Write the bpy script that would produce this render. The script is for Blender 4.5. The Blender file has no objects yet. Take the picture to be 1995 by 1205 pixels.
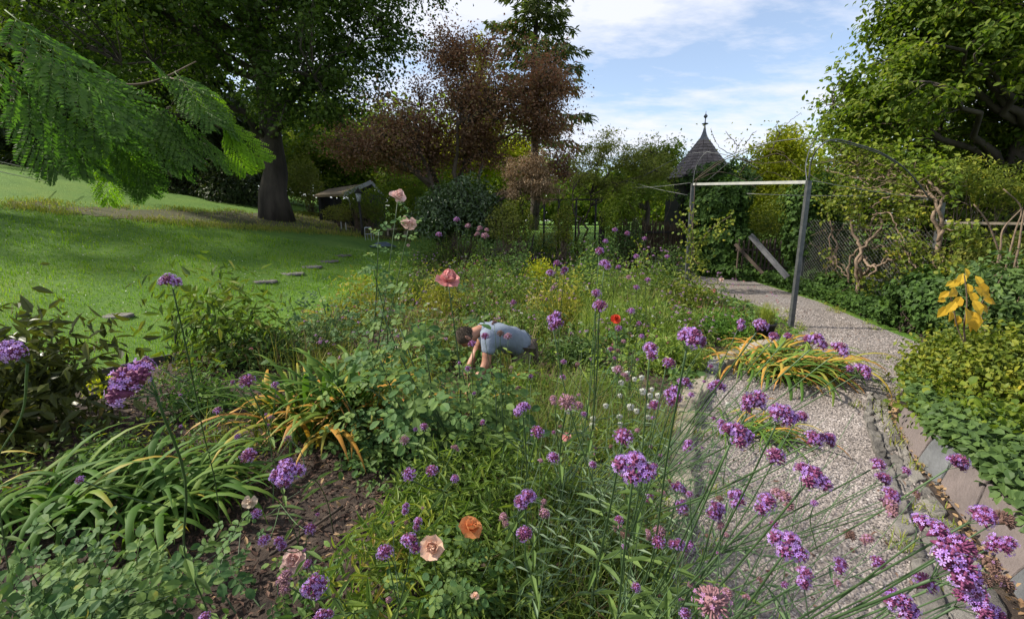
import bpy, math, random
import numpy as np
from mathutils import Matrix, Vector
PI = math.pi
R = math.radians
S = bpy.context.scene
C = S.collection
rs = np.random.RandomState(7)
random.seed(7)

# ---------------------------------------------------------------- camera, world, sun, exposure
CAM_H, PITCH, FPX = 1.8, R(11.4), 867.0
cam_d = bpy.data.cameras.new('camera'); cam = bpy.data.objects.new('camera', cam_d); C.objects.link(cam)
cam.location = (0, 0, CAM_H); cam.rotation_euler = (PI/2 - PITCH, 0, 0)
cam_d.sensor_width = 36; cam_d.lens = 36*FPX/1995; cam_d.clip_start = 0.02; cam_d.clip_end = 600
S.camera = cam
SUN_EL, SUN_AZ = R(41), R(-84)          # azimuth from +Y, negative to the left
w = bpy.data.worlds.new('World'); S.world = w; w.use_nodes = True
nt = w.node_tree; nt.nodes.clear()
def wn(t, **k):
    n = nt.nodes.new(t)
    for a, b in k.items(): setattr(n, a, b)
    return n
sky = wn('ShaderNodeTexSky', sky_type='NISHITA'); sky.sun_disc = False
sky.sun_elevation = SUN_EL; sky.sun_rotation = SUN_AZ; sky.ozone_density = 1.6; sky.air_density = 1.0; sky.dust_density = 1.0
tc = wn('ShaderNodeTexCoord'); sep = wn('ShaderNodeSeparateXYZ'); nt.links.new(tc.outputs['Generated'], sep.inputs[0])
def mth(op, a, b):
    n = wn('ShaderNodeMath', operation=op)
    for i, q in enumerate((a, b)):
        if q is None: continue
        if isinstance(q, (int, float)): n.inputs[i].default_value = q
        else: nt.links.new(q, n.inputs[i])
    return n.outputs[0]
den = mth('ADD', mth('MAXIMUM', sep.outputs['Z'], 0.0), 0.16)
cmb = wn('ShaderNodeCombineXYZ')
nt.links.new(mth('DIVIDE', sep.outputs['X'], den), cmb.inputs[0]); nt.links.new(mth('DIVIDE', sep.outputs['Y'], den), cmb.inputs[1])
mp = wn('ShaderNodeMapping'); mp.inputs['Rotation'].default_value = (0, 0, R(-38)); mp.inputs['Scale'].default_value = (0.85, 1.5, 1)
mp.inputs['Location'].default_value = (2.3, 0.4, 0.0)
nt.links.new(cmb.outputs[0], mp.inputs[0])
n1 = wn('ShaderNodeTexNoise'); n1.inputs['Scale'].default_value = 0.62; n1.inputs['Detail'].default_value = 7; n1.inputs['Roughness'].default_value = 0.55; n1.inputs['Distortion'].default_value = 0.35
n2 = wn('ShaderNodeTexNoise'); n2.inputs['Scale'].default_value = 5.0; n2.inputs['Detail'].default_value = 5; n2.inputs['Roughness'].default_value = 0.6
nt.links.new(mp.outputs[0], n1.inputs[0]); nt.links.new(mp.outputs[0], n2.inputs[0])
mx = mth('ADD', n1.outputs[0], mth('MULTIPLY', mth('SUBTRACT', n2.outputs[0], 0.5), 0.42))
rp = wn('ShaderNodeValToRGB'); rp.color_ramp.elements[0].position = 0.40; rp.color_ramp.elements[1].position = 0.60
rp.color_ramp.elements[0].color = (0.12, 0.12, 0.12, 1); rp.color_ramp.elements[1].color = (0.95, 0.95, 0.95, 1)
nt.links.new(mx, rp.inputs[0])
SKY_K = 0.072
bg = wn('ShaderNodeBackground'); bg.inputs['Strength'].default_value = SKY_K
mixc = wn('ShaderNodeMix', data_type='RGBA'); mixc.inputs[7].default_value = (0.29/SKY_K, 0.298/SKY_K, 0.33/SKY_K, 1)
hs = wn('ShaderNodeHueSaturation'); hs.inputs['Saturation'].default_value = 0.95; hs.inputs['Value'].default_value = 0.95
nt.links.new(sky.outputs[0], hs.inputs['Color'])
nt.links.new(rp.outputs[0], mixc.inputs[0]); nt.links.new(hs.outputs[0], mixc.inputs[6])
nt.links.new(mixc.outputs[2], bg.inputs[0])
wo = wn('ShaderNodeOutputWorld'); nt.links.new(bg.outputs[0], wo.inputs[0])
sd = bpy.data.lights.new('sun', 'SUN'); sd.energy = 2.5; sd.angle = R(2.5); sd.color = (1.0, 0.93, 0.80)
sun = bpy.data.objects.new('sun', sd); C.objects.link(sun)
sdir = Vector((math.sin(SUN_AZ)*math.cos(SUN_EL), math.cos(SUN_AZ)*math.cos(SUN_EL), math.sin(SUN_EL)))
sun.rotation_euler = sdir.to_track_quat('Z', 'Y').to_euler(); sun.location = (-20, 20, 30)
S.view_settings.view_transform = 'Standard'; S.view_settings.look = 'None'
S.view_settings.exposure = 1.75; S.view_settings.gamma = 1.0; S.view_settings.use_curve_mapping = False
S.render.engine = 'CYCLES'
S.cycles.max_bounces = 6; S.cycles.diffuse_bounces = 4; S.cycles.glossy_bounces = 2; S.cycles.transmission_bounces = 4
S.cycles.sample_clamp_indirect = 8

# ---------------------------------------------------------------- terrain and picture-ray helpers (1995x1205 px)
def _sp(v, k):                      # soft plus
    return np.logaddexp(0, np.asarray(v, float)/k)*k
def hgt(x, y):
    x = np.asarray(x, float); y = np.asarray(y, float)
    a = 0.1*(_sp(y-7.6, 0.6) - _sp(y-20, 2.0))
    b = 0.1735*(_sp(-x-4.4, 0.5) - _sp(-x-26, 3.0))*np.clip((y+6)/12, 0, 1)
    return a + b - 0.0011
def ray(px, py):
    u = (px-997.5)/FPX; v = (602.5-py)/FPX
    return np.array([u, math.cos(PITCH)+v*math.sin(PITCH), -math.sin(PITCH)+v*math.cos(PITCH)])
def P(px, py, Y):                   # point on the picture ray at depth Y
    d = ray(px, py); t = Y/d[1]
    return np.array([d[0]*t, Y, CAM_H+d[2]*t])
def G(px, py, z=0.0):               # where the picture ray meets the ground
    d = ray(px, py); t = 0.5
    while t < 90:
        q = d*t
        if CAM_H+q[2] < float(hgt(q[0], q[1]))+z: break
        t += 0.02
    q = d*t
    return np.array([q[0], q[1], float(hgt(q[0], q[1]))])
def on(x, y, z=0.0):
    return np.array([x, y, float(hgt(x, y))+z])

# ---------------------------------------------------------------- mesh building
def nrm(a):
    return a/np.maximum(np.linalg.norm(a, axis=-1, keepdims=True), 1e-9)
class MB:
    def __init__(s): s.V = []; s.F = []; s.n = 0; s.A = []
    def add(s, v, f, mat=0, smooth=False, a=0.0):
        v = np.asarray(v, float).reshape(-1, 3)
        s.V.append(v)
        s.A.append(np.full(len(v), a) if np.isscalar(a) else np.asarray(a, float))
        if isinstance(f, np.ndarray): groups = [f]
        else:
            by = {}
            for q in f: by.setdefault(len(q), []).append(q)
            groups = [np.array(q) for q in by.values()]
        for g in groups: s.F.append((g+s.n, mat, smooth))
        s.n += len(v)
        return s
    def mesh(s, name, mats, off=(0, 0, 0)):
        V = np.concatenate(s.V)-np.asarray(off); A = np.concatenate(s.A)
        m = bpy.data.meshes.new(name)
        tot = np.concatenate([np.full(len(g), g.shape[1]) for g, _, _ in s.F])
        idx = np.concatenate([g.reshape(-1) for g, _, _ in s.F])
        mi = np.concatenate([np.full(len(g), k) for g, k, _ in s.F]); sm = np.concatenate([np.full(len(g), k) for g, _, k in s.F])
        m.vertices.add(len(V)); m.vertices.foreach_set('co', V.astype(np.float32).reshape(-1))
        m.loops.add(len(idx)); m.loops.foreach_set('vertex_index', idx.astype(np.int32))
        m.polygons.add(len(tot)); m.polygons.foreach_set('loop_start', np.concatenate([[0], np.cumsum(tot)[:-1]]).astype(np.int32))
        m.polygons.foreach_set('material_index', mi.astype(np.int32)); m.polygons.foreach_set('use_smooth', sm.astype(bool))
        at = m.attributes.new('along', 'FLOAT', 'POINT'); at.data.foreach_set('value', A.astype(np.float32))
        for q in (mats if isinstance(mats, (list, tuple)) else [mats]): m.materials.append(q)
        m.update(calc_edges=True)
        return m
    def build(s, name, mats, parent=None, kind=None):
        off = woff(parent)
        o = bpy.data.objects.new(name, s.mesh(name, mats, off)); C.objects.link(o)
        if parent is not None: o.parent = parent
        if kind: o['kind'] = kind
        return o
def woff(p):
    o = np.zeros(3)
    while p is not None: o = o+np.array(p.location); p = p.parent
    return o
def thing(name, label, cat, loc, group=None):
    o = bpy.data.objects.new(name, None); C.objects.link(o); o.location = tuple(float(q) for q in loc); o.empty_display_size = 0.1
    return tag(o, label, cat, group)
def tag(o, label, cat, group=None):
    o['label'] = label; o['category'] = cat
    if group: o['group'] = group
    return o
def inst(name, me, parent, M, label=None):        # a part that shares mesh data; M in world space
    o = bpy.data.objects.new(name, me); C.objects.link(o); o.parent = parent
    o.matrix_basis = Matrix.Translation(-Vector(woff(parent))) @ M
    if label: o['label'] = label
    return o
def basis(loc, x=None, z=(0, 0, 1), s=1.0, spin=0.0):    # matrix with local z along z, local x as near x as it can be
    z = Vector(z).normalized()
    x = Vector(x) if x is not None else Vector((1, 0.13, 0.07))
    x = (x - z*x.dot(z))
    if x.length < 1e-4: x = z.orthogonal()
    x.normalize(); y = z.cross(x)
    m = Matrix((x, y, z)).transposed().to_4x4() @ Matrix.Rotation(spin, 4, 'Z')
    sc = Matrix.Diagonal((s, s, s, 1)) if np.isscalar(s) else Matrix.Diagonal((*s, 1))
    return Matrix.Translation(Vector([float(q) for q in loc])) @ m @ sc
# leaf templates: x along, y across, z up
T_Q = (np.array([[0, 0, 0], [.42, .5, .10], [1, 0, -.08], [.42, -.5, .10]]), np.array([[0, 2, 1], [0, 3, 2]]))
T_L = (np.array([[0, 0, 0], [.22, .36, .07], [.58, .46, .05], [1, 0, -.16], [.58, -.46, .05], [.22, -.36, .07], [.3, 0, 0], [.68, 0, -.04]]),
       [[0, 6, 1], [1, 6, 7, 2], [2, 7, 3], [0, 5, 6], [6, 5, 4, 7], [7, 4, 3]])
T_LANCE = (np.array([[0, 0, 0], [.3, .5, .04], [.65, .34, -.02], [1, 0, -.14], [.65, -.34, -.02], [.3, -.5, .04]]),
           [[0, 3, 2, 1], [0, 5, 4, 3]])
T_IVY = (np.array([[0, 0, 0], [-.06, .34, .03], [.30, .52, .05], [.46, .26, .02], [1, 0, -.12], [.46, -.26, .02], [.30, -.52, .05], [-.06, -.34, .03], [.4, 0, -.03]]),
         [[0, 8, 2, 1], [8, 3, 2], [8, 4, 3], [8, 5, 4], [8, 6, 5], [0, 7, 6, 8]])
T_OBT = (np.array([[0, 0, 0], [.16, .3, .05], [.5, .5, .06], [.86, .33, -.02], [1, 0, -.1], [.86, -.33, -.02], [.5, -.5, .06], [.16, -.3, .05], [.5, 0, -.02]]),
         [[0, 8, 2, 1], [8, 4, 3, 2], [0, 7, 6, 8], [8, 6, 5, 4]])
def leaves(mb, Pt, D, N, L, W, T=T_Q, mat=0, a=None):
    n = len(Pt)
    if n == 0: return
    D = nrm(D); N = N-(N*D).sum(1, keepdims=True)*D; N = nrm(N); B = np.cross(N, D)
    tv, tf = T
    L = np.broadcast_to(L, (n,)); W = np.broadcast_to(W, (n,))
    V = Pt[:, None]+D[:, None]*(tv[None, :, 0:1]*L[:, None, None])+B[:, None]*(tv[None, :, 1:2]*W[:, None, None])+N[:, None]*(tv[None, :, 2:3]*L[:, None, None])
    k = len(tv); base = (np.arange(n)*k)
    A = np.repeat(rs.rand(n) if a is None else a, k)
    V = V.reshape(-1, 3)
    if isinstance(tf, np.ndarray): fs = [tf]
    else:
        by = {}
        for q in tf: by.setdefault(len(q), []).append(q)
        fs = [np.array(q) for q in by.values()]
    mb.V.append(V); mb.A.append(A)
    for f in fs:
        g = (base[:, None, None]+f[None]).reshape(-1, f.shape[1])
        mb.F.append((g+mb.n, mat, False))
    mb.n += len(V)
def cloud(mb, Pt, out, L, W, T=T_Q, mat=0, tilt=0.6, droop=0.4, a=None):
    n = len(Pt)
    N = nrm(nrm(out)+rs.randn(n, 3)*tilt)
    D = rs.randn(n, 3); D[:, 2] -= droop*1.5; D += out*0.5
    D = D-(D*N).sum(1, keepdims=True)*N
    leaves(mb, Pt, D, N, L, W, T, mat, a)
def tubes(mb, Pl, Rd, sides=5, mat=0, cap=True):
    Pl = np.asarray(Pl, float); Rd = np.asarray(Rd, float)
    n, s, _ = Pl.shape
    T = np.gradient(Pl, axis=1); T = nrm(T)
    m = nrm(T.mean(axis=1)+1e-6); ref = np.where(np.abs(m[:, 2:3]) < 0.8, np.array([[0, 0, 1.]]), np.array([[1., 0, 0]]))
    X = np.cross(T, np.broadcast_to(ref[:, None], T.shape)); X = nrm(X); Yv = np.cross(T, X)
    an = np.arange(sides)*2*PI/sides
    V = Pl[:, :, None]+Rd[:, :, None, None]*(X[:, :, None]*np.cos(an)[None, None, :, None]+Yv[:, :, None]*np.sin(an)[None, None, :, None])
    i = np.arange(s-1)[:, None]*sides; j = np.arange(sides)[None]; j2 = (j+1) % sides
    q = np.stack([i+j, i+j2, i+sides+j2, i+sides+j], -1).reshape(-1, 4)
    g = (np.arange(n)[:, None, None]*s*sides+q[None]).reshape(-1, 4)
    A = np.repeat(np.tile(np.linspace(0, 1, s), n), sides)
    mb.V.append(V.reshape(-1, 3)); mb.A.append(A); mb.F.append((g[:, ::-1]+mb.n, mat, True))
    if cap:
        ends = (np.arange(n)[:, None]*s*sides+(s-1)*sides+np.arange(sides)[None])
        st = (np.arange(n)[:, None]*s*sides+np.arange(sides)[None])[:, ::-1]
        mb.F.append((ends[:, ::-1]+mb.n, mat, True)); mb.F.append((st[:, ::-1]+mb.n, mat, True))
    mb.n += V.size//3
def tube(mb, pts, rad, sides=6, mat=0):
    pts = np.asarray(pts, float); rad = np.broadcast_to(rad, (len(pts),))
    tubes(mb, pts[None], rad[None], sides, mat); return mb
def spline(pts, n):
    pts = np.asarray(pts, float); k = len(pts)
    if k == 2: return pts[0]+(pts[1]-pts[0])*np.linspace(0, 1, n)[:, None]
    e = np.vstack([2*pts[0]-pts[1], pts, 2*pts[-1]-pts[-2]]); t = np.linspace(0, k-1-1e-6, n); i = t.astype(int); f = (t-i)[:, None]
    p0, p1, p2, p3 = e[i], e[i+1], e[i+2], e[i+3]
    return 0.5*(2*p1+(p2-p0)*f+(2*p0-5*p1+4*p2-p3)*f**2+(3*p1-p0-3*p2+p3)*f**3)
def box(mb, c, s, rot=0.0, mat=0, jit=0.0, tilt=None):
    v = np.array([[x, y, z] for x in (-.5, .5) for y in (-.5, .5) for z in (-.5, .5)])*np.asarray(s)
    if jit: v = v+rs.randn(8, 3)*jit
    if tilt is not None: v = v @ np.array(tilt.to_3x3()).T
    c0, s0 = math.cos(rot), math.sin(rot); v = v @ np.array([[c0, s0, 0], [-s0, c0, 0], [0, 0, 1]])
    mb.add(v+np.asarray(c), [[0, 1, 3, 2], [4, 6, 7, 5], [0, 4, 5, 1], [2, 3, 7, 6], [0, 2, 6, 4], [1, 5, 7, 3]], mat)
    return mb
def bevel(o, wdt=0.01, seg=2):
    m = o.modifiers.new('bevel', 'BEVEL'); m.width = wdt; m.segments = seg; m.limit_method = 'ANGLE'
    return o
def bar(mb, a, b, wx, wz, mat=0):                     # rectangular bar between two points
    a = np.asarray(a, float); b = np.asarray(b, float); d = nrm(b-a); r = np.array([0, 0, 1.]) if abs(d[2]) < .9 else np.array([0, 1., 0])
    x = nrm(np.cross(d, r)); z = np.cross(x, d)
    v = [p+x*sx*wx/2+z*sz*wz/2 for p in (a, b) for sx, sz in ((-1, -1), (1, -1), (1, 1), (-1, 1))]
    mb.add(v, [[0, 3, 2, 1], [4, 5, 6, 7], [0, 1, 5, 4], [1, 2, 6, 5], [2, 3, 7, 6], [3, 0, 4, 7]], mat)
    return mb

# ---------------------------------------------------------------- materials
def newmat(name):
    m = bpy.data.materials.new(name); m.use_nodes = True; m.node_tree.nodes.clear(); return m
def nd(m, t, **k):
    n = m.node_tree.nodes.new(t)
    for a, b in k.items(): setattr(n, a, b)
    return n
def ramp(m, src, cols, interp='LINEAR'):
    r = nd(m, 'ShaderNodeValToRGB'); e = r.color_ramp; e.interpolation = interp
    while len(e.elements) > 1: e.elements.remove(e.elements[-1])
    e.elements[0].position = cols[0][0]; e.elements[0].color = (*cols[0][1], 1)
    for p, c in cols[1:]: q = e.elements.new(p); q.color = (*c, 1)
    if src is not None: m.node_tree.links.new(src, r.inputs[0])
    return r.outputs[0]
def noise(m, scale, detail=4, rough=0.55, dist=0.0, coord='Object', stretch=None):
    t = nd(m, 'ShaderNodeTexCoord'); n = nd(m, 'ShaderNodeTexNoise')
    n.inputs['Scale'].default_value = scale; n.inputs['Detail'].default_value = detail; n.inputs['Roughness'].default_value = rough; n.inputs['Distortion'].default_value = dist
    v = t.outputs[coord]
    if coord == 'World':
        pass
    if stretch:
        mp = nd(m, 'ShaderNodeMapping'); mp.inputs['Scale'].default_value = stretch; m.node_tree.links.new(v, mp.inputs[0]); v = mp.outputs[0]
    m.node_tree.links.new(v, n.inputs[0]); return n.outputs[0]
def lk(m, a, b): m.node_tree.links.new(a, b)
def mixn(m, f, a, b, mode='MIX'):
    n = nd(m, 'ShaderNodeMix', data_type='RGBA', blend_type=mode)
    for i, q in ((0, f), (6, a), (7, b)):
        if isinstance(q, (int, float)): n.inputs[i].default_value = q
        elif isinstance(q, tuple): n.inputs[i].default_value = (*q, 1)
        else: lk(m, q, n.inputs[i])
    return n.outputs[2]
def mathn(m, op, a, b=0.0):
    n = nd(m, 'ShaderNodeMath', operation=op)
    for i, q in enumerate((a, b)):
        if isinstance(q, (int, float)): n.inputs[i].default_value = q
        else: lk(m, q, n.inputs[i])
    return n.outputs[0]
def leafmat(name, cols, rough=0.55, trans=0.35, tcol=None, pscale=1.3, spec=0.22, obj=False, along=False):
    """leaf colours picked per leaf, drifting with place; some light passes through"""
    m = newmat(name)
    cols = [(p, tuple(v*(1+1.35*math.exp(-max(c)/.15))*((1.12, 1.0, .62)[i] if c[1] > c[2]*1.15 and c[1] > c[0]*.9 else 1) for i, v in enumerate(c))) for p, c in cols]
    if obj: r = nd(m, 'ShaderNodeObjectInfo').outputs['Random']
    else: r = nd(m, 'ShaderNodeNewGeometry').outputs['Random Per Island']
    ns = noise(m, pscale, 2)
    f = mathn(m, 'ADD', mathn(m, 'MULTIPLY', r, 0.62), mathn(m, 'MULTIPLY', mathn(m, 'SUBTRACT', ns, 0.3), 0.95))
    if along:
        at = nd(m, 'ShaderNodeAttribute', attribute_name='along'); f = mathn(m, 'ADD', mathn(m, 'MULTIPLY', r, 0.72), mathn(m, 'MULTIPLY', mathn(m, 'POWER', at.outputs['Fac'], 2.0), 0.28))
    col = ramp(m, f, cols)
    col = mixn(m, 0.35, col, mixn(m, noise(m, 60, 3), (0.35, 0.35, 0.35), (1, 1, 1)), 'MULTIPLY')
    b = nd(m, 'ShaderNodeBsdfPrincipled'); lk(m, col, b.inputs['Base Color']); b.inputs['Roughness'].default_value = rough; b.inputs['Specular IOR Level'].default_value = spec
    t = nd(m, 'ShaderNodeBsdfTranslucent')
    tc_ = mixn(m, 1.0, col, tcol or (1.35, 1.5, 0.6), 'MULTIPLY'); lk(m, tc_, t.inputs['Color'])
    mx = nd(m, 'ShaderNodeMixShader'); mx.inputs[0].default_value = trans
    lk(m, b.outputs[0], mx.inputs[1]); lk(m, t.outputs[0], mx.inputs[2])
    o = nd(m, 'ShaderNodeOutputMaterial'); lk(m, mx.outputs[0], o.inputs[0]); return m
def solid(name, cols, scale=6, rough=0.7, bump=0.3, bscale=None, metal=0.0, detail=5, dist=0.0, stretch=None, spec=0.4, obj=0.0):
    m = newmat(name)
    n = noise(m, scale, detail, 0.6, dist, stretch=stretch)
    if len(cols) == 1: cols = [cols[0], cols[0]]
    if not isinstance(cols[0][0], (int, float)) or len(cols[0]) == 3: cols = [(0.3+0.4*i/(len(cols)-1), c) for i, c in enumerate(cols)]
    f = n
    if obj:
        oi = nd(m, 'ShaderNodeObjectInfo'); f = mathn(m, 'ADD', n, mathn(m, 'MULTIPLY', mathn(m, 'SUBTRACT', oi.outputs['Random'], 0.5), obj))
    col = ramp(m, f, cols)
    b = nd(m, 'ShaderNodeBsdfPrincipled'); lk(m, col, b.inputs['Base Color']); b.inputs['Roughness'].default_value = rough; b.inputs['Metallic'].default_value = metal; b.inputs['Specular IOR Level'].default_value = spec
    if bump:
        bn = noise(m, bscale or scale*6, 6, 0.65, stretch=stretch); bp = nd(m, 'ShaderNodeBump'); bp.inputs['Strength'].default_value = bump; bp.inputs['Distance'].default_value = 0.02
        lk(m, bn, bp.inputs['Height']); lk(m, bp.outputs[0], b.inputs['Normal'])
    o = nd(m, 'ShaderNodeOutputMaterial'); lk(m, b.outputs[0], o.inputs[0]); return m
M = {}
# barks and wood
M['bark'] = solid('bark', [(.018, .014, .011), (.075, .06, .048)], 3, 0.9, 0.9, 14, stretch=(1, 1, .25))
M['bark_brown'] = solid('bark_brown', [(.03, .022, .017), (.085, .062, .046)], 5, 0.9, 0.6, 18, stretch=(1, 1, .3))
M['vinewood'] = solid('vinewood', [(.09, .062, .042), (.25, .18, .125)], 9, 0.85, 0.7, 40)
M['twig'] = solid('twig', [(.07, .05, .035), (.17, .12, .08)], 9, 0.85, 0.3)
M['stemgreen'] = solid('stemgreen', [(.025, .052, .020), (.055, .095, .035)], 12, 0.55, 0.1)
M['stempale'] = solid('stempale', [(.05, .095, .04), (.09, .14, .06)], 12, 0.55, 0.1)
# foliage
M['linden'] = leafmat('linden', [(.15, (.016, .032, .009)), (.55, (.032, .062, .016)), (.85, (.06, .10, .02)), (1, (.12, .16, .03))], pscale=.35, trans=.38)
M['copper'] = leafmat('copper', [(.1, (.075, .050, .034)), (.45, (.15, .092, .058)), (.7, (.22, .13, .07)), (.85, (.17, .15, .06)), (1, (.15, .17, .05))], pscale=.5, trans=.45, tcol=(1.5, 1.0, .8))
M['conifer'] = leafmat('conifer', [(.15, (.022, .036, .020)), (.6, (.048, .07, .034)), (1, (.10, .12, .05))], pscale=.6, trans=.25)
M['darkconifer'] = leafmat('darkconifer', [(.15, (.008, .015, .008)), (.6, (.018, .032, .014)), (1, (.045, .06, .02))], pscale=.5, trans=.12)
M['yew'] = leafmat('yew', [(.15, (.014, .026, .008)), (.55, (.036, .06, .014)), (.85, (.09, .125, .022)), (1, (.15, .18, .03))], pscale=.55, trans=.4)
M['walnut'] = leafmat('walnut', [(.15, (.03, .06, .014)), (.6, (.075, .12, .022)), (1, (.16, .19, .035))], pscale=.5, trans=.5)
M['yellowgreen'] = leafmat('yellowgreen', [(.1, (.16, .21, .025)), (.5, (.32, .37, .04)), (1, (.52, .50, .06))], pscale=.5, trans=.45)
M['midgreen'] = leafmat('midgreen', [(.1, (.035, .07, .016)), (.5, (.085, .135, .026)), (1, (.19, .24, .045))], pscale=.7, trans=.45)
M['olive'] = leafmat('olive', [(.1, (.06, .08, .03)), (.5, (.115, .145, .055)), (1, (.21, .23, .08))], pscale=.7, trans=.45)
M['rhodo'] = leafmat('rhodo', [(.1, (.010, .022, .010)), (.6, (.022, .045, .018)), (1, (.045, .08, .03))], pscale=.9, trans=.15, rough=.35, spec=.5)
M['ivy'] = leafmat('ivy', [(.1, (.010, .024, .009)), (.6, (.025, .055, .017)), (.85, (.045, .09, .025)), (1, (.10, .16, .04))], pscale=1.1, trans=.2, rough=.6, spec=.15)
M['drybrown'] = leafmat('drybrown', [(.1, (.10, .065, .035)), (.5, (.19, .13, .075)), (1, (.30, .22, .13))], pscale=1.5, trans=.25, tcol=(1.2, 1, .8))
M['silk'] = leafmat('silk', [(.1, (.022, .050, .022)), (.5, (.045, .088, .034)), (1, (.08, .14, .05))], pscale=2, trans=.36, rough=.6, spec=.12, tcol=(1.3, 1.9, .5))
M['silkyoung'] = leafmat('silkyoung', [(.1, (.09, .19, .02)), (1, (.16, .30, .03))], pscale=2, trans=.5, tcol=(1.4, 1.6, .5))
M['rose'] = leafmat('rose', [(.1, (.022, .05, .026)), (.5, (.05, .10, .045)), (.85, (.085, .15, .06)), (1, (.14, .20, .06))], pscale=2.5, trans=.25, rough=.6, spec=.14)
M['rosepale'] = leafmat('rosepale', [(.1, (.045, .085, .04)), (1, (.09, .15, .06))], pscale=2.5, trans=.3, obj=True, rough=.6, spec=.15)
M['roseobj'] = leafmat('roseobj', [(.1, (.014, .040, .020)), (.5, (.036, .080, .038)), (.85, (.075, .13, .045)), (1, (.16, .17, .04))], pscale=2.5, trans=.25, obj=True, rough=.6, spec=.15)
M['peony'] = leafmat('peony', [(.1, (.025, .05, .018)), (.5, (.06, .10, .028)), (.8, (.11, .15, .03)), (1, (.16, .09, .04))], pscale=3, trans=.3, rough=.6, spec=.16)
M['peonydark'] = leafmat('peonydark', [(.1, (.014, .020, .010)), (.5, (.034, .045, .018)), (.85, (.05, .06, .02)), (1, (.08, .04, .022))], pscale=3, trans=.25, rough=.38, spec=.2)
M['herbbrown'] = leafmat('herb_brown', [(.05, (.05, .035, .02)), (.5, (.12, .085, .045)), (1, (.24, .18, .09))], pscale=2.5, trans=.2)
M['herbyellow'] = leafmat('herb_yellow', [(.05, (.07, .10, .02)), (.5, (.18, .20, .04)), (1, (.36, .30, .06))], pscale=2.5, trans=.35)
M['herb'] = leafmat('herb', [(.05, (.03, .06, .02)), (.4, (.06, .11, .035)), (.75, (.11, .165, .045)), (.95, (.22, .25, .06)), (1, (.3, .22, .06))], pscale=1.6, trans=.32)
M['herblight'] = leafmat('herblight', [(.05, (.06, .11, .035)), (.5, (.12, .19, .06)), (1, (.24, .32, .09))], pscale=1.6, trans=.35)
M['herbdark'] = leafmat('herbdark', [(.05, (.02, .042, .02)), (.6, (.045, .085, .035)), (1, (.08, .13, .05))], pscale=1.6, trans=.25)
M['snow'] = leafmat('snow', [(.05, (.03, .055, .014)), (.45, (.075, .11, .024)), (.8, (.16, .19, .035)), (1, (.32, .29, .05))], pscale=3.5, trans=.35)
M['groundgreen'] = leafmat('groundgreen', [(.05, (.03, .07, .02)), (.6, (.06, .14, .03)), (1, (.12, .22, .04))], pscale=1.8, trans=.3)
M['blade'] = leafmat('blade', [(.0, (.022, .055, .018)), (.5, (.045, .10, .028)), (.84, (.09, .15, .04)), (.92, (.38, .30, .05)), (.98, (.50, .24, .05)), (1.0, (.32, .17, .08))], obj=True, along=True, trans=.3, rough=.6, spec=.14)
M['bladeorange'] = leafmat('bladeorange', [(.0, (.06, .12, .035)), (.3, (.11, .17, .045)), (.45, (.35, .28, .05)), (.7, (.50, .24, .045)), (1.0, (.30, .15, .07))], obj=True, along=True, trans=.3)
M['grass'] = leafmat('grass', [(.05, (.045, .11, .014)), (.5, (.095, .20, .022)), (.9, (.165, .27, .03)), (1, (.26, .27, .06))], pscale=.55, trans=.4, tcol=(1.4, 1.5, .4))
M['strawgrass'] = leafmat('strawgrass', [(.05, (.07, .13, .03)), (.6, (.16, .20, .05)), (1, (.34, .27, .09))], pscale=1.2, trans=.3)
M['yellowleaf'] = leafmat('yellowleaf', [(.1, (.50, .30, .02)), (1, (.72, .50, .05))], obj=True, trans=.4, tcol=(1.1, 1, .6))
# flowers
def petalmat(name, c1, c2, trans=.3, rough=.55):
    k = .82
    return leafmat(name, [(.15, tuple(v*k for v in c1)), (.9, tuple(v*k for v in c2))], rough=rough, trans=trans, tcol=(1.1, 1.0, 1.05), pscale=30, spec=.2)
M['verb'] = petalmat('verbena_floret', (.42, .20, .70), (.66, .42, .90))
M['verbfade'] = petalmat('verbena_faded', (.45, .20, .42), (.62, .34, .60))
M['calyx'] = solid('verbena_calyx', [(.09, .018, .06), (.20, .045, .12)], 40, .7, 0)
M['calyxred'] = solid('verbena_calyx_red', [(.16, .075, .09), (.26, .13, .145)], 40, .7, 0)
M['seed'] = solid('seedhead', [(.07, .035, .03), (.16, .09, .07)], 40, .8, 0)
M['pink'] = petalmat('petal_pink', (.85, .30, .31), (.93, .50, .47))
M['palepink'] = petalmat('petal_pale_pink', (.88, .56, .52), (.93, .72, .66))
M['peach'] = petalmat('petal_peach', (1.0, .58, .40), (1.0, .78, .62))
M['orange'] = petalmat('petal_orange', (1.0, .34, .10), (1.0, .50, .22))
M['cream'] = petalmat('petal_cream', (.78, .62, .48), (.85, .72, .58))
M['red'] = petalmat('petal_red', (.75, .06, .03), (.85, .12, .05))
M['white'] = petalmat('petal_white', (.66, .68, .60), (.80, .80, .74))
M['mauve'] = petalmat('petal_mauve', (.35, .17, .38), (.55, .32, .55))
M['sedumpink'] = petalmat('sedum_pink', (.28, .09, .10), (.45, .20, .20))
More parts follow.
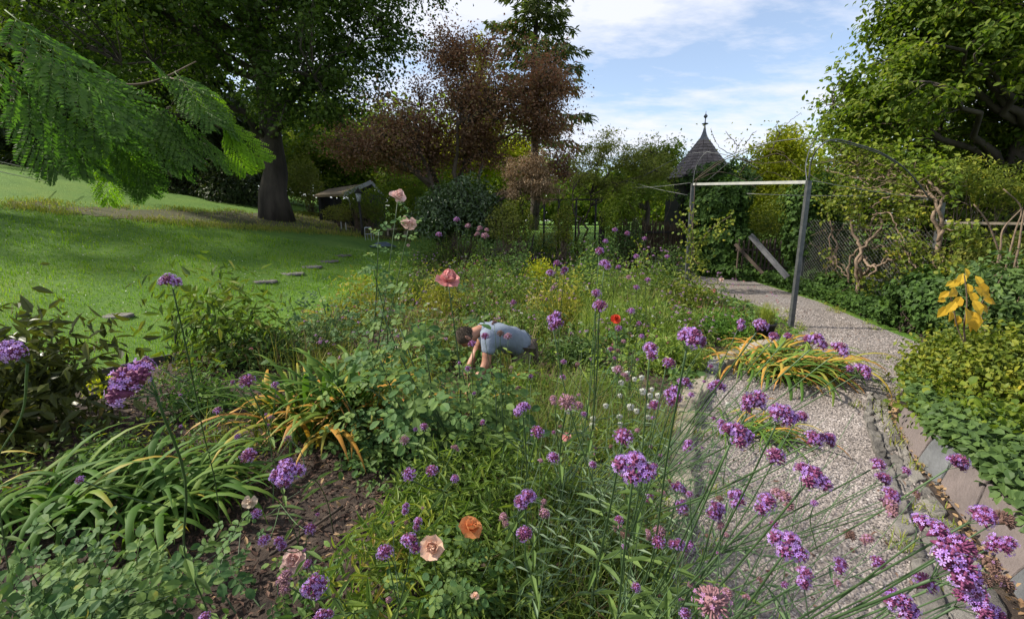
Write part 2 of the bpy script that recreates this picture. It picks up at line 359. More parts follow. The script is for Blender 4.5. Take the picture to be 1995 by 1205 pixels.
# minerals
def gravelmat():
    m = newmat('gravel_surface'); t = nd(m, 'ShaderNodeTexCoord'); v = nd(m, 'ShaderNodeTexVoronoi'); v.inputs['Scale'].default_value = 62
    lk(m, t.outputs['Object'], v.inputs['Vector'])
    sh = nd(m, 'ShaderNodeSeparateColor'); lk(m, v.outputs['Color'], sh.inputs[0])
    col = ramp(m, sh.outputs[0], [(0, (.08, .07, .065)), (.45, (.155, .137, .127)), (.8, (.235, .205, .195)), (1, (.34, .315, .30))])
    col = mixn(m, ramp(m, noise(m, 1.3, 3), [(.45, (0, 0, 0)), (.75, (.55, .55, .55))]), col, (.15, .12, .09))
    b = nd(m, 'ShaderNodeBsdfPrincipled'); lk(m, col, b.inputs['Base Color']); b.inputs['Roughness'].default_value = .85
    bp = nd(m, 'ShaderNodeBump'); bp.inputs['Strength'].default_value = .9; bp.inputs['Distance'].default_value = .012; bp.invert = True
    lk(m, v.outputs['Distance'], bp.inputs['Height']); lk(m, bp.outputs[0], b.inputs['Normal'])
    o = nd(m, 'ShaderNodeOutputMaterial'); lk(m, b.outputs[0], o.inputs[0]); return m
M['gravel'] = gravelmat()
M['pebble'] = leafmat('pebble', [(.05, (.07, .06, .055)), (.5, (.17, .148, .135)), (.8, (.28, .245, .23)), (1, (.44, .40, .38))], pscale=1.5, trans=0.0, rough=.8)
M['soil'] = solid('soil', [(.016, .011, .009), (.042, .028, .021), (.075, .054, .040)], 9, .95, 1.0, 45)
M['soilpale'] = solid('soil_pale', [(.09, .07, .05), (.16, .13, .09)], 6, .95, 1.0, 30)
M['chip'] = leafmat('bark_chip', [(.05, (.022, .013, .011)), (.55, (.065, .038, .028)), (.85, (.13, .085, .06)), (1, (.30, .21, .14))], pscale=9, trans=0, rough=.85)
M['deadleaf'] = leafmat('dead_leaf', [(.05, (.14, .08, .045)), (.6, (.26, .17, .09)), (1, (.42, .30, .17))], pscale=3, trans=.15, rough=.8)
def groundmat():
    m = newmat('ground_grass')
    n = mixn(m, .5, noise(m, .5, 4), noise(m, 6, 5))
    col = ramp(m, n, [(.3, (.05, .12, .016)), (.5, (.095, .19, .024)), (.7, (.15, .225, .032))])
    col = mixn(m, .45, col, ramp(m, noise(m, 70, 6, .7), [(.35, (.35, .35, .35)), (.65, (1.3, 1.3, 1.3))]), 'MULTIPLY')
    b = nd(m, 'ShaderNodeBsdfPrincipled'); lk(m, col, b.inputs['Base Color']); b.inputs['Roughness'].default_value = .85; b.inputs['Specular IOR Level'].default_value = .2
    bp = nd(m, 'ShaderNodeBump'); bp.inputs['Strength'].default_value = 1; bp.inputs['Distance'].default_value = .03
    lk(m, noise(m, 60, 6, .7), bp.inputs['Height']); lk(m, bp.outputs[0], b.inputs['Normal'])
    o = nd(m, 'ShaderNodeOutputMaterial'); lk(m, b.outputs[0], o.inputs[0]); return m
M['ground'] = groundmat()
M['dirt'] = solid('dry_verge', [(.034, .042, .010), (.055, .058, .016), (.085, .070, .028)], 3.5, .95, 1.0, 40, stretch=(.5, 1, 1), detail=8)
M['stonesand'] = solid('stone_sand', [(.18, .155, .12), (.30, .265, .21)], 7, .85, .7, 35, obj=.5)
M['stonegrey'] = solid('stone_grey', [(.075, .078, .084), (.15, .154, .16)], 5, .85, .6, 40, obj=.5)
M['stonered'] = solid('stone_red', [(.080, .066, .064), (.15, .122, .116)], 5, .85, .6, 40, obj=.5)
M['stonecobble'] = solid('stone_cobble', [(.075, .068, .06), (.19, .175, .155)], 11, .85, .8, 45, obj=.5)
# built things
M['galv'] = solid('galvanised', [(.07, .075, .08), (.14, .145, .15)], 14, .5, .15, metal=.6)
M['iron'] = solid('dark_iron', [(.012, .012, .012), (.035, .03, .028)], 14, .6, .2, metal=.3)
M['whitebar'] = solid('pale_bar', [(.24, .25, .24), (.36, .36, .34)], 8, .55, .1)
M['wire'] = solid('wire', [(.10, .105, .10), (.2, .2, .19)], 20, .5, 0, metal=.4)
M['blackwood'] = solid('black_wood', [(.008, .007, .007), (.022, .019, .018)], 4, .8, .4, stretch=(1, 1, 6))
M['slate'] = solid('roof_slate', [(.075, .062, .058), (.15, .125, .116)], 7, .7, .5, obj=.3)
M['lead'] = solid('lead_cap', [(.06, .065, .075), (.13, .14, .155)], 9, .45, .15, metal=.5)
M['shingle'] = solid('mossy_roof', [(.11, .085, .05), (.20, .15, .09)], 5, .9, .6, 20)
M['fascia'] = solid('pale_fascia', [(.26, .27, .30), (.38, .39, .42)], 5, .6, .1)
M['greywall'] = solid('grey_boards', [(.03, .032, .04), (.06, .06, .075)], 5, .8, .3, stretch=(6, 6, 1))
M['timber'] = solid('weathered_timber', [(.20, .16, .115), (.36, .30, .22)], 6, .85, .4, 30, stretch=(.2, 1, 1))
M['plank'] = solid('grey_plank', [(.05, .05, .055), (.12, .12, .13)], 5, .7, .4, 30)
M['reed'] = solid('reed', [(.035, .024, .014), (.13, .09, .05)], 25, .9, .4, stretch=(1, 1, .1), detail=2)
M['plastic'] = solid('black_plastic', [(.012, .012, .014), (.025, .025, .028)], 8, .4, 0)
M['cord'] = solid('pale_cord', [(.35, .36, .33), (.5, .5, .46)], 8, .6, 0)
M['edgewood'] = solid('edge_board', [(.045, .04, .034), (.11, .10, .085)], 6, .85, .5, 30)
# person
M['skin'] = solid('skin', [(.27, .125, .08), (.36, .18, .12)], 12, .55, .1, 60)
M['hair'] = solid('hair', [(.035, .024, .016), (.085, .058, .038)], 60, .7, .6, 140)
M['shirt'] = solid('shirt_cloth', [(.135, .165, .215), (.195, .23, .29)], 5, .9, .5, 16)
M['trousers'] = solid('trouser_cloth', [(.07, .05, .042), (.13, .10, .082)], 6, .9, .4, 30)

# ================================================================ SETTING
def structure(mb, name, mat):
    return mb.build(name, mat, kind='structure')
def grid_axis(a, b, fine_a, fine_b, f, c):
    return np.unique(np.round(np.concatenate([np.arange(a, fine_a, c), np.arange(fine_a, fine_b, f), np.arange(fine_b, b+c, c)]), 4))
gx = grid_axis(-140, 140, -24, 16, .25, 4); gy = grid_axis(-30, 200, -1, 26, .25, 4)
X, Y = np.meshgrid(gx, gy); Z = hgt(X, Y)
V = np.stack([X, Y, Z], -1).reshape(-1, 3); nx = len(gx); ny = len(gy)
i = (np.arange(ny-1)[:, None]*nx+np.arange(nx-1)[None]).reshape(-1)
structure(MB().add(V, np.stack([i, i+1, i+nx+1, i+nx], -1), 0, True), 'ground', M['ground'])
def resample(pts, n):
    pts = np.asarray(pts, float); d = np.concatenate([[0], np.cumsum(np.linalg.norm(np.diff(pts, axis=0), axis=1))])
    t = np.linspace(0, d[-1], n); return np.stack([np.interp(t, d, pts[:, k]) for k in range(pts.shape[1])], -1)
def loft(name, A, B, mat, off, n=60, m=14):
    A = resample(A, n); B = resample(B, n)
    if name == 'dry_verge':
        s_ = np.arange(n); A[:, 1] += .12*np.sin(s_*1.1)+.10*np.sin(s_*2.7)+.07*rs.randn(n); B[:, 1] += .5*np.sin(s_*.6)+.15*rs.randn(n)
    f = np.linspace(0, 1, m)[None, :, None]
    g = A[:, None]*(1-f)+B[:, None]*f
    g[..., 2] = hgt(g[..., 0], g[..., 1])+off
    k = (np.arange(n-1)[:, None]*m+np.arange(m-1)[None]).reshape(-1)
    mb = MB().add(g.reshape(-1, 3), np.stack([k, k+1, k+m+1, k+m], -1), 0, True)
    o = structure(mb, name, mat)
    if o.data.polygons[0].normal.z < 0: o.data.flip_normals()
    return np.vstack([A[:, :2], B[::-1, :2]])
def inpoly(p, poly):
    x, y = p[:, 0], p[:, 1]; r = np.zeros(len(p), bool); j = len(poly)-1
    for k in range(len(poly)):
        xi, yi = poly[k]; xj, yj = poly[j]
        c = ((yi > y) != (yj > y)) & (x < (xj-xi)*(y-yi)/((yj-yi) or 1e-9)+xi); r ^= c; j = k
    return r
# edge of the bed against the lawn, and of the bed against the path
bed_lawn = [(-5.2, 1.2, 0), (-5.1, 3.0, 0), G(60, 770), G(170, 737), G(330, 703), G(560, 657), G(700, 612), G(790, 548), G(830, 500), G(860, 478)]
bed_path = [(0.55, .6, 0), G(1296, 1200), G(1300, 1000), G(1305, 880), G(1340, 780), G(1400, 712), G(1480, 678), G(1560, 655), G(1500, 610), G(1370, 566), G(1290, 530), G(1235, 500)]
bed_poly = loft('flower_bed_soil', bed_lawn, bed_path, M['soil'], .010, 70, 30)
path_r = [(2.0, .6, 0), G(1925, 1200), G(1840, 1010), G(1770, 900), G(1725, 800), G(1790, 725), G(1800, 672), G(1700, 632), G(1600, 590), G(1500, 558), G(1400, 528), G(1290, 500), G(1250, 488)]
path_l = [(0.5, .6, 0), G(1290, 1200), G(1294, 1000), G(1299, 880), G(1330, 780), G(1392, 706), G(1475, 672), G(1560, 648), G(1500, 604), G(1370, 560), G(1290, 524), G(1230, 494)]
path_poly = loft('gravel_path', path_l, path_r, M['gravel'], .005, 90, 16)
# dry verge below the trees, across the top of the lawn
vg_near = [G(0, 402), G(150, 418), G(300, 433), G(450, 444), G(600, 452), G(720, 462), G(800, 470)]
vg_far = [G(0, 394)+[0, .3, 0], G(150, 408)+[0, .8, 0], G(300, 418)+[0, 1.8, 0], G(450, 428)+[0, 3.5, 0], G(600, 430)+[0, 6, 0], G(720, 434)+[0, 6, 0], G(800, 440)+[0, 6, 0]]
verge_poly = loft('dry_verge', vg_near, vg_far, M['dirt'], .012, 120, 20)
soil_r = [(1.95, .6, 0), G(1925, 1200), G(1845, 1020), G(1775, 905), G(1730, 800), G(1805, 700), G(1790, 655), G(1640, 600), G(1500, 545)]
loft('planting_soil', soil_r, [(9, .6, 0), (9, 2, 0), (9, 3, 0), (9, 4, 0), (9, 5, 0), (9, 6, 0), (10, 8, 0), (11, 10, 0)], M['soil'], .012, 40, 14)

# --- grass blades of the lawn
def blades(mb, base, h, wd, lean, mat=0, spread=1.0):
    n = len(base); a = rs.rand(n)*2*PI
    d = np.stack([np.cos(a), np.sin(a), np.zeros(n)], -1); s = np.stack([-np.sin(a), np.cos(a), np.zeros(n)], -1)
    h = np.broadcast_to(h, (n,))[:, None]; wd = np.broadcast_to(wd, (n,))[:, None]; ln = (lean*rs.rand(n))[:, None]
    up = np.array([[0, 0, 1.]])
    m = base+up*h*.55+d*h*ln*.35; t = base+up*h*(1-.3*ln)+d*h*ln
    V = np.stack([base-s*wd*.5, base+s*wd*.5, m+s*wd*.4, m-s*wd*.4, t], 1).reshape(-1, 3)
    k = np.arange(n)*5
    mb.V.append(V); mb.A.append(np.repeat(rs.rand(n), 5))
    mb.F.append((np.stack([k, k+1, k+2, k+3], -1)+mb.n, mat, False)); mb.F.append((np.stack([k+3, k+2, k+4], -1)+mb.n, mat, False)); mb.n += len(V)
lawn_poly = np.array([q[:2] for q in bed_lawn[1:]]+[(-.3, 13), (-.5, 15), (-6, 16)]+[q[:2] for q in vg_near[::-1]]+[(-22, 9), (-16, 2)])
mb = MB()
for (y0, y1, dens, h, wd) in ((3, 7, 520, .055, .007), (7, 10, 330, .06, .011), (10, 14.5, 170, .065, .018)):
    x0, x1 = -y1*1.25, 0.2; n = int((x1-x0)*(y1-y0)*dens)
    p = np.stack([rs.uniform(x0, x1, n), rs.uniform(y0, y1, n)], -1); p = p[inpoly(p, lawn_poly)]
    p = p[~inpoly(p, bed_poly)]
    q = np.column_stack([p, hgt(p[:, 0], p[:, 1])])
    hh = h*(.6+.8*rs.rand(len(q)))*(1+.35*np.sin(p[:, 0]*2.1+np.sin(p[:, 1]*1.7)*2)); blades(mb, q, hh, wd, .9)
mb.build('lawn_grass', M['grass'], kind='stuff')
# clover flowers dotted over the lawn
mb = MB(); n = 420; p = np.stack([rs.uniform(-12, -3, n), rs.uniform(5.5, 12, n)], -1); p = p[inpoly(p, lawn_poly) & ~inpoly(p, bed_poly)]
q = np.column_stack([p, hgt(p[:, 0], p[:, 1])+.06]); cloud(mb, q, np.tile([[0, 0, 1.]], (len(q), 1)), .022, .022, T_OBT, tilt=.4)
mb.build('clover_flowers', M['white'], kind='stuff')
# fallen leaves and dry grass of the verge
mb = MB(); n = 1500; p = np.stack([rs.uniform(-22, -1, n), rs.uniform(11, 22, n)], -1); p = p[inpoly(p, verge_poly)]
q = np.column_stack([p, hgt(p[:, 0], p[:, 1])+.04]); cloud(mb, q, np.tile([[0, 0, 1.]], (len(q), 1)), .07, .05, T_Q, tilt=.3)
mb.build('fallen_leaves', M['deadleaf'], kind='stuff')
mb = MB(); n = 30000; p = np.stack([rs.uniform(-24, 1, n), rs.uniform(11, 24, n)], -1); ed_ = verge_poly[rs.randint(0, len(verge_poly), 9000)]+rs.randn(9000, 2)*[.3, .22]; p = np.vstack([p[inpoly(p, verge_poly)], ed_]); p = p[np.sin(p[:, 0]*1.3+np.sin(p[:, 1])*2) > rs.randn(len(p))*.6-.2]
blades(mb, np.column_stack([p, hgt(p[:, 0], p[:, 1])+.02]), .07+.05*rs.rand(len(p)), .02, .9); mb.build('verge_grass', M['strawgrass'], kind='stuff')

# --- pebbles of the path, packed near the camera
def pebbles(poly, box_, n, s0, s1):
    mb = MB(); p = np.stack([rs.uniform(box_[0], box_[1], n), rs.uniform(box_[2], box_[3], n)], -1); p = p[inpoly(p, poly)]
    n = len(p); o = np.array([[1, 0, 0], [-1, 0, 0], [0, 1, 0], [0, -1, 0], [0, 0, 1], [0, 0, -1]], float)
    f = np.array([[0, 2, 4], [2, 1, 4], [1, 3, 4], [3, 0, 4], [2, 0, 5], [1, 2, 5], [3, 1, 5], [0, 3, 5]])
    a = rs.rand(n)*2*PI; s = s0+(s1-s0)*rs.rand(n)**1.6
    v = o[None]*(s[:, None, None]*np.stack([.5+.3*rs.rand(n), .38+.25*rs.rand(n), .3+.12*rs.rand(n)], -1)[:, None])*(1+.25*rs.randn(n, 6, 1))
    c, sn = np.cos(a)[:, None], np.sin(a)[:, None]
    v = np.stack([v[..., 0]*c-v[..., 1]*sn, v[..., 0]*sn+v[..., 1]*c, v[..., 2]+(rs.rand(n, 1)-.5)*.5*v[..., 0]], -1)
    v += np.column_stack([p, hgt(p[:, 0], p[:, 1])+.006+.1*s])[:, None]
    g = (np.arange(n)[:, None, None]*6+f[None]).reshape(-1, 3)
    return mb.add(v.reshape(-1, 3), g, 0, False)
pebbles(path_poly, (.5, 4.6, 1.5, 4.3), 62000, .009, .024).build('gravel', M['pebble'], kind='stuff')
pebbles(path_poly, (1.5, 6, 4.3, 8.5), 20000, .014, .032).build('gravel', M['pebble'], kind='stuff')

# leaves and small weeds lying on the path
mb = MB(); n = 2600; p = np.stack([rs.uniform(.5, 6, n), rs.uniform(1.5, 10, n)], -1); p = p[inpoly(p, path_poly)]; p = p[np.abs(np.sin(p[:, 0]*1.9+np.sin(p[:, 1]*1.3)*2)) > rs.rand(len(p))**.5*.95]
q = np.column_stack([p, hgt(p[:, 0], p[:, 1])+.02]); cloud(mb, q, np.tile([[0, 0, 1.]], (len(q), 1)), .02+.03*rs.rand(len(q)), .014, T_L, tilt=.5, droop=0); mb.build('fallen_leaves', M['chip'], kind='stuff')
mb = MB()
for k in range(170):
    f = rs.rand(); a = path_poly[:90]; i_ = rs.randint(3, 85); e = a[i_] if rs.rand() < .7 else path_poly[90:][::-1][i_]; c = a[i_]+(path_poly[90:][::-1][i_]-a[i_])*(rs.rand()**3*.35 if e is a[i_] or rs.rand() < .7 else 1-rs.rand()**3*.2)
    if not 1.2 < c[1] < 9: continue
    n = rs.randint(8, 34); p = c+rs.randn(n, 2)*.035; blades(mb, np.column_stack([p, hgt(p[:, 0], p[:, 1])]), .03+.09*rs.rand(n), .006, 1.2)
mb.build('path_weeds', M['strawgrass'], kind='stuff')

# --- bark mulch and litter of the bed
mb = MB()
n = 26000; p = np.stack([rs.uniform(-4.6, 1.2, n), rs.uniform(1.2, 6.5, n)], -1); p = p[inpoly(p, bed_poly)]
q = np.column_stack([p, .014+.02*rs.rand(len(p))]); cloud(mb, q, np.tile([[0, 0, 1.]], (len(q), 1)), .02+.045*rs.rand(len(q))**2, .012+.01*rs.rand(len(q)), T_Q, tilt=.6, droop=0)
mb.build('bark_mulch', M['chip'], kind='stuff')
mb = MB(); n = 1500; p = np.stack([rs.uniform(-4.6, 3, n), rs.uniform(1.2, 8, n)], -1); p = p[inpoly(p, bed_poly)]
q = np.column_stack([p, .03+.02*rs.rand(len(p))]); cloud(mb, q, np.tile([[0, 0, 1.]], (len(q), 1)), .03+.04*rs.rand(len(q)), .02, T_L, tilt=.5, droop=0)
mb.build('fallen_leaves', M['deadleaf'], kind='stuff')

# --- stones lining the path
def stone_mesh(outline, h, name, mats, parent, z0=0.0, jit=.012, inset=.14, label=None):
    """a rounded block over a world-space outline"""
    o = np.array([q[:2] for q in outline], float); c = o.mean(0); k = len(o)
    e = []
    for a, b in zip(o, np.roll(o, -1, 0)): e += [a+(b-a)*.12, a+(b-a)*.5+rs.randn(2)*jit*.5, a+(b-a)*.88]
    e = np.array(e)+rs.randn(len(e), 2)*jit*.3; n = len(e)
    rings = [(1.0, -.02), (1.0, h*.72), (1-inset*.35, h*.95), (1-inset, h)]
    V = []
    for s, z in rings: V += [[*(c+(q-c)*s), z0+z+float(hgt(*c))+(rs.randn()*jit*.35 if z > 0 else 0)] for q in e]
    V.append([*c, z0+h+float(hgt(*c))+rs.randn()*jit*.3])
    F = [[r*n+j, r*n+(j+1) % n, (r+1)*n+(j+1) % n, (r+1)*n+j] for r in range(3) for j in range(n)]+[[3*n+j, 3*n+(j+1) % n, 4*n] for j in range(n)]
    ar = sum(a[0]*b[1]-a[1]*b[0] for a, b in zip(o, np.roll(o, -1, 0)))
    if ar < 0: F = [q[::-1] for q in F]
    ob = MB().add(V, F, 0, True).build(name, mats, parent)
    if label: ob['label'] = label
    return ob
bs = thing('stone_border', 'low border of pale sandy stones between flower bed and gravel path', 'stone border', G(1310, 900))
bl = resample(np.array([G(1300, 1290), G(1302, 1100), G(1310, 960), G(1330, 850), G(1352, 775), G(1400, 716), G(1440, 696), G(1500, 680), G(1562, 662)]), 18)
for k in range(17):
    a, b = bl[k], bl[k+1]; d = (b-a)[:2]; L = np.linalg.norm(d); d = d/L; s = np.array([-d[1], d[0]]); wd = .075+.05*rs.rand(); a2 = a[:2]+d*.012; b2 = b[:2]-d*.012
    if k == 11: s = s*1.25
    stone_mesh([a2+s*wd, b2+s*wd*(.8+.4*rs.rand()), b2-s*wd*.9, a2-s*wd], .04+.09*rs.rand()+(.06 if k in (10, 11) else 0), 'stone', M['stonegrey'] if k in (10,) else M['stonesand'], bs, jit=.035, label='blue-grey border stone' if k == 10 else None)
gt = thing('cobble_gutter', 'gutter of flat grey cobbles along the foot of the stone slab kerb', 'gutter', G(1780, 950))
g_in = resample(np.array([G(1800, 1290), G(1768, 1110), G(1730, 990), G(1700, 880), G(1680, 815), G(1690, 770)]), 17)
g_out = resample(np.array([G(2010, 1290), G(1925, 1130), G(1840, 1000), G(1780, 900), G(1735, 820), G(1728, 775)]), 17)
for k in range(16):
    n = 3
    for j in range(n):
        f0, f1 = j/n+.02, (j+1)/n-.02
        off = .35*(j % 2)
        def gp(kk, f):
            kk = min(max(kk, 0), 15.999); i0 = int(kk); r = kk-i0
            a = g_in[i0]*(1-r)+g_in[i0+1]*r; b = g_out[i0]*(1-r)+g_out[i0+1]*r
            return a*(1-f)+b*f
        stone_mesh([gp(k+off+.04, f0), gp(k+off+.96, f0), gp(k+off+.96+.1*rs.randn(), f1), gp(k+off+.04+.1*rs.randn(), f1)], .012+.02*rs.rand()+(.015 if j == 0 else 0), 'cobble', M['stonecobble'], gt, jit=.018, inset=.24)
# slabs leaning against the planted bank
sl = thing('slab_kerb', 'kerb of big slanted reddish and blue-grey slabs holding back the right bank', 'stone kerb', G(1870, 1000))
s_lo = resample(np.array([G(2080, 1290), G(1975, 1165), G(1880, 1030), G(1800, 930), G(1745, 845), G(1733, 818)]), 60)
lo_pts = [(2120, 1330), (2020, 1235), (1948, 1135), (1882, 1030), (1820, 950), (1780, 900), (1757, 862), (1738, 825)]
hi_pts = [(2260, 1290), (2160, 1180), (2050, 1060), (1925, 935), (1868, 880), (1822, 845), (1794, 815), (1762, 792)]
slab_m = ['stonered', 'stonegrey', 'stonered', 'stonered', 'stonegrey', 'stonered', 'stonered']
slab_lab = ['dark red-brown kerb slab', 'grey kerb slab', 'dull purple kerb slab', 'large purple-grey kerb slab', 'blue-grey kerb slab', 'reddish kerb slab', 'worn red-brown kerb slab']
bank = []
for k in range(7):
    la, lb = G(*lo_pts[k]), G(*lo_pts[k+1])
    def up(px, base):                       # top edge: above the foot, leaning outwards
        d = ray(*px); h = .25 if base[1] < 3.2 else .25-.14*min(1, (base[1]-3.2)/.7)
        t = (CAM_H-h)/(-d[2]); return np.array([d[0]*t, d[1]*t, h])
    ha, hb = up(hi_pts[k], la), up(hi_pts[k+1], lb)
    dj = (lb-la); g = .02
    la2, lb2, ha2, hb2 = la+dj*g, lb-dj*g, ha+(hb-ha)*g, hb-(hb-ha)*g
    nn = nrm(np.cross(lb2-la2, ha2-la2)); nn = nn if nn[0] < 0 else -nn
    th = .07+.02*rs.rand(); la2 = la2-[0, 0, .05]; lb2 = lb2-[0, 0, .05]
    front = [la2, lb2, hb2, ha2]; back = [q-nn*th for q in front]
    cf = sum(front)/4
    fr = [q+nn*(.012*rs.rand()) for q in front]
    V = fr+back+[cf+nn*.018]
    F = [[0, 8, 1], [1, 8, 2], [2, 8, 3], [3, 8, 0], [4, 5, 6, 7], [0, 1, 5, 4], [1, 2, 6, 5], [2, 3, 7, 6], [3, 0, 4, 7]]
    o = MB().add(V, F, 0, False).build('slab', M[slab_m[k]], sl); o['label'] = slab_lab[k]; bevel(o, .008, 2)
    bank.append(ha); last = hb
bank.append(last)
# planted bank behind the slabs
bk = np.array(bank); bk[:, 2] = .225
mb = MB(); rows = [bk+[.05, .02, -.01], bk+[.35, .12, .02], bk+[1.6, .6, .0], bk+[4.5, 1.2, .05]]
V = np.concatenate(rows); k = len(bk); F = [[r*k+j, (r+1)*k+j, (r+1)*k+j+1, r*k+j+1] for r in range(3) for j in range(k-1)]
end = len(V); V = np.vstack([V, [q[-1]*[1, 1, 0] for q in rows]]); F += [[r*k+k-1, (r+1)*k+k-1, end+r+1, end+r] for r in range(3)]
o = structure(mb.add(V, F, 0, True), 'bank_soil', M['soil'])
# stepping stones in the lawn
steps = [(515, 549, 'nearest the peony'), (570, 533, 'second up from the peony'), (606, 520, 'in the middle of the row'), (640, 509, 'second from the farthest of the row'), (668, 498, 'farthest up the lawn'), (228, 616, 'alone low in the bright lawn'), ]
for k, (px, py, l) in enumerate(steps):
    g = G(px, py); a = .30 if k != 5 else .24; r = rs.rand()*.5
    ob = stone_mesh([g[:2]+np.array([math.cos(t+r)*a, math.sin(t+r)*a*.8]) for t in (0.3, 1.1, 2.2, 3.3, 4.3, 5.5)], .022, 'stepping_stone', M['stonecobble'], None, jit=.015)
    tag(ob, 'flat grey stepping stone set in grass, '+l, 'stepping stone', 'stepping stones across the lawn')
# wooden edging between lawn and bed
ed = thing('bed_edging', 'low dark timber edging boards between the lawn and the flower bed', 'edging', G(330, 703))
el = resample(np.array([G(60, 772), G(170, 738), G(330, 704), G(560, 658), G(700, 613), G(790, 549)]), 8)
for k in range(7):
    a, b = el[k]+[0, 0, .035], el[k+1]+[0, 0, .035]; d = nrm(b-a)
    bevel(bar(MB(), a+d*.01, b-d*.01+rs.randn(3)*[.01, .01, 0], .03, .11).build('board', M['edgewood'], ed), .004, 1)

# ================================================================ TREES
def ellpts(ells, n, bias=.45):
    vol = np.array([e[3]*e[4]*e[5] for e in ells])**.75; k = rs.choice(len(ells), n, p=vol/vol.sum())
    d = nrm(rs.randn(n, 3)); r = rs.rand(n)**bias; E = np.array(ells)[k]
    wob = 1+.16*np.sin(d[:, 0]*5+k)+.14*np.sin(d[:, 1]*7+2*k)+.1*np.sin(d[:, 2]*9)
    return E[:, :3]+d*(r*wob)[:, None]*E[:, 3:6], d, r
def limb(a, b, n, sag, wig):
    t = np.linspace(0, 1, n)[:, None]; L = np.linalg.norm(b-a)
    p = a+(b-a)*t; p[:, 2] += sag*L*np.sin(t[:, 0]*PI)
    w_ = rs.randn(n, 3)*wig*L; w_[0] = 0; w_[-1] = 0
    return p+w_
def tree(name, label, cat, base, th, tr, ells, M_=14, K=500, n=70, L=.13, W=.09, sig=.35, bark='bark', leaf='linden', T=T_Q, group=None, flare=1.5, lean=(0, 0), droop=.4, stems=1, tilt=.7, flat=.6, spread=.35, zmin=None, limb_r=.32, bias=.45):
    t = thing(name, label, cat, base, group); base = np.asarray(base, float)
    tb = MB(); starts = []
    for s in range(stems):
        a = s*2*PI/stems+.7; off = np.array([math.cos(a), math.sin(a), 0])*(spread if stems > 1 else 0)
        top = base+np.array([lean[0], lean[1], th])+off*3.2*(.6 if stems > 1 else 0)
        pl = limb(base+off*.15-[0, 0, .15], top, 12, 0, .012 if stems == 1 else .03); pl[:, :2] += (np.sin(np.linspace(0, PI, 12))*0.03*th*rs.randn())[:, None]*.3
        rr = tr*(1-.72*np.linspace(0, 1, 12)**1.2)/(1 if stems == 1 else 1.5); rr[0] *= flare; rr[1] *= 1+(flare-1)*.25
        sides = 14 if tr > .3 else 8
        tube(tb, pl, rr, sides)
        starts.append(pl)
    tb.build('trunk', M[bark], t)
    st = np.concatenate([q[3:] for q in starts])
    bb = MB(); nodes = []; lp, _, _ = ellpts(ells, M_, .6)
    for q in lp:
        cand = st[(st[:, 2] < q[2]-.1*abs(q[2]-base[2]))]
        if not len(cand): cand = st[:1]
        dd = np.linalg.norm((cand-q)*[1, 1, .8], axis=1)+np.abs((q[2]-cand[:, 2])-.5*np.linalg.norm(cand[:, :2]-q[:2], axis=1))*.8
        a = cand[dd.argmin()]; pl = limb(a, q, 9, .08, .025); bb_r = tr*limb_r*(1-.85*np.linspace(0, 1, 9)); tube(bb, pl, bb_r, 6); nodes.append(pl[2:])
    nodes = np.concatenate(nodes)
    c, d, r = ellpts(ells, K, bias)
    if zmin is not None: c[:, 2] = np.maximum(c[:, 2], zmin+rs.rand(len(c))*.5)
    ix = np.array([np.linalg.norm((nodes-q)*[1, 1, 1.3], axis=1).argmin() for q in c]); A = nodes[ix]
    tt = np.linspace(0, 1, 5)[None, :, None]; pl = A[:, None]+(c-A)[:, None]*tt
    L_ = np.linalg.norm(c-A, axis=1)[:, None]; pl[:, 1:4] += rs.randn(len(c), 3, 3)*.05*L_[:, :, None]; pl[:, :, 2] += .07*L_*np.sin(tt[0, :, 0]*PI)[None]
    rd = np.clip(.012*L_+.006, .006, tr*.12)*(1-.75*tt[0, :, 0])[None]; tubes(bb, pl, rd, 3, cap=False)
    bb.build('branches', M[bark], t)
    cb = MB(); k = np.repeat(np.arange(len(c)), n); f = rs.rand(len(k))**.6
    pp = A[k]*(1-f)[:, None]*.55+c[k]*(1-(1-f)*.55)[:, None]+rs.randn(len(k), 3)*sig*np.array([1, 1, flat])*(.35+.65*rs.rand(len(k), 1))
    out = d[k]*.5+[0, 0, .8]; l = L*(.6+.8*rs.rand(len(k)))
    cloud(cb, pp, out, l, l*W/L, T, 0, tilt, droop)
    cb.build('crown', M[leaf], t)
    return t
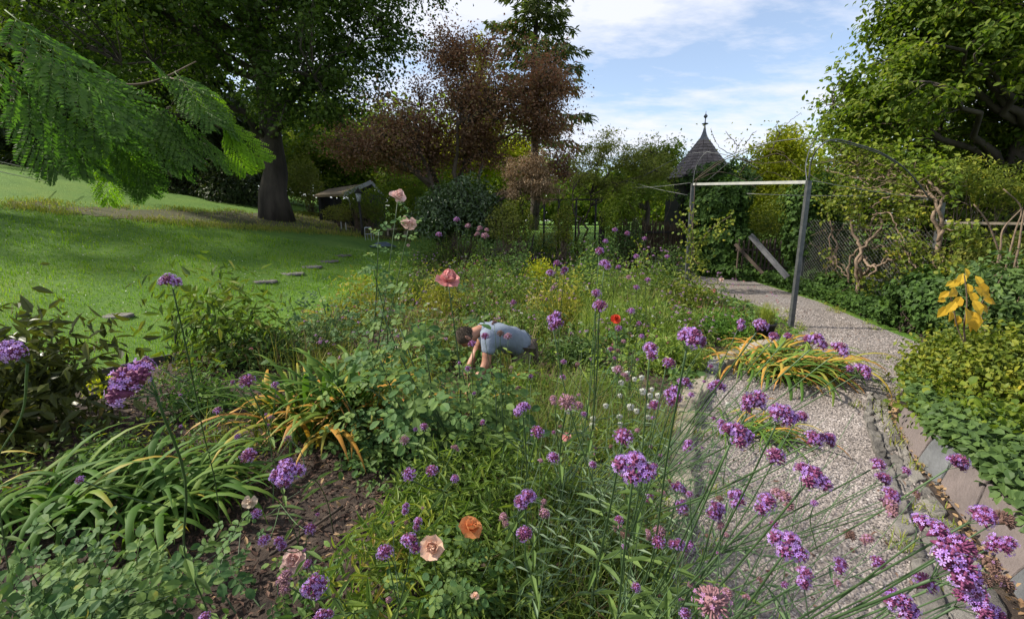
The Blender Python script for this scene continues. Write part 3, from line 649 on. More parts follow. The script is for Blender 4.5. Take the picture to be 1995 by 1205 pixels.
def conifer(name, label, base, h, r, leaf='conifer', nb=70, per=60, droop=.25, low=.08, group=None, L=.22, W=.07, top=None, rag=.25, cat='conifer', tr=None, fullness=1.0):
    t = thing(name, label, cat, base, group); base = np.asarray(base, float)
    mb = MB(); tr = tr or h*.016; tube(mb, limb(base-[0, 0, .2], base+[0, 0, h], 10, 0, .004), tr*(1-.93*np.linspace(0, 1, 10)), 9); mb.build('trunk', M['bark'], t)
    f = np.sort(rs.rand(nb))**.85; z = h*(low+(1-low)*f); a = np.arange(nb)*2.4+rs.rand(nb)*.7; ln = r*((1-f)**.75*.95+.06)*(1-rag+2*rag*rs.rand(nb))
    s = np.linspace(0, 1, 7)[None]; dx = np.cos(a)[:, None]*ln[:, None]*s; dy = np.sin(a)[:, None]*ln[:, None]*s
    dz = z[:, None]+ln[:, None]*(.22*s-droop*2.2*s**2*(1-.6*f[:, None])+.12*s**4)
    pl = np.stack([dx, dy, dz], -1)+base; pl[:, 1:] += rs.randn(nb, 6, 3)*.02*ln[:, None, None]
    bb = MB(); tubes(bb, pl, (ln[:, None]*.012+.006)*(1-.85*s), 4, cap=False); bb.build('branches', M['bark'], t)
    cb = MB(); per_ = (per*(ln/r+.25)).astype(int); k = np.repeat(np.arange(nb), per_); u = .12+.9*rs.rand(len(k))**.8*1.0; u = np.clip(u, 0, 1)
    i0 = np.minimum((u*6).astype(int), 5); fr = (u*6-i0)[:, None]; pos = pl[k, i0]*(1-fr)+pl[k, i0+1]*fr; ax = nrm(pl[k, i0+1]-pl[k, i0])
    side = np.stack([-np.sin(a[k]), np.cos(a[k]), np.zeros(len(k))], -1)*rs.choice([-1, 1], len(k))[:, None]
    wid = (ln[k]*.26*(1-.6*u))[:, None]
    pos = pos+side*wid*rs.rand(len(k), 1)-[0, 0, 1]*(rs.rand(len(k), 1)**2)*.3*ln[k][:, None]*.35
    D = ax*.7+side*.8+rs.randn(len(k), 3)*.35-np.array([0, 0, .45]); N = np.array([0, 0, 1.])+rs.randn(len(k), 3)*.35
    l = L*(.6+.8*rs.rand(len(k))); leaves(cb, pos, D, N, l, l*W/L, T_LANCE); cb.build('crown', M[leaf], t)
    return t
def shrub(name, label, cat, base, ells, N, L, W, leaf, T=T_Q, group=None, tilt=.7, droop=.35, bias=.28, stems=7, bark='twig', clump=0, sr=.012, part='foliage'):
    t = thing(name, label, cat, base, group); base = np.asarray(base, float)
    p, d, r = ellpts(ells, N, bias)
    if clump:
        c, dc, rc = ellpts(ells, clump, bias); k = rs.randint(0, clump, N); p = c[k]+rs.randn(N, 3)*L*1.6; d = nrm(dc[k]+rs.randn(N, 3)*.4)
    gz = hgt(p[:, 0], p[:, 1])+.02; p[:, 2] = np.maximum(p[:, 2], gz+rs.rand(N)*.1)
    mb = MB(); out = d+[0, 0, .35]; l = L*(.6+.8*rs.rand(N)); cloud(mb, p, out, l, l*W/L, T, 0, tilt, droop)
    mb.build(part, M[leaf], t)
    q, _, _ = ellpts(ells, stems*4, .5); sb = MB()
    b0 = base+np.column_stack([rs.randn(len(q), 2)*.12*ells[0][3], np.zeros(len(q))])
    pl = np.array([limb(a, b, 6, .05, .04) for a, b in zip(b0, q)]); tubes(sb, pl, np.broadcast_to(sr*(1-.75*np.linspace(0, 1, 6)), (len(q), 6)), 5, cap=False); sb.build('stem', M[bark], t)
    return t

def EP(px, py, Y, rx, rz, dep=None):            # ellipsoid seen at a picture place, radii in picture px at depth Y
    p = P(px, py, Y); t = Y/ray(px, py)[1]/FPX
    return (p[0], p[1], p[2], rx*t, dep if dep else (rx*t+rz*t)*.5, rz*t)
def T0(px, Y, dz=0.0):                          # ground point at a picture column and depth
    x = ray(px, 427)[0]/ray(px, 427)[1]*Y
    return on(x, Y, dz)
# the big dark tree
b = T0(540, 18)
bx, by, bz = b
tree('large_tree', 'huge dark-leaved tree with a thick flared trunk, spreading over the left lawn', 'tree', b, 11, .47,
     [(bx+.2, by, bz+10.5, 6.6, 6, 6.5), (bx-4.8, by-.5, bz+8.0, 4.6, 4.5, 4.6), (bx+3.6, by-1, bz+8.6, 3.2, 3.8, 5.2), (bx+2.4, by-2.5, bz+4.4, 2.1, 2.2, 2.2), (bx-1.6, by-4.2, bz+7.0, 3.4, 3.0, 3.4), (bx+5.0, by, bz+11.0, 3.0, 3, 4.2)],
     M_=30, K=1500, n=78, L=.14, W=.095, sig=.42, flare=1.5, droop=.6, zmin=bz+2.0, lean=(-.2, 0), limb_r=.30)
# trees and hedging behind it
shr = []
tree('tree', 'unseen leafy tree added beyond the left edge to shade the upper lawn', 'tree', on(-17.5, 12.0), 6, .25, [(-17.2, 12.3, 8.0, 3.2, 3.2, 3.0), (-15.4, 13.8, 7.6, 2.6, 2.4, 2.2), (-18, 10.4, 7.0, 2.2, 2.0, 2.0)], K=150, n=44, L=.15, W=.10, leaf='walnut', sig=.5)  # out-of-view tree, added only to cast shade on the upper lawn
conifer('conifer', 'dark drooping conifer with skirts to the ground behind the far left lawn', T0(150, 25), 13, 3.6, 'darkconifer', 120, 120, .35, .02, 'dark conifers along the top of the lawn', L=.42, W=.13)
conifer('conifer', 'black-green conifer left of the huge tree trunk', T0(400, 23), 10, 2.9, 'darkconifer', 100, 120, .35, .02, 'dark conifers along the top of the lawn', L=.42, W=.13)
conifer('conifer', 'dark conifer between the drooping one and the one beside the trunk', T0(275, 25), 12, 3.3, 'darkconifer', 110, 110, .35, .02, 'dark conifers along the top of the lawn', L=.42, W=.13)
tree('tree', 'yellowish green tree at the far left edge behind the cords', 'tree', T0(-20, 24), 6, .25, [EP(20, 230, 24, 130, 120), EP(-90, 120, 24, 170, 150), EP(60, 305, 25, 90, 50)], K=420, n=70, L=.16, W=.10, leaf='walnut', sig=.45)
tree('tree', 'tall shadowy tree filling the upper left corner behind the feathery branch', 'tree', T0(120, 29), 12, .4, [EP(140, 80, 29, 190, 170), EP(320, 120, 29, 170, 200), EP(30, 10, 29, 170, 120), EP(420, 250, 30, 120, 110)], K=900, n=60, L=.24, W=.16, leaf='linden', sig=.7, M_=20)
shrub('hedge', 'dim evergreen hedge under the conifers along the lawn top', 'hedge', T0(330, 21.5), [EP(200, 372, 22, 130, 45, 1.2), EP(330, 385, 21.5, 110, 45, 1.2), EP(450, 385, 21, 80, 60, 1.2)], 16000, .16, .08, 'darkconifer', T_LANCE, droop=.8)
tree('tree', 'mid-green maple-like tree rising behind the black shed', 'tree', T0(640, 27), 4, .2, [EP(620, 310, 27, 70, 60), EP(700, 300, 27, 80, 60), EP(760, 340, 27, 70, 60), EP(570, 340, 27, 50, 60)], K=420, n=75, L=.15, W=.11, leaf='midgreen', sig=.4)
shrub('shrub', 'green shrub between the black shed and the copper tree', 'shrub', T0(780, 19), [EP(780, 395, 19, 60, 60, 1.2), EP(840, 370, 19, 60, 50, 1.2)], 9000, .10, .06, 'midgreen', T_Q)
shrub('shrub', 'thin rusty-leaved shrub tight beside the huge trunk', 'shrub', T0(610, 22), [EP(600, 365, 22, 34, 40, .8), EP(590, 335, 22, 30, 30, .8)], 3500, .09, .06, 'olive')
# copper-leaved tree, many leaning stems
b = T0(868, 15)
tree('copper_tree', 'copper-brown leaved tree with several leaning stems in front of the sky', 'tree', b, 4.2, .17,
     [EP(930, 190, 15, 120, 95, 1.9), EP(1050, 190, 15, 75, 80, 1.5), EP(1075, 265, 15, 60, 60, 1.2), EP(870, 110, 15, 55, 60, 1.2), EP(780, 250, 15, 70, 70, 1.5), EP(720, 290, 15, 75, 50, 1.3), EP(800, 300, 15, 80, 45, 1.3), EP(1090, 330, 14.8, 45, 30, .9), EP(900, 290, 15.5, 110, 55, 1.2)],
     M_=24, K=1000, n=54, L=.075, W=.055, sig=.36, bark='bark_brown', leaf='copper', stems=4, droop=.2, limb_r=.5, spread=.55)
conifer('spruce', 'tall ragged spruce rising into the clouds behind the copper tree', T0(1040, 25), 17, 3.0, 'conifer', 120, 105, .18, .25, L=.34, W=.11, rag=.35)
tree('young_tree', 'narrow yellow-green tree tip poking above the copper leaves', 'tree', T0(935, 22), 7.5, .1, [EP(932, 110, 22, 22, 40, .5), EP(940, 180, 22, 34, 50, .7), EP(930, 250, 22, 45, 50, .9)], K=110, n=50, L=.12, W=.08, leaf='yellowgreen', sig=.22)
tree('tree', 'sunlit yellow-green tree seen between the stems of the copper tree', 'tree', T0(900, 32), 5, .2, [EP(850, 310, 32, 60, 40), EP(930, 300, 32, 80, 55), EP(1000, 310, 32, 45, 45), EP(780, 310, 32, 50, 50)], K=380, n=60, L=.2, W=.14, leaf='yellowgreen', sig=.5)
b = T0(905, 12.5)
shrub('shrub', 'rounded dark glossy evergreen shrub below the copper tree', 'shrub', b, [EP(900, 405, 12.5, 75, 55, 1.0), EP(850, 430, 12.3, 48, 38, .8), EP(955, 425, 12.5, 42, 42, .8)], 11000, .11, .045, 'rhodo', T_LANCE, droop=.5)
b = T0(1032, 12)
tree('small_tree', 'little standard tree with a round head of dry brown foliage', 'tree', b, 1.45, .045, [EP(1030, 335, 12, 55, 42, .7), EP(1060, 370, 12, 40, 30, .5), EP(1000, 370, 12, 30, 22, .5)], K=230, n=42, L=.06, W=.022, leaf='drybrown', T=T_LANCE, sig=.10, stems=2, droop=1.2, spread=.12)
b = T0(1132, 13)
tree('gnarled_tree', 'slender gnarled tree with grey-green leaves between fence and reed screen', 'tree', b, 2.0, .07, [EP(1180, 290, 13, 55, 42, .8), EP(1250, 310, 13.4, 55, 42, .8), EP(1145, 340, 13, 40, 40, .6), EP(1290, 330, 13.6, 32, 42, .6), EP(1215, 360, 13, 60, 35, .7)], K=260, n=46, L=.065, W=.03, leaf='olive', sig=.17, stems=2, spread=.2, bark='bark_brown')
tree('tree', 'fresh green tree behind the pointed tiled roof on its left', 'tree', T0(1260, 24), 4.2, .15, [EP(1290, 330, 24, 42, 55, 1.3), EP(1235, 350, 24, 50, 45, 1.3), EP(1170, 370, 24, 50, 40, 1.2)], K=260, n=60, L=.15, W=.08, leaf='midgreen', sig=.35)
tree('tree', 'bright yellow-green tree glowing between the tiled roof and the right-hand trees', 'tree', T0(1530, 24), 5, .2, [EP(1530, 300, 24, 62, 55, 1.5), EP(1490, 370, 24, 60, 60, 1.5), EP(1570, 370, 24, 60, 60, 1.5), EP(1450, 440, 24, 60, 50, 1.3), EP(1530, 460, 23, 80, 50, 1.5)], K=480, n=62, L=.17, W=.09, leaf='yellowgreen', sig=.4)
shrub('shrub', 'loose yellow-green shrub seen through the metal archway', 'shrub', T0(1500, 12), [EP(1490, 470, 12, 55, 60, .9), EP(1530, 420, 12, 40, 60, .8), EP(1460, 440, 12.4, 40, 55, .7)], 6500, .06, .035, 'snow')
# big trees of the right
b = T0(1950, 9.5)
tree('broadleaf_tree', 'large leafy green tree overhanging from the upper right edge', 'tree', b, 5.2, .26, [EP(1850, 90, 9.5, 150, 110, 1.7), EP(1725, 190, 9.5, 105, 105, 1.4), EP(1810, 10, 9.5, 130, 60, 1.3), EP(1960, 40, 9.5, 120, 120, 1.6), EP(1700, 250, 9.7, 60, 50, .9), EP(2100, 150, 9.5, 170, 150, 1.8), EP(1770, -90, 9.8, 110, 70, 1.2)], M_=22, K=620, n=60, L=.105, W=.06, sig=.22, leaf='walnut', droop=.9, T=T_L)
b = T0(1800, 11.5)
conifer('yew_tree', 'broad dark yew with feathery yellow-tipped sprays behind the vine tangle', b, 6.4, 3.2, 'yew', 130, 170, .12, .02, L=.17, W=.045, rag=.25)
conifer('yew_tree', 'darkest yew at the right edge behind the horizontal rail', T0(2010, 9.6), 6.0, 2.6, 'yew', 120, 170, .12, .02, L=.16, W=.045)
shrub('yew_bush', 'bright yellow-tipped yew branch tips above the rail on the right', 'yew', T0(1880, 8.0), [EP(1865, 345, 8, 60, 35, .5), EP(1960, 370, 8, 50, 40, .5), EP(1790, 360, 8.2, 40, 25, .4)], 5200, .07, .022, 'snow', T_LANCE, stems=6)
# far woods closing the view, and the sunny field beyond the gate
mb = MB(); tbm = MB()
for k in range(72):
    a = -1.35+2.7*k/71; d = 46+14*rs.rand(); x, y = math.sin(a)*d, math.cos(a)*d; g = float(hgt(x, y)); hgt_ = 7+5*rs.rand() if not .12 < a < .62 else 4.0+1.2*rs.rand(); r = 3.2+1.5*rs.rand()
    e = [(x, y, g+hgt_*.55, r, r, hgt_*.55)]
    p, dd, _ = ellpts(e, 1500, .25); l = .5*(.6+.8*rs.rand(len(p))); cloud(mb, p, dd+[0, 0, .3], l, l*.7, T_Q, 0, .6, .3)
    tubes(tbm, np.array([limb(np.array([x, y, g]), np.array([x, y, g+hgt_*.8]), 4, 0, .01)]), np.array([[.2, .15, .12, .05]]), 5)
w_ = mb.build('distant_woods', M['midgreen'], kind='stuff')
tb_ = tbm.build('distant_trunks', M['bark'], None); tb_['kind'] = 'stuff'

# ================================================================ GARDEN STRUCTURES
# shed
Ys = 20.0; sb = T0(665, Ys); sx, sy, sz = sb
sz = P(665, 432, Ys)[2]; 
sh = thing('shed', 'small black timber shed with a mossy mono-pitch roof beside the huge trunk', 'shed', (sx, sy, sz))
def SP(px, py, dy=0.0): return P(px, py, Ys+dy)
c1, c2 = SP(628, 430), SP(628, 378); r1 = SP(722, 430)
wh = c2[2]-sz+.25
for nme, ctr, size in (('side_wall', (c1[0]+.05, sy+1.2, sz+wh/2-.4), (.09, 2.4, wh+.8)), ('back_wall', ((c1[0]+r1[0])/2, sy+2.4, sz+wh/2-.4), (r1[0]-c1[0], .09, wh+.8)), ('gable_wall', (r1[0]-.05, sy+1.2, sz+wh/2-.2), (.09, 2.4, wh+1.2))):
    top_ = P(640, 383 if nme != 'gable_wall' else 376, Ys)[2]; lo_ = sz-.5; box(MB(), (ctr[0], ctr[1], (top_+lo_)/2), (size[0], size[1], top_-lo_)).build(nme, M['blackwood'], sh)
for q in (632, 660, 690):
    g = SP(q, 430); top_ = P(640, 383, Ys)[2]; box(MB(), (g[0], sy+.02-.3, (top_+sz-.5)/2), (.12, .12, top_-sz+.5)).build('post', M['blackwood'], sh)
# roof: shallow, rising to the right
ra, rb_ = SP(612, 380, -.3), SP(722, 357, -.3); rc, rd_ = SP(676, 379, -.6), SP(705, 358, 2.6)
q = [SP(612, 380, -.4), SP(674, 378, -.9), SP(724, 356, -.3), SP(700, 359, 2.6), SP(640, 368, 2.8)]
V = q+[v-[0, 0, .09] for v in q]; k = 5
o = MB().add(V, [[0, 1, 2, 3, 4], [9, 8, 7, 6, 5]]+[[j, j+5, (j+1) % 5+5, (j+1) % 5] for j in range(5)]).build('roof', M['shingle'], sh)
bar(MB(), q[1]+[0, -.03, 0], q[2]+[0, -.03, .03], .07, .16).build('fascia', M['fascia'], sh)
bar(MB(), q[2]+[0, -.01, .02], SP(746, 381, -.1), .06, .10).build('fascia', M['fascia'], sh)
V = [q[1]+[.05, .1, -.06], q[2]+[-.05, .1, -.06], SP(718, 378, -.2), SP(742, 381, -.1), SP(720, 400, -.2), SP(684, 384, -.6)]
V2 = [v+[0, .06, 0] for v in V]
MB().add(V+V2, [[0, 5, 4, 2, 1], [6, 7, 8, 10, 11]]+[[0, 1, 7, 6], [1, 2, 8, 7], [2, 4, 10, 8], [4, 5, 11, 10], [5, 0, 6, 11]]).build('gable_boards', M['greywall'], sh)
tube(MB(), spline([q[1]+[0, -.08, 0], SP(671, 383, -.95), SP(680, 390, -.95), SP(683, 404, -.95)], 12), .03, 6).build('drain_pipe', M['fascia'], sh)
for (x_, y_, rx, n_, lab) in ((662, 415, 30, 2600, 'low grey-green mounded shrub in front of the black shed'), (722, 412, 26, 2200, 'silvery mounded shrub behind the lamp post'), (695, 388, 26, 2000, 'leafy green shrub rising against the shed gable')):
    shrub('shrub', lab, 'shrub', T0(x_, 18.8), [EP(x_, y_, 18.8, rx, 16 if y_ > 400 else 24, .5)], n_, .06, .02, 'olive' if y_ > 400 else 'midgreen', T_LANCE)
# lamp post
lb = T0(704, 17.2); lp = thing('lamp_post', 'black garden lamp post standing by the mounded shrubs near the shed', 'lamp post', lb)
top = P(697, 382, 17.2); tube(MB(), [lb-[0, 0, .1], lb+[0, 0, .4], lb+[-.02, 0, .8], [lb[0]-.05, lb[1], top[2]-.2]], [.06, .05, .045, .04], 8).build('post', M['iron'], lp)
c = np.array([lb[0]-.05, lb[1], top[2]])
def lathe(mb, c, prof, n=16, mat=0, sm=True):
    V = [[c[0]+r*math.cos(2*PI*j/n), c[1]+r*math.sin(2*PI*j/n), c[2]+z] for r, z in prof for j in range(n)]
    F = [[k*n+j, k*n+(j+1) % n, (k+1)*n+(j+1) % n, (k+1)*n+j] for k in range(len(prof)-1) for j in range(n)]
    mb.add(V, F, mat, sm); return mb
lathe(MB(), c, [(.001, -.2), (.07, -.2), (.11, .1), (.001, .1)], 8).build('lantern', M['fascia'], lp)
lathe(MB(), c, [(.001, .10), (.17, .10), (.10, .2), (.03, .27), (.001, .34)], 8).build('lantern_cap', M['iron'], lp)
# timber seats and clutter right of the lamp
for (a, b_, hh, lab) in (((748, 434), (790, 431), .16, 'pale timber bench top beside the dark shrub, upper of two'), ((752, 447), (795, 444), .12, 'lower grey timber plank beside the dark shrub')):
    yb = 20.5 if hh > .14 else 18.6; t = thing('timber_bench', lab, 'bench', T0((a[0]+b_[0])/2, yb)); A, B = P(*a, yb), P(*b_, yb)
    bar(MB(), A, B, .38, hh*.5).build('seat', M['timber'], t)
    for q in (.12, .88):
        p = A+(B-A)*q; g = float(hgt(p[0], p[1])); box(MB(), (p[0], p[1], (p[2]+g)/2-.03), (.07, .3, max(.1, p[2]-g-.05))).build('leg', M['timber'], t)
hs_ = thing('garden_hose', 'grey-blue coiled hose lying on the ground beyond the lawn', 'hose', T0(742, 15.5))
a = np.linspace(0, 8*PI, 90); c = T0(742, 15.5, .05); tube(MB(), np.column_stack([c[0]+np.cos(a)*(.45-.012*a), c[1]+np.sin(a)*(.35-.01*a), c[2]+.006*a]), .022, 6).build('coil', solid('hose_grey', [(.06, .09, .12), (.12, .16, .20)], 9, .5, 0), hs_)
g0 = T0(716, 16.6); cs = .55
ch = thing('metal_chair', 'thin wire-framed garden seat on the verge right of the lamp post', 'chair', g0)
for dx in (-.2, .2):
    tube(MB(), spline([g0+np.array([dx, 0, 0])*cs, g0+np.array([dx-.04, .02, .45])*cs, g0+np.array([dx-.06, .1, .9])*cs], 8), .010, 6).build('frame', M['fascia'], ch)
    tube(MB(), spline([g0+np.array([dx+.05, .35, 0])*cs, g0+np.array([dx+.02, .3, .45])*cs], 4), .010, 6).build('leg', M['fascia'], ch)
bar(MB(), g0+np.array([-.22, .16, .45])*cs, g0+np.array([.16, .16, .45])*cs, .2, .015).build('seat', M['fascia'], ch); bar(MB(), g0+np.array([-.26, .1, .88])*cs, g0+np.array([.16, .1, .88])*cs, .015, .04).build('backrest', M['fascia'], ch)
for k in range(2):
    s = thing('marker_stake', ('left' if k == 0 else 'right')+' one of two short white stakes before the grey-green mound', 'stake', T0(664+9*k, 18.2), 'white stakes'); g = T0(664+9*k, 18.2); bar(MB(), g, g+[0, 0, .30], .03, .03).build('stake', M['whitebar'], s)
# pavilion with pointed roof
Yg = 16.0; ap = P(1372, 262, Yg); ev = P(1372, 345, Yg)[2]; hw = 62*(Yg/ray(1372, 345)[1])/FPX*1.0
gz_ = float(hgt(ap[0], Yg)); pv = thing('pavilion', 'small pavilion with a steep pointed brown-tiled roof and metal finial', 'pavilion', (ap[0], Yg, gz_))
box(MB(), (ap[0], Yg, (gz_+ev)/2), (1.75, 1.75, ev-gz_)).build('wall', M['blackwood'], pv)
H = ap[2]-ev; prof = [(hw*1.06, -.06), (hw*.86, .14*H), (hw*.66, .34*H), (hw*.46, .54*H), (hw*.27, .745*H), (hw*.13, .90*H)]
def prof_at(f):
    zs = [p[1] for p in prof]; rs_ = [p[0] for p in prof]; z = zs[0]+(zs[-1]-zs[0])*f; return float(np.interp(z, zs, rs_)), z
ns = 8; rows = 13
V = [[ap[0]+r*.985*math.cos(a), Yg+r*.985*math.sin(a), ev+z-.02] for r, z in prof for a in [(j+.5)*2*PI/ns for j in range(ns)]]
F = [[k*ns+j, k*ns+(j+1) % ns, (k+1)*ns+(j+1) % ns, (k+1)*ns+j] for k in range(len(prof)-1) for j in range(ns)]+[list(range(ns))[::-1]]
rf = MB().add(V, F).build('roof', M['slate'], pv)
for r_ in range(rows):
    f0, f1 = r_/rows, (r_+1.25)/rows
    ra_, za = prof_at(f0); rb2, zb = prof_at(min(f1, 1))
    for j in range(ns):
        a0, a1 = (j-.5)*2*PI/ns, (j+.5)*2*PI/ns
        p0, p1 = np.array([math.cos(a0), math.sin(a0)]), np.array([math.cos(a1), math.sin(a1)])
        n = max(1, int(round(np.linalg.norm((p1-p0)*ra_)/.17))); off = (r_ % 2)*.5/n
        vis = math.sin((j)*2*PI/ns) < .35
        mbt = MB()
        for q in range(n):
            u0, u1 = q/n+.015/n, (q+1)/n-.03/n
            b0 = p0+(p1-p0)*u0; b1 = p0+(p1-p0)*u1; lift = .022+.01*rs.rand()
            v = [[*(b0*ra_), za-.01], [*(b1*ra_), za-.01], [*(b1*rb2), zb], [*(b0*rb2), zb]]
            on_ = np.array([*(b0+b1)/2, .45]); v = np.array(v)+on_*np.array([lift, lift, lift*.6, lift*.6])[:, None]*np.array([[1], [1], [.25], [.25]])
            v = v+[ap[0], Yg, ev]; v = np.vstack([v, v-on_*.018])
            m1 = MB().add(v, [[0, 1, 2, 3], [0, 4, 5, 1], [1, 5, 6, 2], [3, 2, 6, 7], [0, 3, 7, 4]])
            if vis and r_ < 12: m1.build('shingle', M['slate'], rf)
            else: mbt.add(v, [[0, 1, 2, 3], [0, 4, 5, 1], [1, 5, 6, 2], [3, 2, 6, 7], [0, 3, 7, 4]])
        if mbt.n: mbt.build('rear_shingles', M['slate'], rf, kind='stuff')
ft = P(1373, 216, Yg)[2]-ev
lathe(MB(), (ap[0], Yg, ev), [(hw*.17, .86*H), (hw*.10, .95*H), (hw*.055, 1.05*H), (.03, 1.16*H), (.018, H+(ft-H)*.38), (.02, H+(ft-H)*.40), (.10, H+(ft-H)*.44), (.11, H+(ft-H)*.46), (.02, H+(ft-H)*.50), (.016, H+(ft-H)*.68), (.03, H+(ft-H)*.70), (.062, H+(ft-H)*.75), (.066, H+(ft-H)*.78), (.04, H+(ft-H)*.83), (.012, H+(ft-H)*.87), (.004, ft)], 12).build('finial', M['lead'], pv)
def ivy_mass(label, base, ells, N, L=.085, mat='ivy', name='ivy', T=T_IVY, bias=.16, grp=None, cat='ivy'):
    return shrub(name, label, cat, base, ells, N, L, L*.95, mat, T, grp, tilt=.45, droop=1.0, bias=bias, stems=8, bark='bark_brown')
ivy_mass('ivy climbing over the eaves and lower roof of the pavilion', T0(1400, 15), [EP(1385, 338, 14.9, 34, 20, .7), EP(1425, 360, 14.8, 48, 42, .9), EP(1345, 352, 15.2, 28, 10, .5), EP(1372, 390, 15, 50, 38, .9)], 5200, .10)
ivy_mass('thick column of dark ivy filling the left half of the metal archway', T0(1408, 11.7), [EP(1406, 400, 11.8, 50, 45, .6), EP(1410, 470, 11.7, 56, 55, .6), EP(1400, 525, 11.6, 50, 36, .6), EP(1450, 528, 11.4, 52, 30, .6)], 13500, .095)
ivy_mass('dark ivy column behind the right post of the metal archway', T0(1575, 10.6), [EP(1562, 400, 10.6, 32, 45, .4), EP(1556, 460, 10.6, 28, 60, .4), EP(1590, 400, 10.7, 38, 50, .4), EP(1600, 470, 10.7, 40, 60, .4), EP(1580, 530, 10.6, 36, 34, .4)], 8500, .08)
# reed screen
rp_ = thing('reed_screen', 'brown brushwood screen right of the narrow gate', 'screen', T0(1270, 12.8)); mb = MB()
for k in range(300):
    g = T0(1205+125*rs.rand(), 12.7+.15*rs.rand()); tp = g+[rs.randn()*.05, 0, 1.05+.22*rs.rand()]
    tubes(mb, np.array([[g, (g+tp)/2+rs.randn(3)*.012, tp]]), np.array([[.012, .01, .006]]), 4, cap=False)
mb.build('reeds', M['reed'], rp_, kind='stuff'); a, b_ = T0(1203, 12.68, .4), T0(1333, 12.68, .4); bar(MB(), a, b_, .03, .04).build('rail', M['blackwood'], rp_); bar(MB(), a+[0, 0, .55], b_+[0, 0, .55], .03, .04).build('rail', M['blackwood'], rp_)
shrub('shrub', 'green climber hanging over the top of the brushwood screen', 'climber', T0(1265, 12.6), [EP(1270, 375, 12.6, 55, 20, .4), EP(1225, 395, 12.4, 25, 35, .4), EP(1190, 420, 12.2, 24, 42, .4)], 4200, .055, .04, 'midgreen')
# garden fence with gate
fe = thing('fence', 'thin dark metal fence with upright posts and mesh in front of the bright field', 'fence', T0(1090, 15))
for px in (1060, 1088, 1122, 1160):
    g = T0(px, 15); tube(MB(), [g-[0, 0, .1], g+[0, 0, 1.75]], .03, 8).build('post', M['iron'], fe)
mb = MB()
for q in np.arange(-14, 22):
    for s_ in (1, -1):
        x0 = T0(1045, 15)[0]+q*.09; ln = .85
        p0 = np.array([x0 if s_ > 0 else x0+ln, 15, float(hgt(3, 15))+.05]); p1 = p0+[s_*ln, 0, ln]
        lo, hi = T0(1055, 15)[0], T0(1165, 15)[0]; f = [(lo-p0[0])/(p1[0]-p0[0]), (hi-p0[0])/(p1[0]-p0[0])]; f0, f1 = max(0, min(f)), min(1, max(f))
        if f1 > f0: tubes(mb, np.array([[p0+(p1-p0)*f0, p0+(p1-p0)*f1]]), np.array([[.005, .005]]), 3, cap=False)
mb.build('wire_mesh', M['wire'], fe, kind='stuff')
bar(MB(), T0(1040, 15, 1.72), T0(1180, 15, 1.72), .04, .05).build('top_rail', M['iron'], fe)
gp_ = thing('gate_post', 'stout dark post right of the gap with the bright field', 'post', T0(1173, 12.4)); g = T0(1173, 12.4); box(MB(), g+[0, 0, .75], (.14, .14, 1.6)).build('post', M['blackwood'], gp_)
for k, (px, py) in enumerate(((985, 400), (1010, 395), (1100, 400), (1225, 440))):
    shrub('shrub', ['wispy light-green shrub left of the brown-headed little tree', 'wispy light-green shrub at the foot of the brown-headed little tree', 'thin sunlit sapling by the fence posts', 'low dark shrub at the foot of the brushwood screen'][k], 'shrub', T0(px, 11.6+.2*k), [EP(px, py+35, 11.6+.2*k, 34 if k != 2 else 20, 42, .4)], 2400, .05, .03, ['olive', 'snow', 'snow', 'herbdark'][k])

# ---- metal archway / rose arch frame with white crossbar
p1t, p2t = P(1350, 357, 10.6), P(1576, 352, 7.3)
g1 = on(P(1337, 545, 10.6)[0], 10.6); g2 = on(P(1540, 640, 7.3)[0], 7.3)
ar = thing('metal_archway', 'galvanised square-tube archway with a pale crossbar standing on the path edge', 'archway', g2)
bar(MB(), g1-[0, 0, .1], p1t, .07, .07).build('post', M['galv'], ar)
bar(MB(), g2-[0, 0, .1], p2t, .065, .065).build('post', M['galv'], ar)
bar(MB(), p1t+[0, 0, -.02]+nrm(p2t-p1t)*.04, p2t+[0, 0, -.02]-nrm(p2t-p1t)*.04, .04, .05).build('crossbar', M['whitebar'], ar)
def px_path(lst, n=30): return spline([P(*q) for q in lst], n)
hoops = [[(1576, 352, 7.3), (1580, 315, 7.25), (1597, 285, 7.1), (1625, 272, 7.3), (1665, 280, 7.4), (1719, 299, 7.5), (1770, 335, 7.6), (1815, 392, 7.7)],
         [(1350, 357, 10.6), (1356, 325, 10.6), (1372, 300, 10.5), (1385, 295, 10.4)],
         [(1378, 352, 10.5), (1432, 308, 9.8), (1490, 281, 8.9), (1557, 270, 8.2), (1600, 272, 8.1), (1656, 281, 8.2), (1719, 302, 8.2), (1756, 326, 8.2)],
         [(1254, 343, 12.5), (1324, 306, 11.6), (1378, 297, 11), (1432, 307, 10.4), (1480, 330, 10)],
         [(1572, 352, 7.32), (1570, 320, 7.6), (1580, 285, 8.0), (1590, 268, 8.2)]]
for k_, h_ in enumerate(hoops): tube(MB(), px_path(h_), .012 if k_ == 0 else .008, 6).build('hoop', M['galv'], ar)
for a, b_ in (((1220, 366, 12.6), (1346, 356, 10.6)), ((1455, 377, 9.5), (1730, 380, 8.6)), ((1585, 352, 7.3), (1830, 388, 7.7)), ((1220, 352, 12.8), (1340, 380, 10.8))):
    A, B = P(*a), P(*b_); pl = limb(A, B, 8, -.012, 0); tube(MB(), pl, .006, 5).build('wire', M['wire'], ar)
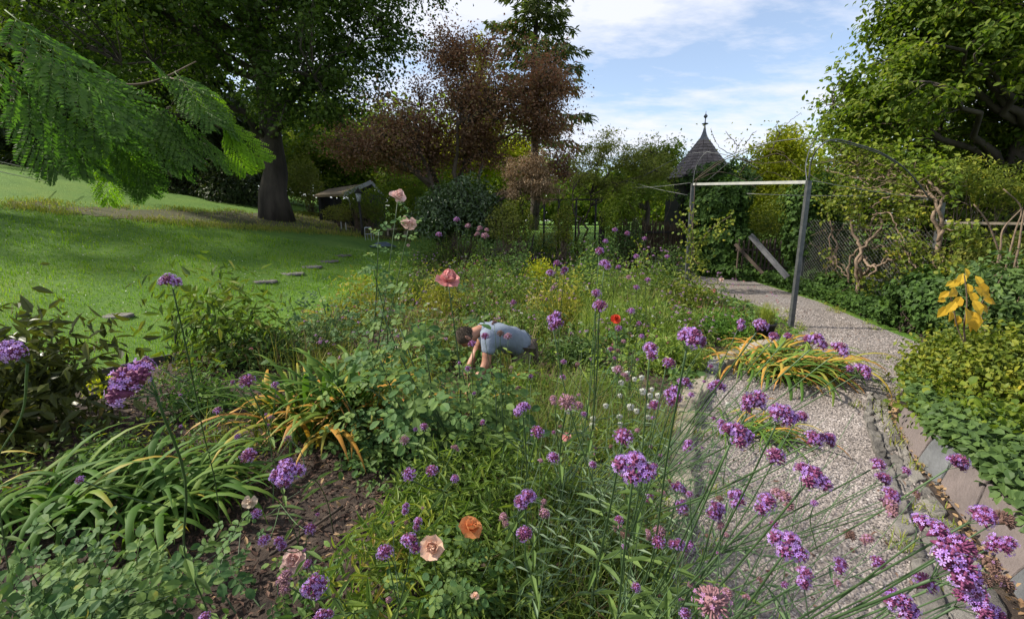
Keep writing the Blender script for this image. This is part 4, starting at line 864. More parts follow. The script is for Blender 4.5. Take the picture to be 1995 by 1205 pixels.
# right-hand posts and rails with chain-link
def YV(px, Y):
    return Y*np.interp(px, [1590, 1600, 1670, 1820, 1995], [10.0/6.9, 9.9/6.7, 9.0/6.35, 7.7/6.0, 7.0/5.7])
def PV(px, py, Y): return P(px, py, YV(px, Y))
def EV(px, py, Y, rx, rz, dep=None): return EP(px, py, YV(px, Y), rx, rz, dep)
cf = thing('chain_link_fence', 'rusty chain-link fence panel between grey tube posts behind the twisted vine', 'fence', T0(1700, 8.8))
fA, fB = T0(1575, 10.3), on(*PV(1818, 560, 6.0)[:2])
tb2 = PV(1835, 395, 6.0)
bar(MB(), np.array([fB[0], fB[1], fB[2]-.1]), tb2, .07, .07).build('post', M['galv'], cf)
bar(MB(), fA-[0, 0, .1], fA+[0, 0, 1.5], .05, .05).build('post', M['galv'], cf)
fBd = fB; dv = fBd-fA; Lf = np.linalg.norm(dv[:2]); dh = dv/Lf; mb = MB(); Hf = 1.5; st_ = .075
for q in np.arange(-Hf, Lf, st_):
    for s_ in (1, -1):
        a0 = q if s_ > 0 else q+Hf; a1 = a0+s_*Hf
        f0, f1 = (0-a0)/(a1-a0), (Lf-a0)/(a1-a0); f0, f1 = max(0, min(f0, f1)), min(1, max(f0, f1))
        if f1 <= f0+.01: continue
        p0 = fA+dh*(a0+(a1-a0)*f0)+[0, 0, .05+Hf*f0]; p1 = fA+dh*(a0+(a1-a0)*f1)+[0, 0, .05+Hf*f1]
        tubes(mb, np.array([[p0, p1]]), np.array([[0.0034, 0.0034]]), 3, cap=False)
mb.build('wire_mesh', M['wire'], cf, kind='stuff')
bar(MB(), PV(1690, 540, 6.5), PV(1795, 562, 6.05), .04, .05).build('brace', M['galv'], cf)
bar(MB(), PV(1720, 387, 6.4), PV(1810, 388, 6.02), .03, .035).build('top_bar', M['galv'], cf)
rl = thing('horizontal_rail', 'long weathered rail running to the right edge above the hedge', 'rail', on(*PV(1950, 437, 5.6)[:2]))
A, B = PV(1838, 434, 5.9), PV(2150, 437, 5.4)
bar(MB(), A, B, .035, .04).build('rail', M['timber'], rl); g = on(B[0], B[1]); bar(MB(), g, [B[0], B[1], B[2]+.1], .05, .05).build('post', M['galv'], rl)
# leaning planks and picket fence behind the archway
pl_ = thing('leaning_board', 'long grey board leaning diagonally behind the metal archway', 'plank', T0(1530, 9.8))
a_, b_ = P(1462, 458, 10.4), P(1534, 540, 9.8); bar(MB(), a_, b_, .03, .12).build('board', M['plank'], pl_)
bar(MB(), a_+[.0, -.03, .03], b_+[0, -.03, .03], .012, .02).build('board_edge', M['galv'], pl_)
pl_ = thing('leaning_board', 'mossy brown board leaning low at the foot of the ivy column', 'plank', T0(1440, 10.3))
bar(MB(), P(1432, 475, 10.6), P(1486, 532, 10.2), .03, .07).build('board', M['bark_brown'], pl_)
pk = thing('picket_fence', 'short rustic picket fence half hidden behind the leaning board', 'fence', T0(1480, 10.9))
for q in range(11):
    g = T0(1445+9*q, 10.9); hh = .95+.08*rs.rand(); bar(MB(), g, g+[rs.randn()*.015, 0, hh], .02, .055).build('picket', M['bark_brown'], pk)
bar(MB(), T0(1440, 10.93, .3), T0(1545, 10.93, .3), .03, .05).build('rail', M['bark_brown'], pk); bar(MB(), T0(1440, 10.93, .75), T0(1545, 10.93, .75), .03, .05).build('rail', M['bark_brown'], pk)
# cords upper left
for k, (a, b_) in enumerate((((-60, 300, 12), (112, 338, 16)), ((-60, 318, 12), (86, 352, 16)))):
    cd = thing('cord', ['upper of two pale cords strung across the grass at the left edge', 'lower of two pale cords strung across the grass at the left edge'][k], 'cord', P(*b_)); A, B = P(*a), P(*b_)
    tube(MB(), limb(A, B, 8, -.008, 0), .012, 5).build('line', M['cord'], cd)

# ================================================================ VINES, HEDGES ON THE RIGHT
def pv_path(lst, n=30): return spline([PV(*q) for q in lst], n)
vn = thing('twisted_vine', 'old twisted vine with bare pale stems climbing the fence beside the path', 'vine', on(*PV(1675, 590, 6.3)[:2]))
paths = [
 [(1668, 590, 6.3), (1672, 550, 6.25), (1668, 525, 6.2), (1680, 495, 6.2), (1672, 470, 6.25), (1660, 440, 6.3), (1655, 420, 6.3)],
 [(1672, 570, 6.3), (1680, 535, 6.15), (1668, 510, 6.1), (1684, 480, 6.2), (1700, 462, 6.25), (1718, 440, 6.3), (1712, 425, 6.3)],
 [(1680, 535, 6.2), (1700, 520, 6.1), (1720, 512, 6.1), (1748, 503, 6.0), (1758, 498, 6.0)],
 [(1684, 500, 6.2), (1690, 515, 6.1), (1705, 525, 6.0), (1690, 540, 6.1), (1676, 552, 6.2)],
 [(1662, 590, 6.4), (1650, 540, 6.4), (1656, 505, 6.4), (1668, 488, 6.3), (1690, 470, 6.3), (1694, 440, 6.3), (1706, 415, 6.3), (1696, 395, 6.4)],
 [(1618, 560, 6.6), (1625, 530, 6.6), (1620, 500, 6.6), (1632, 480, 6.6), (1620, 455, 6.6), (1618, 430, 6.6)],
 [(1630, 560, 6.6), (1618, 535, 6.6), (1630, 515, 6.5), (1622, 490, 6.6), (1617, 470, 6.6), (1624, 440, 6.6)],
 [(1650, 540, 6.4), (1635, 520, 6.5), (1610, 500, 6.6), (1640, 515, 6.5), (1660, 530, 6.4)],
 [(1720, 512, 6.1), (1728, 490, 6.1), (1716, 478, 6.2), (1700, 485, 6.2)],
 [(1745, 468, 6.1), (1770, 500, 6.0), (1800, 535, 5.9), (1850, 565, 5.8)],
 [(1752, 462, 6.1), (1765, 490, 6.0), (1784, 520, 5.95), (1830, 515, 5.9)],
 [(1700, 418, 6.3), (1730, 415, 6.25), (1745, 440, 6.2), (1762, 470, 6.1), (1776, 500, 6.0)],
]
rad = [.028, .024, .020, .018, .016, .016, .013, .010, .010, .010, .008, .010]
for pth, r_ in zip(paths, rad):
    q = pv_path(pth, 26); q[1:-1] += rs.randn(24, 3)*.016; tube(MB(), q, 1.45*r_*(1-.5*np.linspace(0, 1, 26)), 7).build('stem', M['vinewood'], vn)
mb = MB()
for k in range(60):
    a = PV(1600+250*rs.rand(), 420+130*rs.rand(), 6.3); d = rs.randn(3)*[.25, .1, .3]; q = spline([a, a+d*.5+rs.randn(3)*.08, a+d], 9); tube(mb, q, .004, 4)
mb.build('tendrils', M['twig'], vn, kind='stuff')
# top tangle on the pergola: dry branches with leaves
tg = thing('vine_tangle', 'tangle of dry pale vine branches and leaves on top of the fence post', 'vine', on(*PV(1825, 560, 6.0)[:2]))
tt_ = [[(1832, 560, 6.0), (1822, 500, 5.95), (1832, 460, 5.95), (1818, 425, 5.95), (1826, 400, 5.95), (1815, 380, 6.0), (1800, 372, 6.0)],
 [(1826, 470, 5.95), (1838, 440, 5.9), (1828, 410, 5.9), (1838, 385, 5.95), (1818, 360, 6.0), (1806, 352, 6.0)],
 [(1815, 378, 6.0), (1780, 372, 6.1), (1750, 378, 6.2), (1720, 372, 6.3), (1690, 366, 6.4), (1660, 360, 6.6)],
 [(1810, 384, 6.0), (1770, 380, 6.1), (1740, 382, 6.2), (1712, 392, 6.2), (1690, 410, 6.3)],
 [(1812, 386, 6.0), (1790, 378, 6.1), (1755, 370, 6.2), (1725, 378, 6.3)],
 [(1660, 345, 6.6), (1700, 350, 6.4), (1740, 340, 6.3), (1770, 352, 6.2), (1800, 365, 6.1)],
 [(1610, 332, 6.9), (1640, 340, 6.8), (1670, 345, 6.6), (1700, 362, 6.4), (1740, 372, 6.3)],
 [(1630, 280, 6.9), (1650, 295, 6.8), (1648, 320, 6.8), (1660, 330, 6.7)],
 [(1640, 275, 6.9), (1675, 270, 6.8), (1690, 250, 6.8), (1685, 235, 6.8)],
 [(1690, 262, 6.8), (1720, 240, 6.7), (1745, 250, 6.6)],
 [(1700, 315, 6.6), (1740, 330, 6.4), (1780, 350, 6.2), (1830, 375, 6.0)],
 [(1838, 440, 5.9), (1870, 455, 5.8), (1900, 470, 5.7)], [(1690, 300, 6.7), (1716, 330, 6.5), (1724, 345, 6.4)],
 [(1840, 500, 5.9), (1826, 530, 5.9), (1830, 555, 6.0)]]
for k, pth in enumerate(tt_):
    q = pv_path(pth, 24); q[1:-1] += rs.randn(22, 3)*.014; r_ = [.03, .022, .014, .013, .009][min(k, 4)]*(1 if k < 5 else .9); tube(MB(), q, 1.4*r_*(1-.6*np.linspace(0, 1, 24)), 7).build('branch', M['vinewood'], tg)
mb = MB()
for k in range(230):
    x = rs.rand(); a = PV(1620+240*x, 300+75*x+rs.randn()*16, 6.8-.8*x); d = rs.randn(3)*[.22, .12, .10]; q = spline([a, a+d*.5+rs.randn(3)*.06, a+d], 7); tube(mb, q, .003+.003*rs.rand(), 4)
mb.build('dry_twigs', M['vinewood'], tg, kind='stuff')
mb = MB(); N = 1500; x = rs.rand(N); pp = np.array([PV(1600+270*a, 262+95*a+rs.randn()*24, 6.8-.8*a+rs.randn()*.15) for a in x]); cloud(mb, pp, rs.randn(N, 3)*.3+[0, -.3, 1], .085, .065, T_IVY, 0, .5, .8)
mb.build('foliage', M['midgreen'], tg)
cl = thing('climber', 'leafy climber hanging in strands among the bare vine stems', 'climber', on(*PV(1640, 580, 6.4)[:2])); mb = MB(); sb = MB()
for (x0, y0, x1, y1, Y_, n) in ((1640, 350, 1610, 430, 6.5, 130), (1670, 380, 1660, 430, 6.3, 90), (1600, 400, 1598, 560, 7.0, 160), (1720, 410, 1780, 470, 6.4, 110), (1770, 450, 1850, 560, 5.9, 240), (1740, 460, 1790, 540, 6.0, 110), (1680, 530, 1700, 575, 6.1, 60), (1790, 400, 1850, 450, 6.0, 120), (1625, 300, 1700, 340, 6.7, 160), (1590, 380, 1640, 400, 6.8, 110), (1560, 560, 1640, 590, 6.8, 260), (1860, 440, 1990, 520, 5.6, 420), (1660, 360, 1720, 400, 6.3, 160), (1740, 370, 1800, 420, 6.1, 160), (1640, 400, 1700, 450, 6.3, 70), (1700, 520, 1760, 580, 6.2, 120), (1610, 480, 1640, 560, 6.5, 80), (1730, 480, 1800, 560, 6.0, 130), (1840, 520, 1990, 560, 5.4, 300)):
    A, B = PV(x0, y0, Y_), PV(x1, y1, Y_); q = spline([A, (A+B)/2+rs.randn(3)*.08, B], 10); tube(sb, q, .005, 4); u = rs.rand(n); pp = A+(B-A)*u[:, None]+rs.randn(n, 3)*[.09, .09, .08]; cloud(mb, pp, rs.randn(n, 3)*.5+[0, -.6, .6], .072, .060, T_L, 0, .4, 1.0)
mb.build('foliage', M['snow'], cl); sb.build('stem', M['twig'], cl)
# bare branches arching over the archway
br = thing('climbing_rose', 'nearly leafless climbing rose with thin arching branches on the archway hoops', 'climber', g1)
bp_ = [[(1345, 545, 10.6), (1352, 400, 10.4), (1356, 352, 10.4), (1385, 325, 10), (1430, 300, 9.6), (1495, 277, 9.2)], [(1352, 352, 10.5), (1400, 320, 10), (1430, 305, 9.8), (1475, 318, 9.4), (1550, 312, 9)], [(1430, 305, 9.8), (1437, 285, 9.8), (1450, 268, 9.8)], [(1437, 285, 9.8), (1425, 270, 9.8), (1410, 276, 9.8)], [(1430, 303, 9.8), (1405, 290, 9.8), (1395, 276, 9.9)], [(1425, 270, 9.8), (1413, 255, 9.9)], [(1450, 285, 9.6), (1465, 262, 9.6), (1475, 255, 9.6)], [(1500, 300, 9), (1520, 260, 8.9), (1535, 240, 8.9), (1560, 220, 8.8)], [(1520, 262, 8.9), (1512, 248, 8.9), (1516, 236, 8.9)], [(1462, 315, 9.3), (1520, 300, 9), (1560, 330, 8.6), (1600, 352, 8.2)], [(1440, 340, 10), (1470, 300, 9.6), (1500, 290, 9.3), (1530, 300, 9)], [(1360, 350, 10.4), (1400, 335, 10.2), (1440, 345, 10), (1480, 372, 9.6)], [(1470, 350, 9.6), (1500, 335, 9.4), (1560, 360, 9)], [(1395, 276, 9.9), (1388, 262, 9.9), (1385, 250, 9.9)]]
for k, pth in enumerate(bp_): tube(MB(), px_path(pth, 18)+rs.randn(18, 3)*.006, (.013 if k < 2 else .009)*(1-.6*np.linspace(0, 1, 18)), 5).build('branch', M['bark_brown'], br)
mb = MB(); N = 120; pp = np.array([P(*(lambda q: (q[0]+rs.randn()*14, q[1]+rs.randn()*10, q[2]))(bp_[rs.randint(0, len(bp_))][-1-rs.randint(0, 2)])) for _ in range(N)]); cloud(mb, pp, rs.randn(N, 3), .05, .035, T_L, 0, .6, .8); mb.build('foliage', M['olive'], br)
cr = thing('climbing_shrub', 'pale-leaved climber wound around the left post of the archway', 'climber', on(*P(1345, 560, 10.2)[:2])); mb = MB(); sb = MB()
for (x0, y0, x1, y1, n) in ((1345, 400, 1350, 520, 110), (1360, 480, 1425, 420, 150), (1330, 430, 1345, 470, 60), (1350, 500, 1370, 520, 90), (1240, 470, 1250, 530, 60)):
    A, B = P(x0, y0, 10), P(x1, y1, 9.8); tube(sb, spline([A, (A+B)/2+rs.randn(3)*.05, B], 8), .006, 4); u = rs.rand(n); cloud(mb, A+(B-A)*u[:, None]+rs.randn(n, 3)*[.12, .12, .08], rs.randn(n, 3)*.5+[0, -.5, .5], .075, .06, T_L, 0, .5, .6)
mb.build('foliage', M['snow'], cr); sb.build('stem', M['twig'], cr)
# ground ivy along the right of the path
mb = MB(); gi = [(1500, 555, 40), (1560, 575, 45), (1620, 590, 45), (1680, 605, 50), (1730, 622, 48), (1780, 640, 45), (1830, 640, 50), (1450, 545, 35), (1400, 525, 35), (1860, 600, 50), (1780, 590, 45), (1720, 585, 35), (1340, 500, 30), (1300, 486, 25)]
for (x_, y_, r_) in gi:
    g = G(x_, y_); t_ = g[1]/FPX; n = int(1500*min(1, 30/g[1]**1.3)); p = np.column_stack([g[0]+rs.randn(n)*r_*t_*.7, g[1]+rs.randn(n)*r_*t_*1.0]); p = p[~inpoly(p, path_poly)]; hh = .04+.24*rs.rand(len(p)); q = np.column_stack([p, hgt(p[:, 0], p[:, 1])+hh]); cloud(mb, q, np.tile([[0, -.35, 1.]], (len(q), 1)), .06, .055, T_IVY, 0, .45, .3)
o = mb.build('ground_ivy', M['ivy']); o['kind'] = 'stuff'
ivy_mass('ivy mound at the foot of the fence post beside the path', T0(1800, 7.0), [EP(1800, 575, 7.1, 50, 48, .4), EP(1840, 610, 6.6, 50, 45, .4), EP(1750, 605, 7.4, 45, 26, .3)], 6000, .07)
ivy_mass('small ivy mound at the foot of the twisted vine', T0(1650, 9.3), [EP(1650, 565, 9.3, 30, 30, .3), EP(1690, 582, 9.0, 28, 16, .3), EP(1610, 560, 9.6, 26, 26, .3)], 3000, .075)
# shrubs filling the right side
shrub('shrub', 'dense bluish-green bush at the right edge below the rail', 'shrub', on(3.7*1.15, 3.9), [EP(1950, 580, 4.2, 80, 75, .5), EP(2080, 620, 4.2, 100, 100, .5), EP(1890, 640, 4.3, 45, 45, .3)], 9500, .055, .03, 'herbdark', T_LANCE, droop=.2)
shrub('shrub', 'arching green shrub leaves just under the horizontal rail', 'shrub', on(5.6, 5.0), [EP(1920, 505, 7.4, 80, 40, .4), EP(2040, 510, 7.4, 100, 50, .4), EP(1985, 490, 7.5, 70, 32, .3)], 6500, .075, .026, 'olive', T_LANCE, droop=.4)
tall = [(1885, 700, 3.9, 62, 58), (1960, 720, 3.5, 78, 70), (1845, 770, 3.7, 55, 52), (1920, 800, 3.4, 62, 58), (2040, 760, 3.3, 90, 90), (1820, 725, 4.1, 40, 38)]
shrub('snowberry_bush', 'twiggy yellow-green bush spilling over the right side of the path', 'bush', on(3.9, 3.6), [EP(a, b, c, d, e, .35) for a, b, c, d, e in tall], 20000, .042, .028, 'snow', T_L, clump=900, stems=16, sr=.006, bias=.45)
shrub('leafy_bush', 'darker leafy growth behind the slab kerb at the lower right edge', 'bush', on(3.6, 2.7), [EP(1975, 880, 2.9, 80, 80, .35), EP(2060, 980, 2.7, 90, 90, .35), EP(1890, 835, 3.2, 52, 48, .3), EP(1990, 990, 2.6, 38, 48, .2), EP(1840, 800, 3.5, 36, 34, .25)], 9000, .055, .042, 'midgreen', T_L, clump=240, stems=8, sr=.005, bias=.4)
mb = MB(); n = 9000; p = np.stack([rs.uniform(2.0, 6.5, n), rs.uniform(1.0, 5.2, n)], -1); kb = np.interp(p[:, 1], bk[:, 1], bk[:, 0]); k = (p[:, 0] > kb+.10) & ~inpoly(p, path_poly); p = p[k]
q = np.column_stack([p, .25+.16*rs.rand(len(p))]); cloud(mb, q, np.tile([[-.3, -.3, 1.]], (len(q), 1)), .07, .055, T_L, 0, .45, .3); n = 4200; t_ = rs.rand(n)*(len(bk)-1); i_ = t_.astype(int); f_ = (t_-i_)[:, None]; p = bk[i_]*(1-f_)+bk[np.minimum(i_+1, len(bk)-1)]*f_; off = rs.rand(n)[:, None]**1.3*.75-.02; q = p+off*np.array([[.93, .36, 0]]); q[:, 2] = .22+.18*rs.rand(n); cloud(mb, q, np.tile([[-.3, -.3, 1.]], (n, 1)), .062, .048, T_L, 0, .5, .5)
mb.build('ground_cover', M['herbdark'], kind='stuff')
mb = MB(); n = 260; t_ = rs.rand(n)*15.99; q = np.array([gp(a, 1.02+.22*rs.rand()) for a in t_]); q[:, 2] += .035; cloud(mb, q, np.tile([[0, 0, 1.]], (n, 1)), .035, .022, T_L, 0, .6, 0); mb.build('fallen_leaves', M['deadleaf'], kind='stuff')
# yellow sapling: every leaf its own
sp_ = thing('yellow_sapling', 'sapling with large bright yellow autumn leaves by the hedge', 'sapling', on(*P(1885, 690, 3.65)[:2])); s0 = np.array(sp_.location)
ms = bpy.data.meshes
tmpb = MB(); leaves(tmpb, np.zeros((1, 3)), np.array([[1., 0, 0]]), np.array([[0, 0, 1.]]), np.array([1.]), np.array([.62]), T_L); ylm = tmpb.mesh('yellow_leaf', M['yellowleaf'])
st_ = px_path([(1885, 690, 3.65), (1878, 640, 3.65), (1884, 590, 3.65), (1880, 545, 3.65), (1878, 535, 3.65)], 14); tube(MB(), st_, .008*(1-.6*np.linspace(0, 1, 14)), 6).build('stem', M['twig'], sp_)
st2 = px_path([(1890, 690, 3.65), (1866, 640, 3.65), (1858, 600, 3.65), (1850, 570, 3.6)], 10); tube(MB(), st2, .005, 5).build('stem', M['twig'], sp_)
yl = [(1876, 540, -.4, 30), (1900, 545, .3, 28), (1868, 552, -.9, 26), (1905, 558, .5, 34), (1885, 560, 0, 26), (1862, 570, -1, 34), (1890, 575, .2, 30), (1910, 575, .7, 30), (1872, 585, -.6, 32), (1895, 592, .3, 34), (1905, 600, .9, 28), (1880, 605, -.2, 40), (1890, 612, .1, 46), (1862, 595, -.8, 30), (1850, 575, -1.2, 24), (1846, 604, -.8, 32), (1852, 612, -.4, 28), (1915, 590, 1.2, 26), (1884, 625, .1, 34), (1868, 622, -.5, 28), (1842, 590, -1.4, 20), (1898, 566, .6, 26), (1880, 530, .1, 22), (1858, 555, -1.1, 20)]
for (x_, y_, a_, s_) in yl:
    p = P(x_, y_-8, 3.65+rs.randn()*.05); inst('leaf', ylm, sp_, basis(p, (math.sin(a_), -.35, -math.cos(a_)*.9), (rs.randn()*.3, -.9, .5), s_*3.4/FPX))
# bare sticks standing up on the right
for k, pth in enumerate([[(1960, 520, 6.6), (1978, 450, 6.6), (1990, 405, 6.6), (1955, 368, 6.6)], [(1985, 480, 6.5), (1995, 415, 6.5), (2010, 380, 6.5)], [(1950, 500, 6.8), (1925, 435, 6.8), (1897, 398, 6.8)], [(1950, 480, 6.7), (1955, 445, 6.7), (1992, 405, 6.7)]]):
    t = thing('bare_branch', ['tall cut branch with pale bark at the right edge', 'pale bare branch leaving the frame above the rail', 'slanting bare branch with a reddish broken tip', 'thin forked bare branch just above the rail'][k], 'branch', on(*P(*pth[0])[:2])); q = px_path(pth, 12); g = on(q[0][0], q[0][1]); q = np.vstack([g, q]); tube(MB(), q, .014*(1-.5*np.linspace(0, 1, 13)), 6).build('wood', M['vinewood'], t)
# silk tree branch hanging in from the left, trunk outside the picture
sk = thing('silk_tree', 'feathery silk tree reaching a branch of fern-like leaves in from upper left', 'tree', (-3.6, 1.0, 0))
tube(MB(), spline([(-3.6, 1, -.1), (-3.5, 1.1, 1.2), (-3.6, 1.3, 2.4), (-3.3, 1.6, 3.4)], 12), .09*(1-.4*np.linspace(0, 1, 12)), 10).build('trunk', M['bark_brown'], sk)
mainb = px_path([(-420, -40, 2.0), (-120, 40, 2.1), (60, 105, 2.25), (130, 135, 2.3), (215, 160, 2.35), (265, 165, 2.4), (318, 152, 2.45), (382, 120, 2.5)], 30)
tube(MB(), mainb, .014*(1-.8*np.linspace(0, 1, 30)), 6).build('branch', M['twig'], sk)
tube(MB(), spline([(-3.3, 1.6, 3.4), (-2.9, 1.8, 3.2), tuple(mainb[0])], 8), .022, 7).build('branch', M['twig'], sk)
sub = [[(215, 160, 2.35), (240, 190, 2.3), (260, 215, 2.3)], [(130, 135, 2.3), (170, 200, 2.3), (210, 268, 2.3), (245, 280, 2.3)], [(318, 152, 2.45), (360, 160, 2.4), (415, 205, 2.4), (428, 235, 2.4)], [(60, 105, 2.25), (30, 150, 2.2), (20, 220, 2.2)], [(-60, 60, 2.15), (-20, 120, 2.1), (60, 210, 2.1)]]
for s_ in sub: tube(MB(), px_path(s_, 10), .005, 5).build('branch', M['twig'], sk)
def frond_mesh(seed, mat, young=False):
    """bipinnate leaf along +x, hanging side leaflets, unit length"""
    r = np.random.RandomState(seed); mb = MB(); n = 9 if not young else 8
    ax = np.array([[t, 0, -.16*t*t] for t in np.linspace(0, 1, 9)]); tube(mb, ax, .006*(1-.6*np.linspace(0, 1, 9)), 4)
    for k in range(n):
        t = .10+.86*k/(n-1); o = np.array([t, 0, -.16*t*t])
        for s_ in (1, -1):
            an = R(42-14*t)*s_; ln = (.46*math.sin(PI*(.16+.72*t))+.06)*(.9+.2*r.rand()); d = np.array([math.cos(an), math.sin(an), -.12-.22*r.rand()]); d /= np.linalg.norm(d)
            tube(mb, [o, o+d*ln*.5, o+d*ln+[0, 0, -.05*ln]], .0028, 3)
            m = 13; u = np.linspace(.08, 1, m); pp = o+d*ln*u[:, None]; sd = np.cross(d, [0, 0, 1]); sd /= np.linalg.norm(sd)
            for q in (1, -1):
                D = sd*q+d*.75+[0, 0, -.12]; L_ = (.060*np.sin(PI*(.12+.80*u))+.014)*(.85+.3*r.rand(m)); leaves(mb, pp+r.randn(m, 3)*.002, np.tile(D, (m, 1))+r.randn(m, 3)*.10, np.tile([0, 0, 1.], (m, 1))+r.randn(m, 3)*.25, L_, L_*.6, T_Q, 0)
    return mb.mesh('frond', [mat])
fr_m = [frond_mesh(k, M['silk']) for k in range(3)]; fr_y = frond_mesh(9, M['silkyoung'], True)
fl = [(10, 20, 2.0, 1.0, .75, 250), (60, 90, 2.1, 1.0, .95, 200), (-40, 90, 2.0, .8, .8, 240), (120, 125, 2.2, 1.0, .70, 190), (215, 158, 2.3, .9, .9, 175), (285, 112, 2.4, .85, .75, 130), (340, 140, 2.4, .95, .85, 125), (388, 165, 2.4, .8, .9, 95), (215, 240, 2.3, .7, 1.1, 110), (225, 290, 2.3, .45, 1.1, 80), (300, 205, 2.35, .9, .9, 120), (350, 235, 2.35, .9, .8, 100), (20, 180, 2.1, .5, 1.1, 150), (205, 235, 2.3, .5, 1.1, 125)]
for k, (x_, y_, Y_, dx, dz, ln) in enumerate(fl):
    p = P(x_, y_, Y_); d = Vector((dx, rs.randn()*.25, -dz)); inst('leaf', fr_m[k % 3], sk, basis(p, (0, .2, 1), (0, 0, 1), 1) if 0 else Matrix.Translation(Vector(p)) @ (lambda x, z: (lambda zz: Matrix((x, zz.cross(x), zz)).transposed().to_4x4())((z-x*z.dot(x)).normalized()))(d.normalized(), Vector((rs.randn()*.5+.2, -.5+rs.randn()*.5, .9))) @ Matrix.Diagonal((ln*Y_/FPX,)*3+(1,)))
for (x_, y_, Y_, dx, dz, ln) in ((438, 250, 2.4, .45, 1.0, 75), (430, 235, 2.42, .8, .7, 90), (400, 170, 2.42, .6, 1.0, 60), (372, 165, 2.42, .2, 1, 50), (235, 285, 2.3, .35, 1.1, 60), (205, 290, 2.28, -.15, 1.1, 90), (100, 85, 2.2, .9, .5, 40), (185, 275, 2.28, .2, 1.1, 60)):
    p = P(x_, y_, Y_); d = Vector((dx, -.1, -dz)); x = d.normalized(); z = Vector((.3, -.9, .4)); z = (z-x*z.dot(x)).normalized(); inst('leaf', fr_y, sk, Matrix.Translation(Vector(p)) @ Matrix((x, z.cross(x), z)).transposed().to_4x4() @ Matrix.Diagonal((ln*Y_/FPX,)*3+(1,)), 'fresh yellow-green young leaf')

# ================================================================ PERSON
YM = 4.75
def skin_mesh(name, pts, edges, rad, mat, parent, sub=2, root=0):
    off = woff(parent); me = bpy.data.meshes.new(name); me.from_pydata([tuple(np.array(p)-off) for p in pts], edges, []); me.materials.append(mat)
    o = bpy.data.objects.new(name, me); C.objects.link(o); o.parent = parent
    m = o.modifiers.new('skin', 'SKIN'); m.use_smooth_shade = True
    for k, v in enumerate(me.skin_vertices[0].data):
        r = rad[k]; v.radius = (r, r) if np.isscalar(r) else r; v.use_root = (k == root)
    s = o.modifiers.new('sub', 'SUBSURF'); s.levels = sub; s.render_levels = sub
    return o
pr0 = on(.0, 4.85)
man = thing('person', 'man in a pale blue t-shirt and dark trousers kneeling bent over among the plants', 'person', pr0)
hip = np.array([.17, 5.0, .27]); waist = np.array([.04, 4.94, .43]); chest = np.array([-.15, 4.81, .605]); nb_ = np.array([-.32, 4.70, .64]); head = np.array([-.47, 4.63, .565])
shL = np.array([-.26, 4.58, .56]); elL = np.array([-.27, 4.50, .29]); haL = np.array([-.42, 4.42, .10])        # near arm
shR = np.array([-.30, 4.92, .57]); elR = np.array([-.40, 4.98, .32]); haR = np.array([-.52, 4.80, .10])
knL = np.array([-.02, 4.70, .08]); anL = np.array([.42, 4.76, .07]); toL = np.array([.50, 4.76, .02])
knR = np.array([.02, 5.14, .08]); anR = np.array([.46, 5.16, .07]); toR = np.array([.54, 5.16, .02]); hL = hip+[-.02, -.11, -.03]; hR = hip+[.0, .11, -.03]
def fingers(wr, d, side, base):
    """palm then five bent finger chains, as (pts, edges, radii) to append"""
    d = nrm(np.array(d)); s = nrm(np.array(side)); dn = nrm(np.cross(d, s)); dn = dn if dn[2] < 0 else -dn; pts = []; ed = []; rd = []
    palm = wr+d*.05; pts += [palm, wr+d*.085]; ed += [(base[0], base[1]), (base[1], base[1]+1)]; rd += [(.034, .018), (.036, .014)]
    return pts, ed, rd, palm, d, s, dn
B = [hip, waist, chest, nb_, nb_+(head-nb_)*.45, head, head+[-.05, -.01, -.075],
     shL, elL, haL, haL+nrm(haL-elL)*.06, shR, elR, haR, haR+nrm(haR-elR)*.06, hL, knL, anL, toL, hR, knR, anR, toR]
E = [(0, 1), (1, 2), (2, 3), (3, 4), (4, 5), (5, 6), (2, 7), (7, 8), (8, 9), (9, 10), (2, 11), (11, 12), (12, 13), (13, 14), (0, 15), (15, 16), (16, 17), (17, 18), (0, 19), (19, 20), (20, 21), (21, 22)]
Rr = [(.11, .12), (.09, .10), (.09, .11), .062, .064, (.092, .088), .055, .058, .054, .038, (.036, .022), .058, .054, .038, (.036, .022), .09, .06, .04, .03, .09, .06, .04, .03]
skin_mesh('body', B, E, Rr, M['skin'], man)
# head with face: skull, brow, nose, jaw, ears
hx = nrm(np.array([-.42, -.16, -.78])); hy_up = nrm(np.array([-.82, -.12, .48])); hs2 = np.cross(hx, hy_up)      # face direction, crown direction
def hp(f, u, s): return head+np.array([-.02, 0, 0])+hx*f+hy_up*u+hs2*s
mb = MB(); nu, nv = 20, 14; V = []
for i_ in range(nv+1):
    ph = PI*i_/nv
    for j_ in range(nu):
        th = 2*PI*j_/nu; u = math.cos(ph); f = math.sin(ph)*math.cos(th); s = math.sin(ph)*math.sin(th)
        w1 = 1-.22*max(0, -u)**1.2; ff = f*.098*w1; 
        if f > 0: ff *= .95; ff += .012*math.exp(-((u-.28)/.14)**2)*f-.010*math.exp(-((u-.08)/.10)**2-((abs(s)-.38)/.2)**2)+.026*math.exp(-((u+.22)/.2)**2-(s/.16)**2)+.010*math.exp(-((u+.52)/.08)**2-(s/.3)**2)+.014*math.exp(-((u+.82)/.16)**2-(s/.4)**2)
        V.append(hp(ff, u*.122, s*.076*w1))
mb.add(V, [[i_*nu+j_, i_*nu+(j_+1) % nu, (i_+1)*nu+(j_+1) % nu, (i_+1)*nu+j_] for i_ in range(nv) for j_ in range(nu)], 0, True)
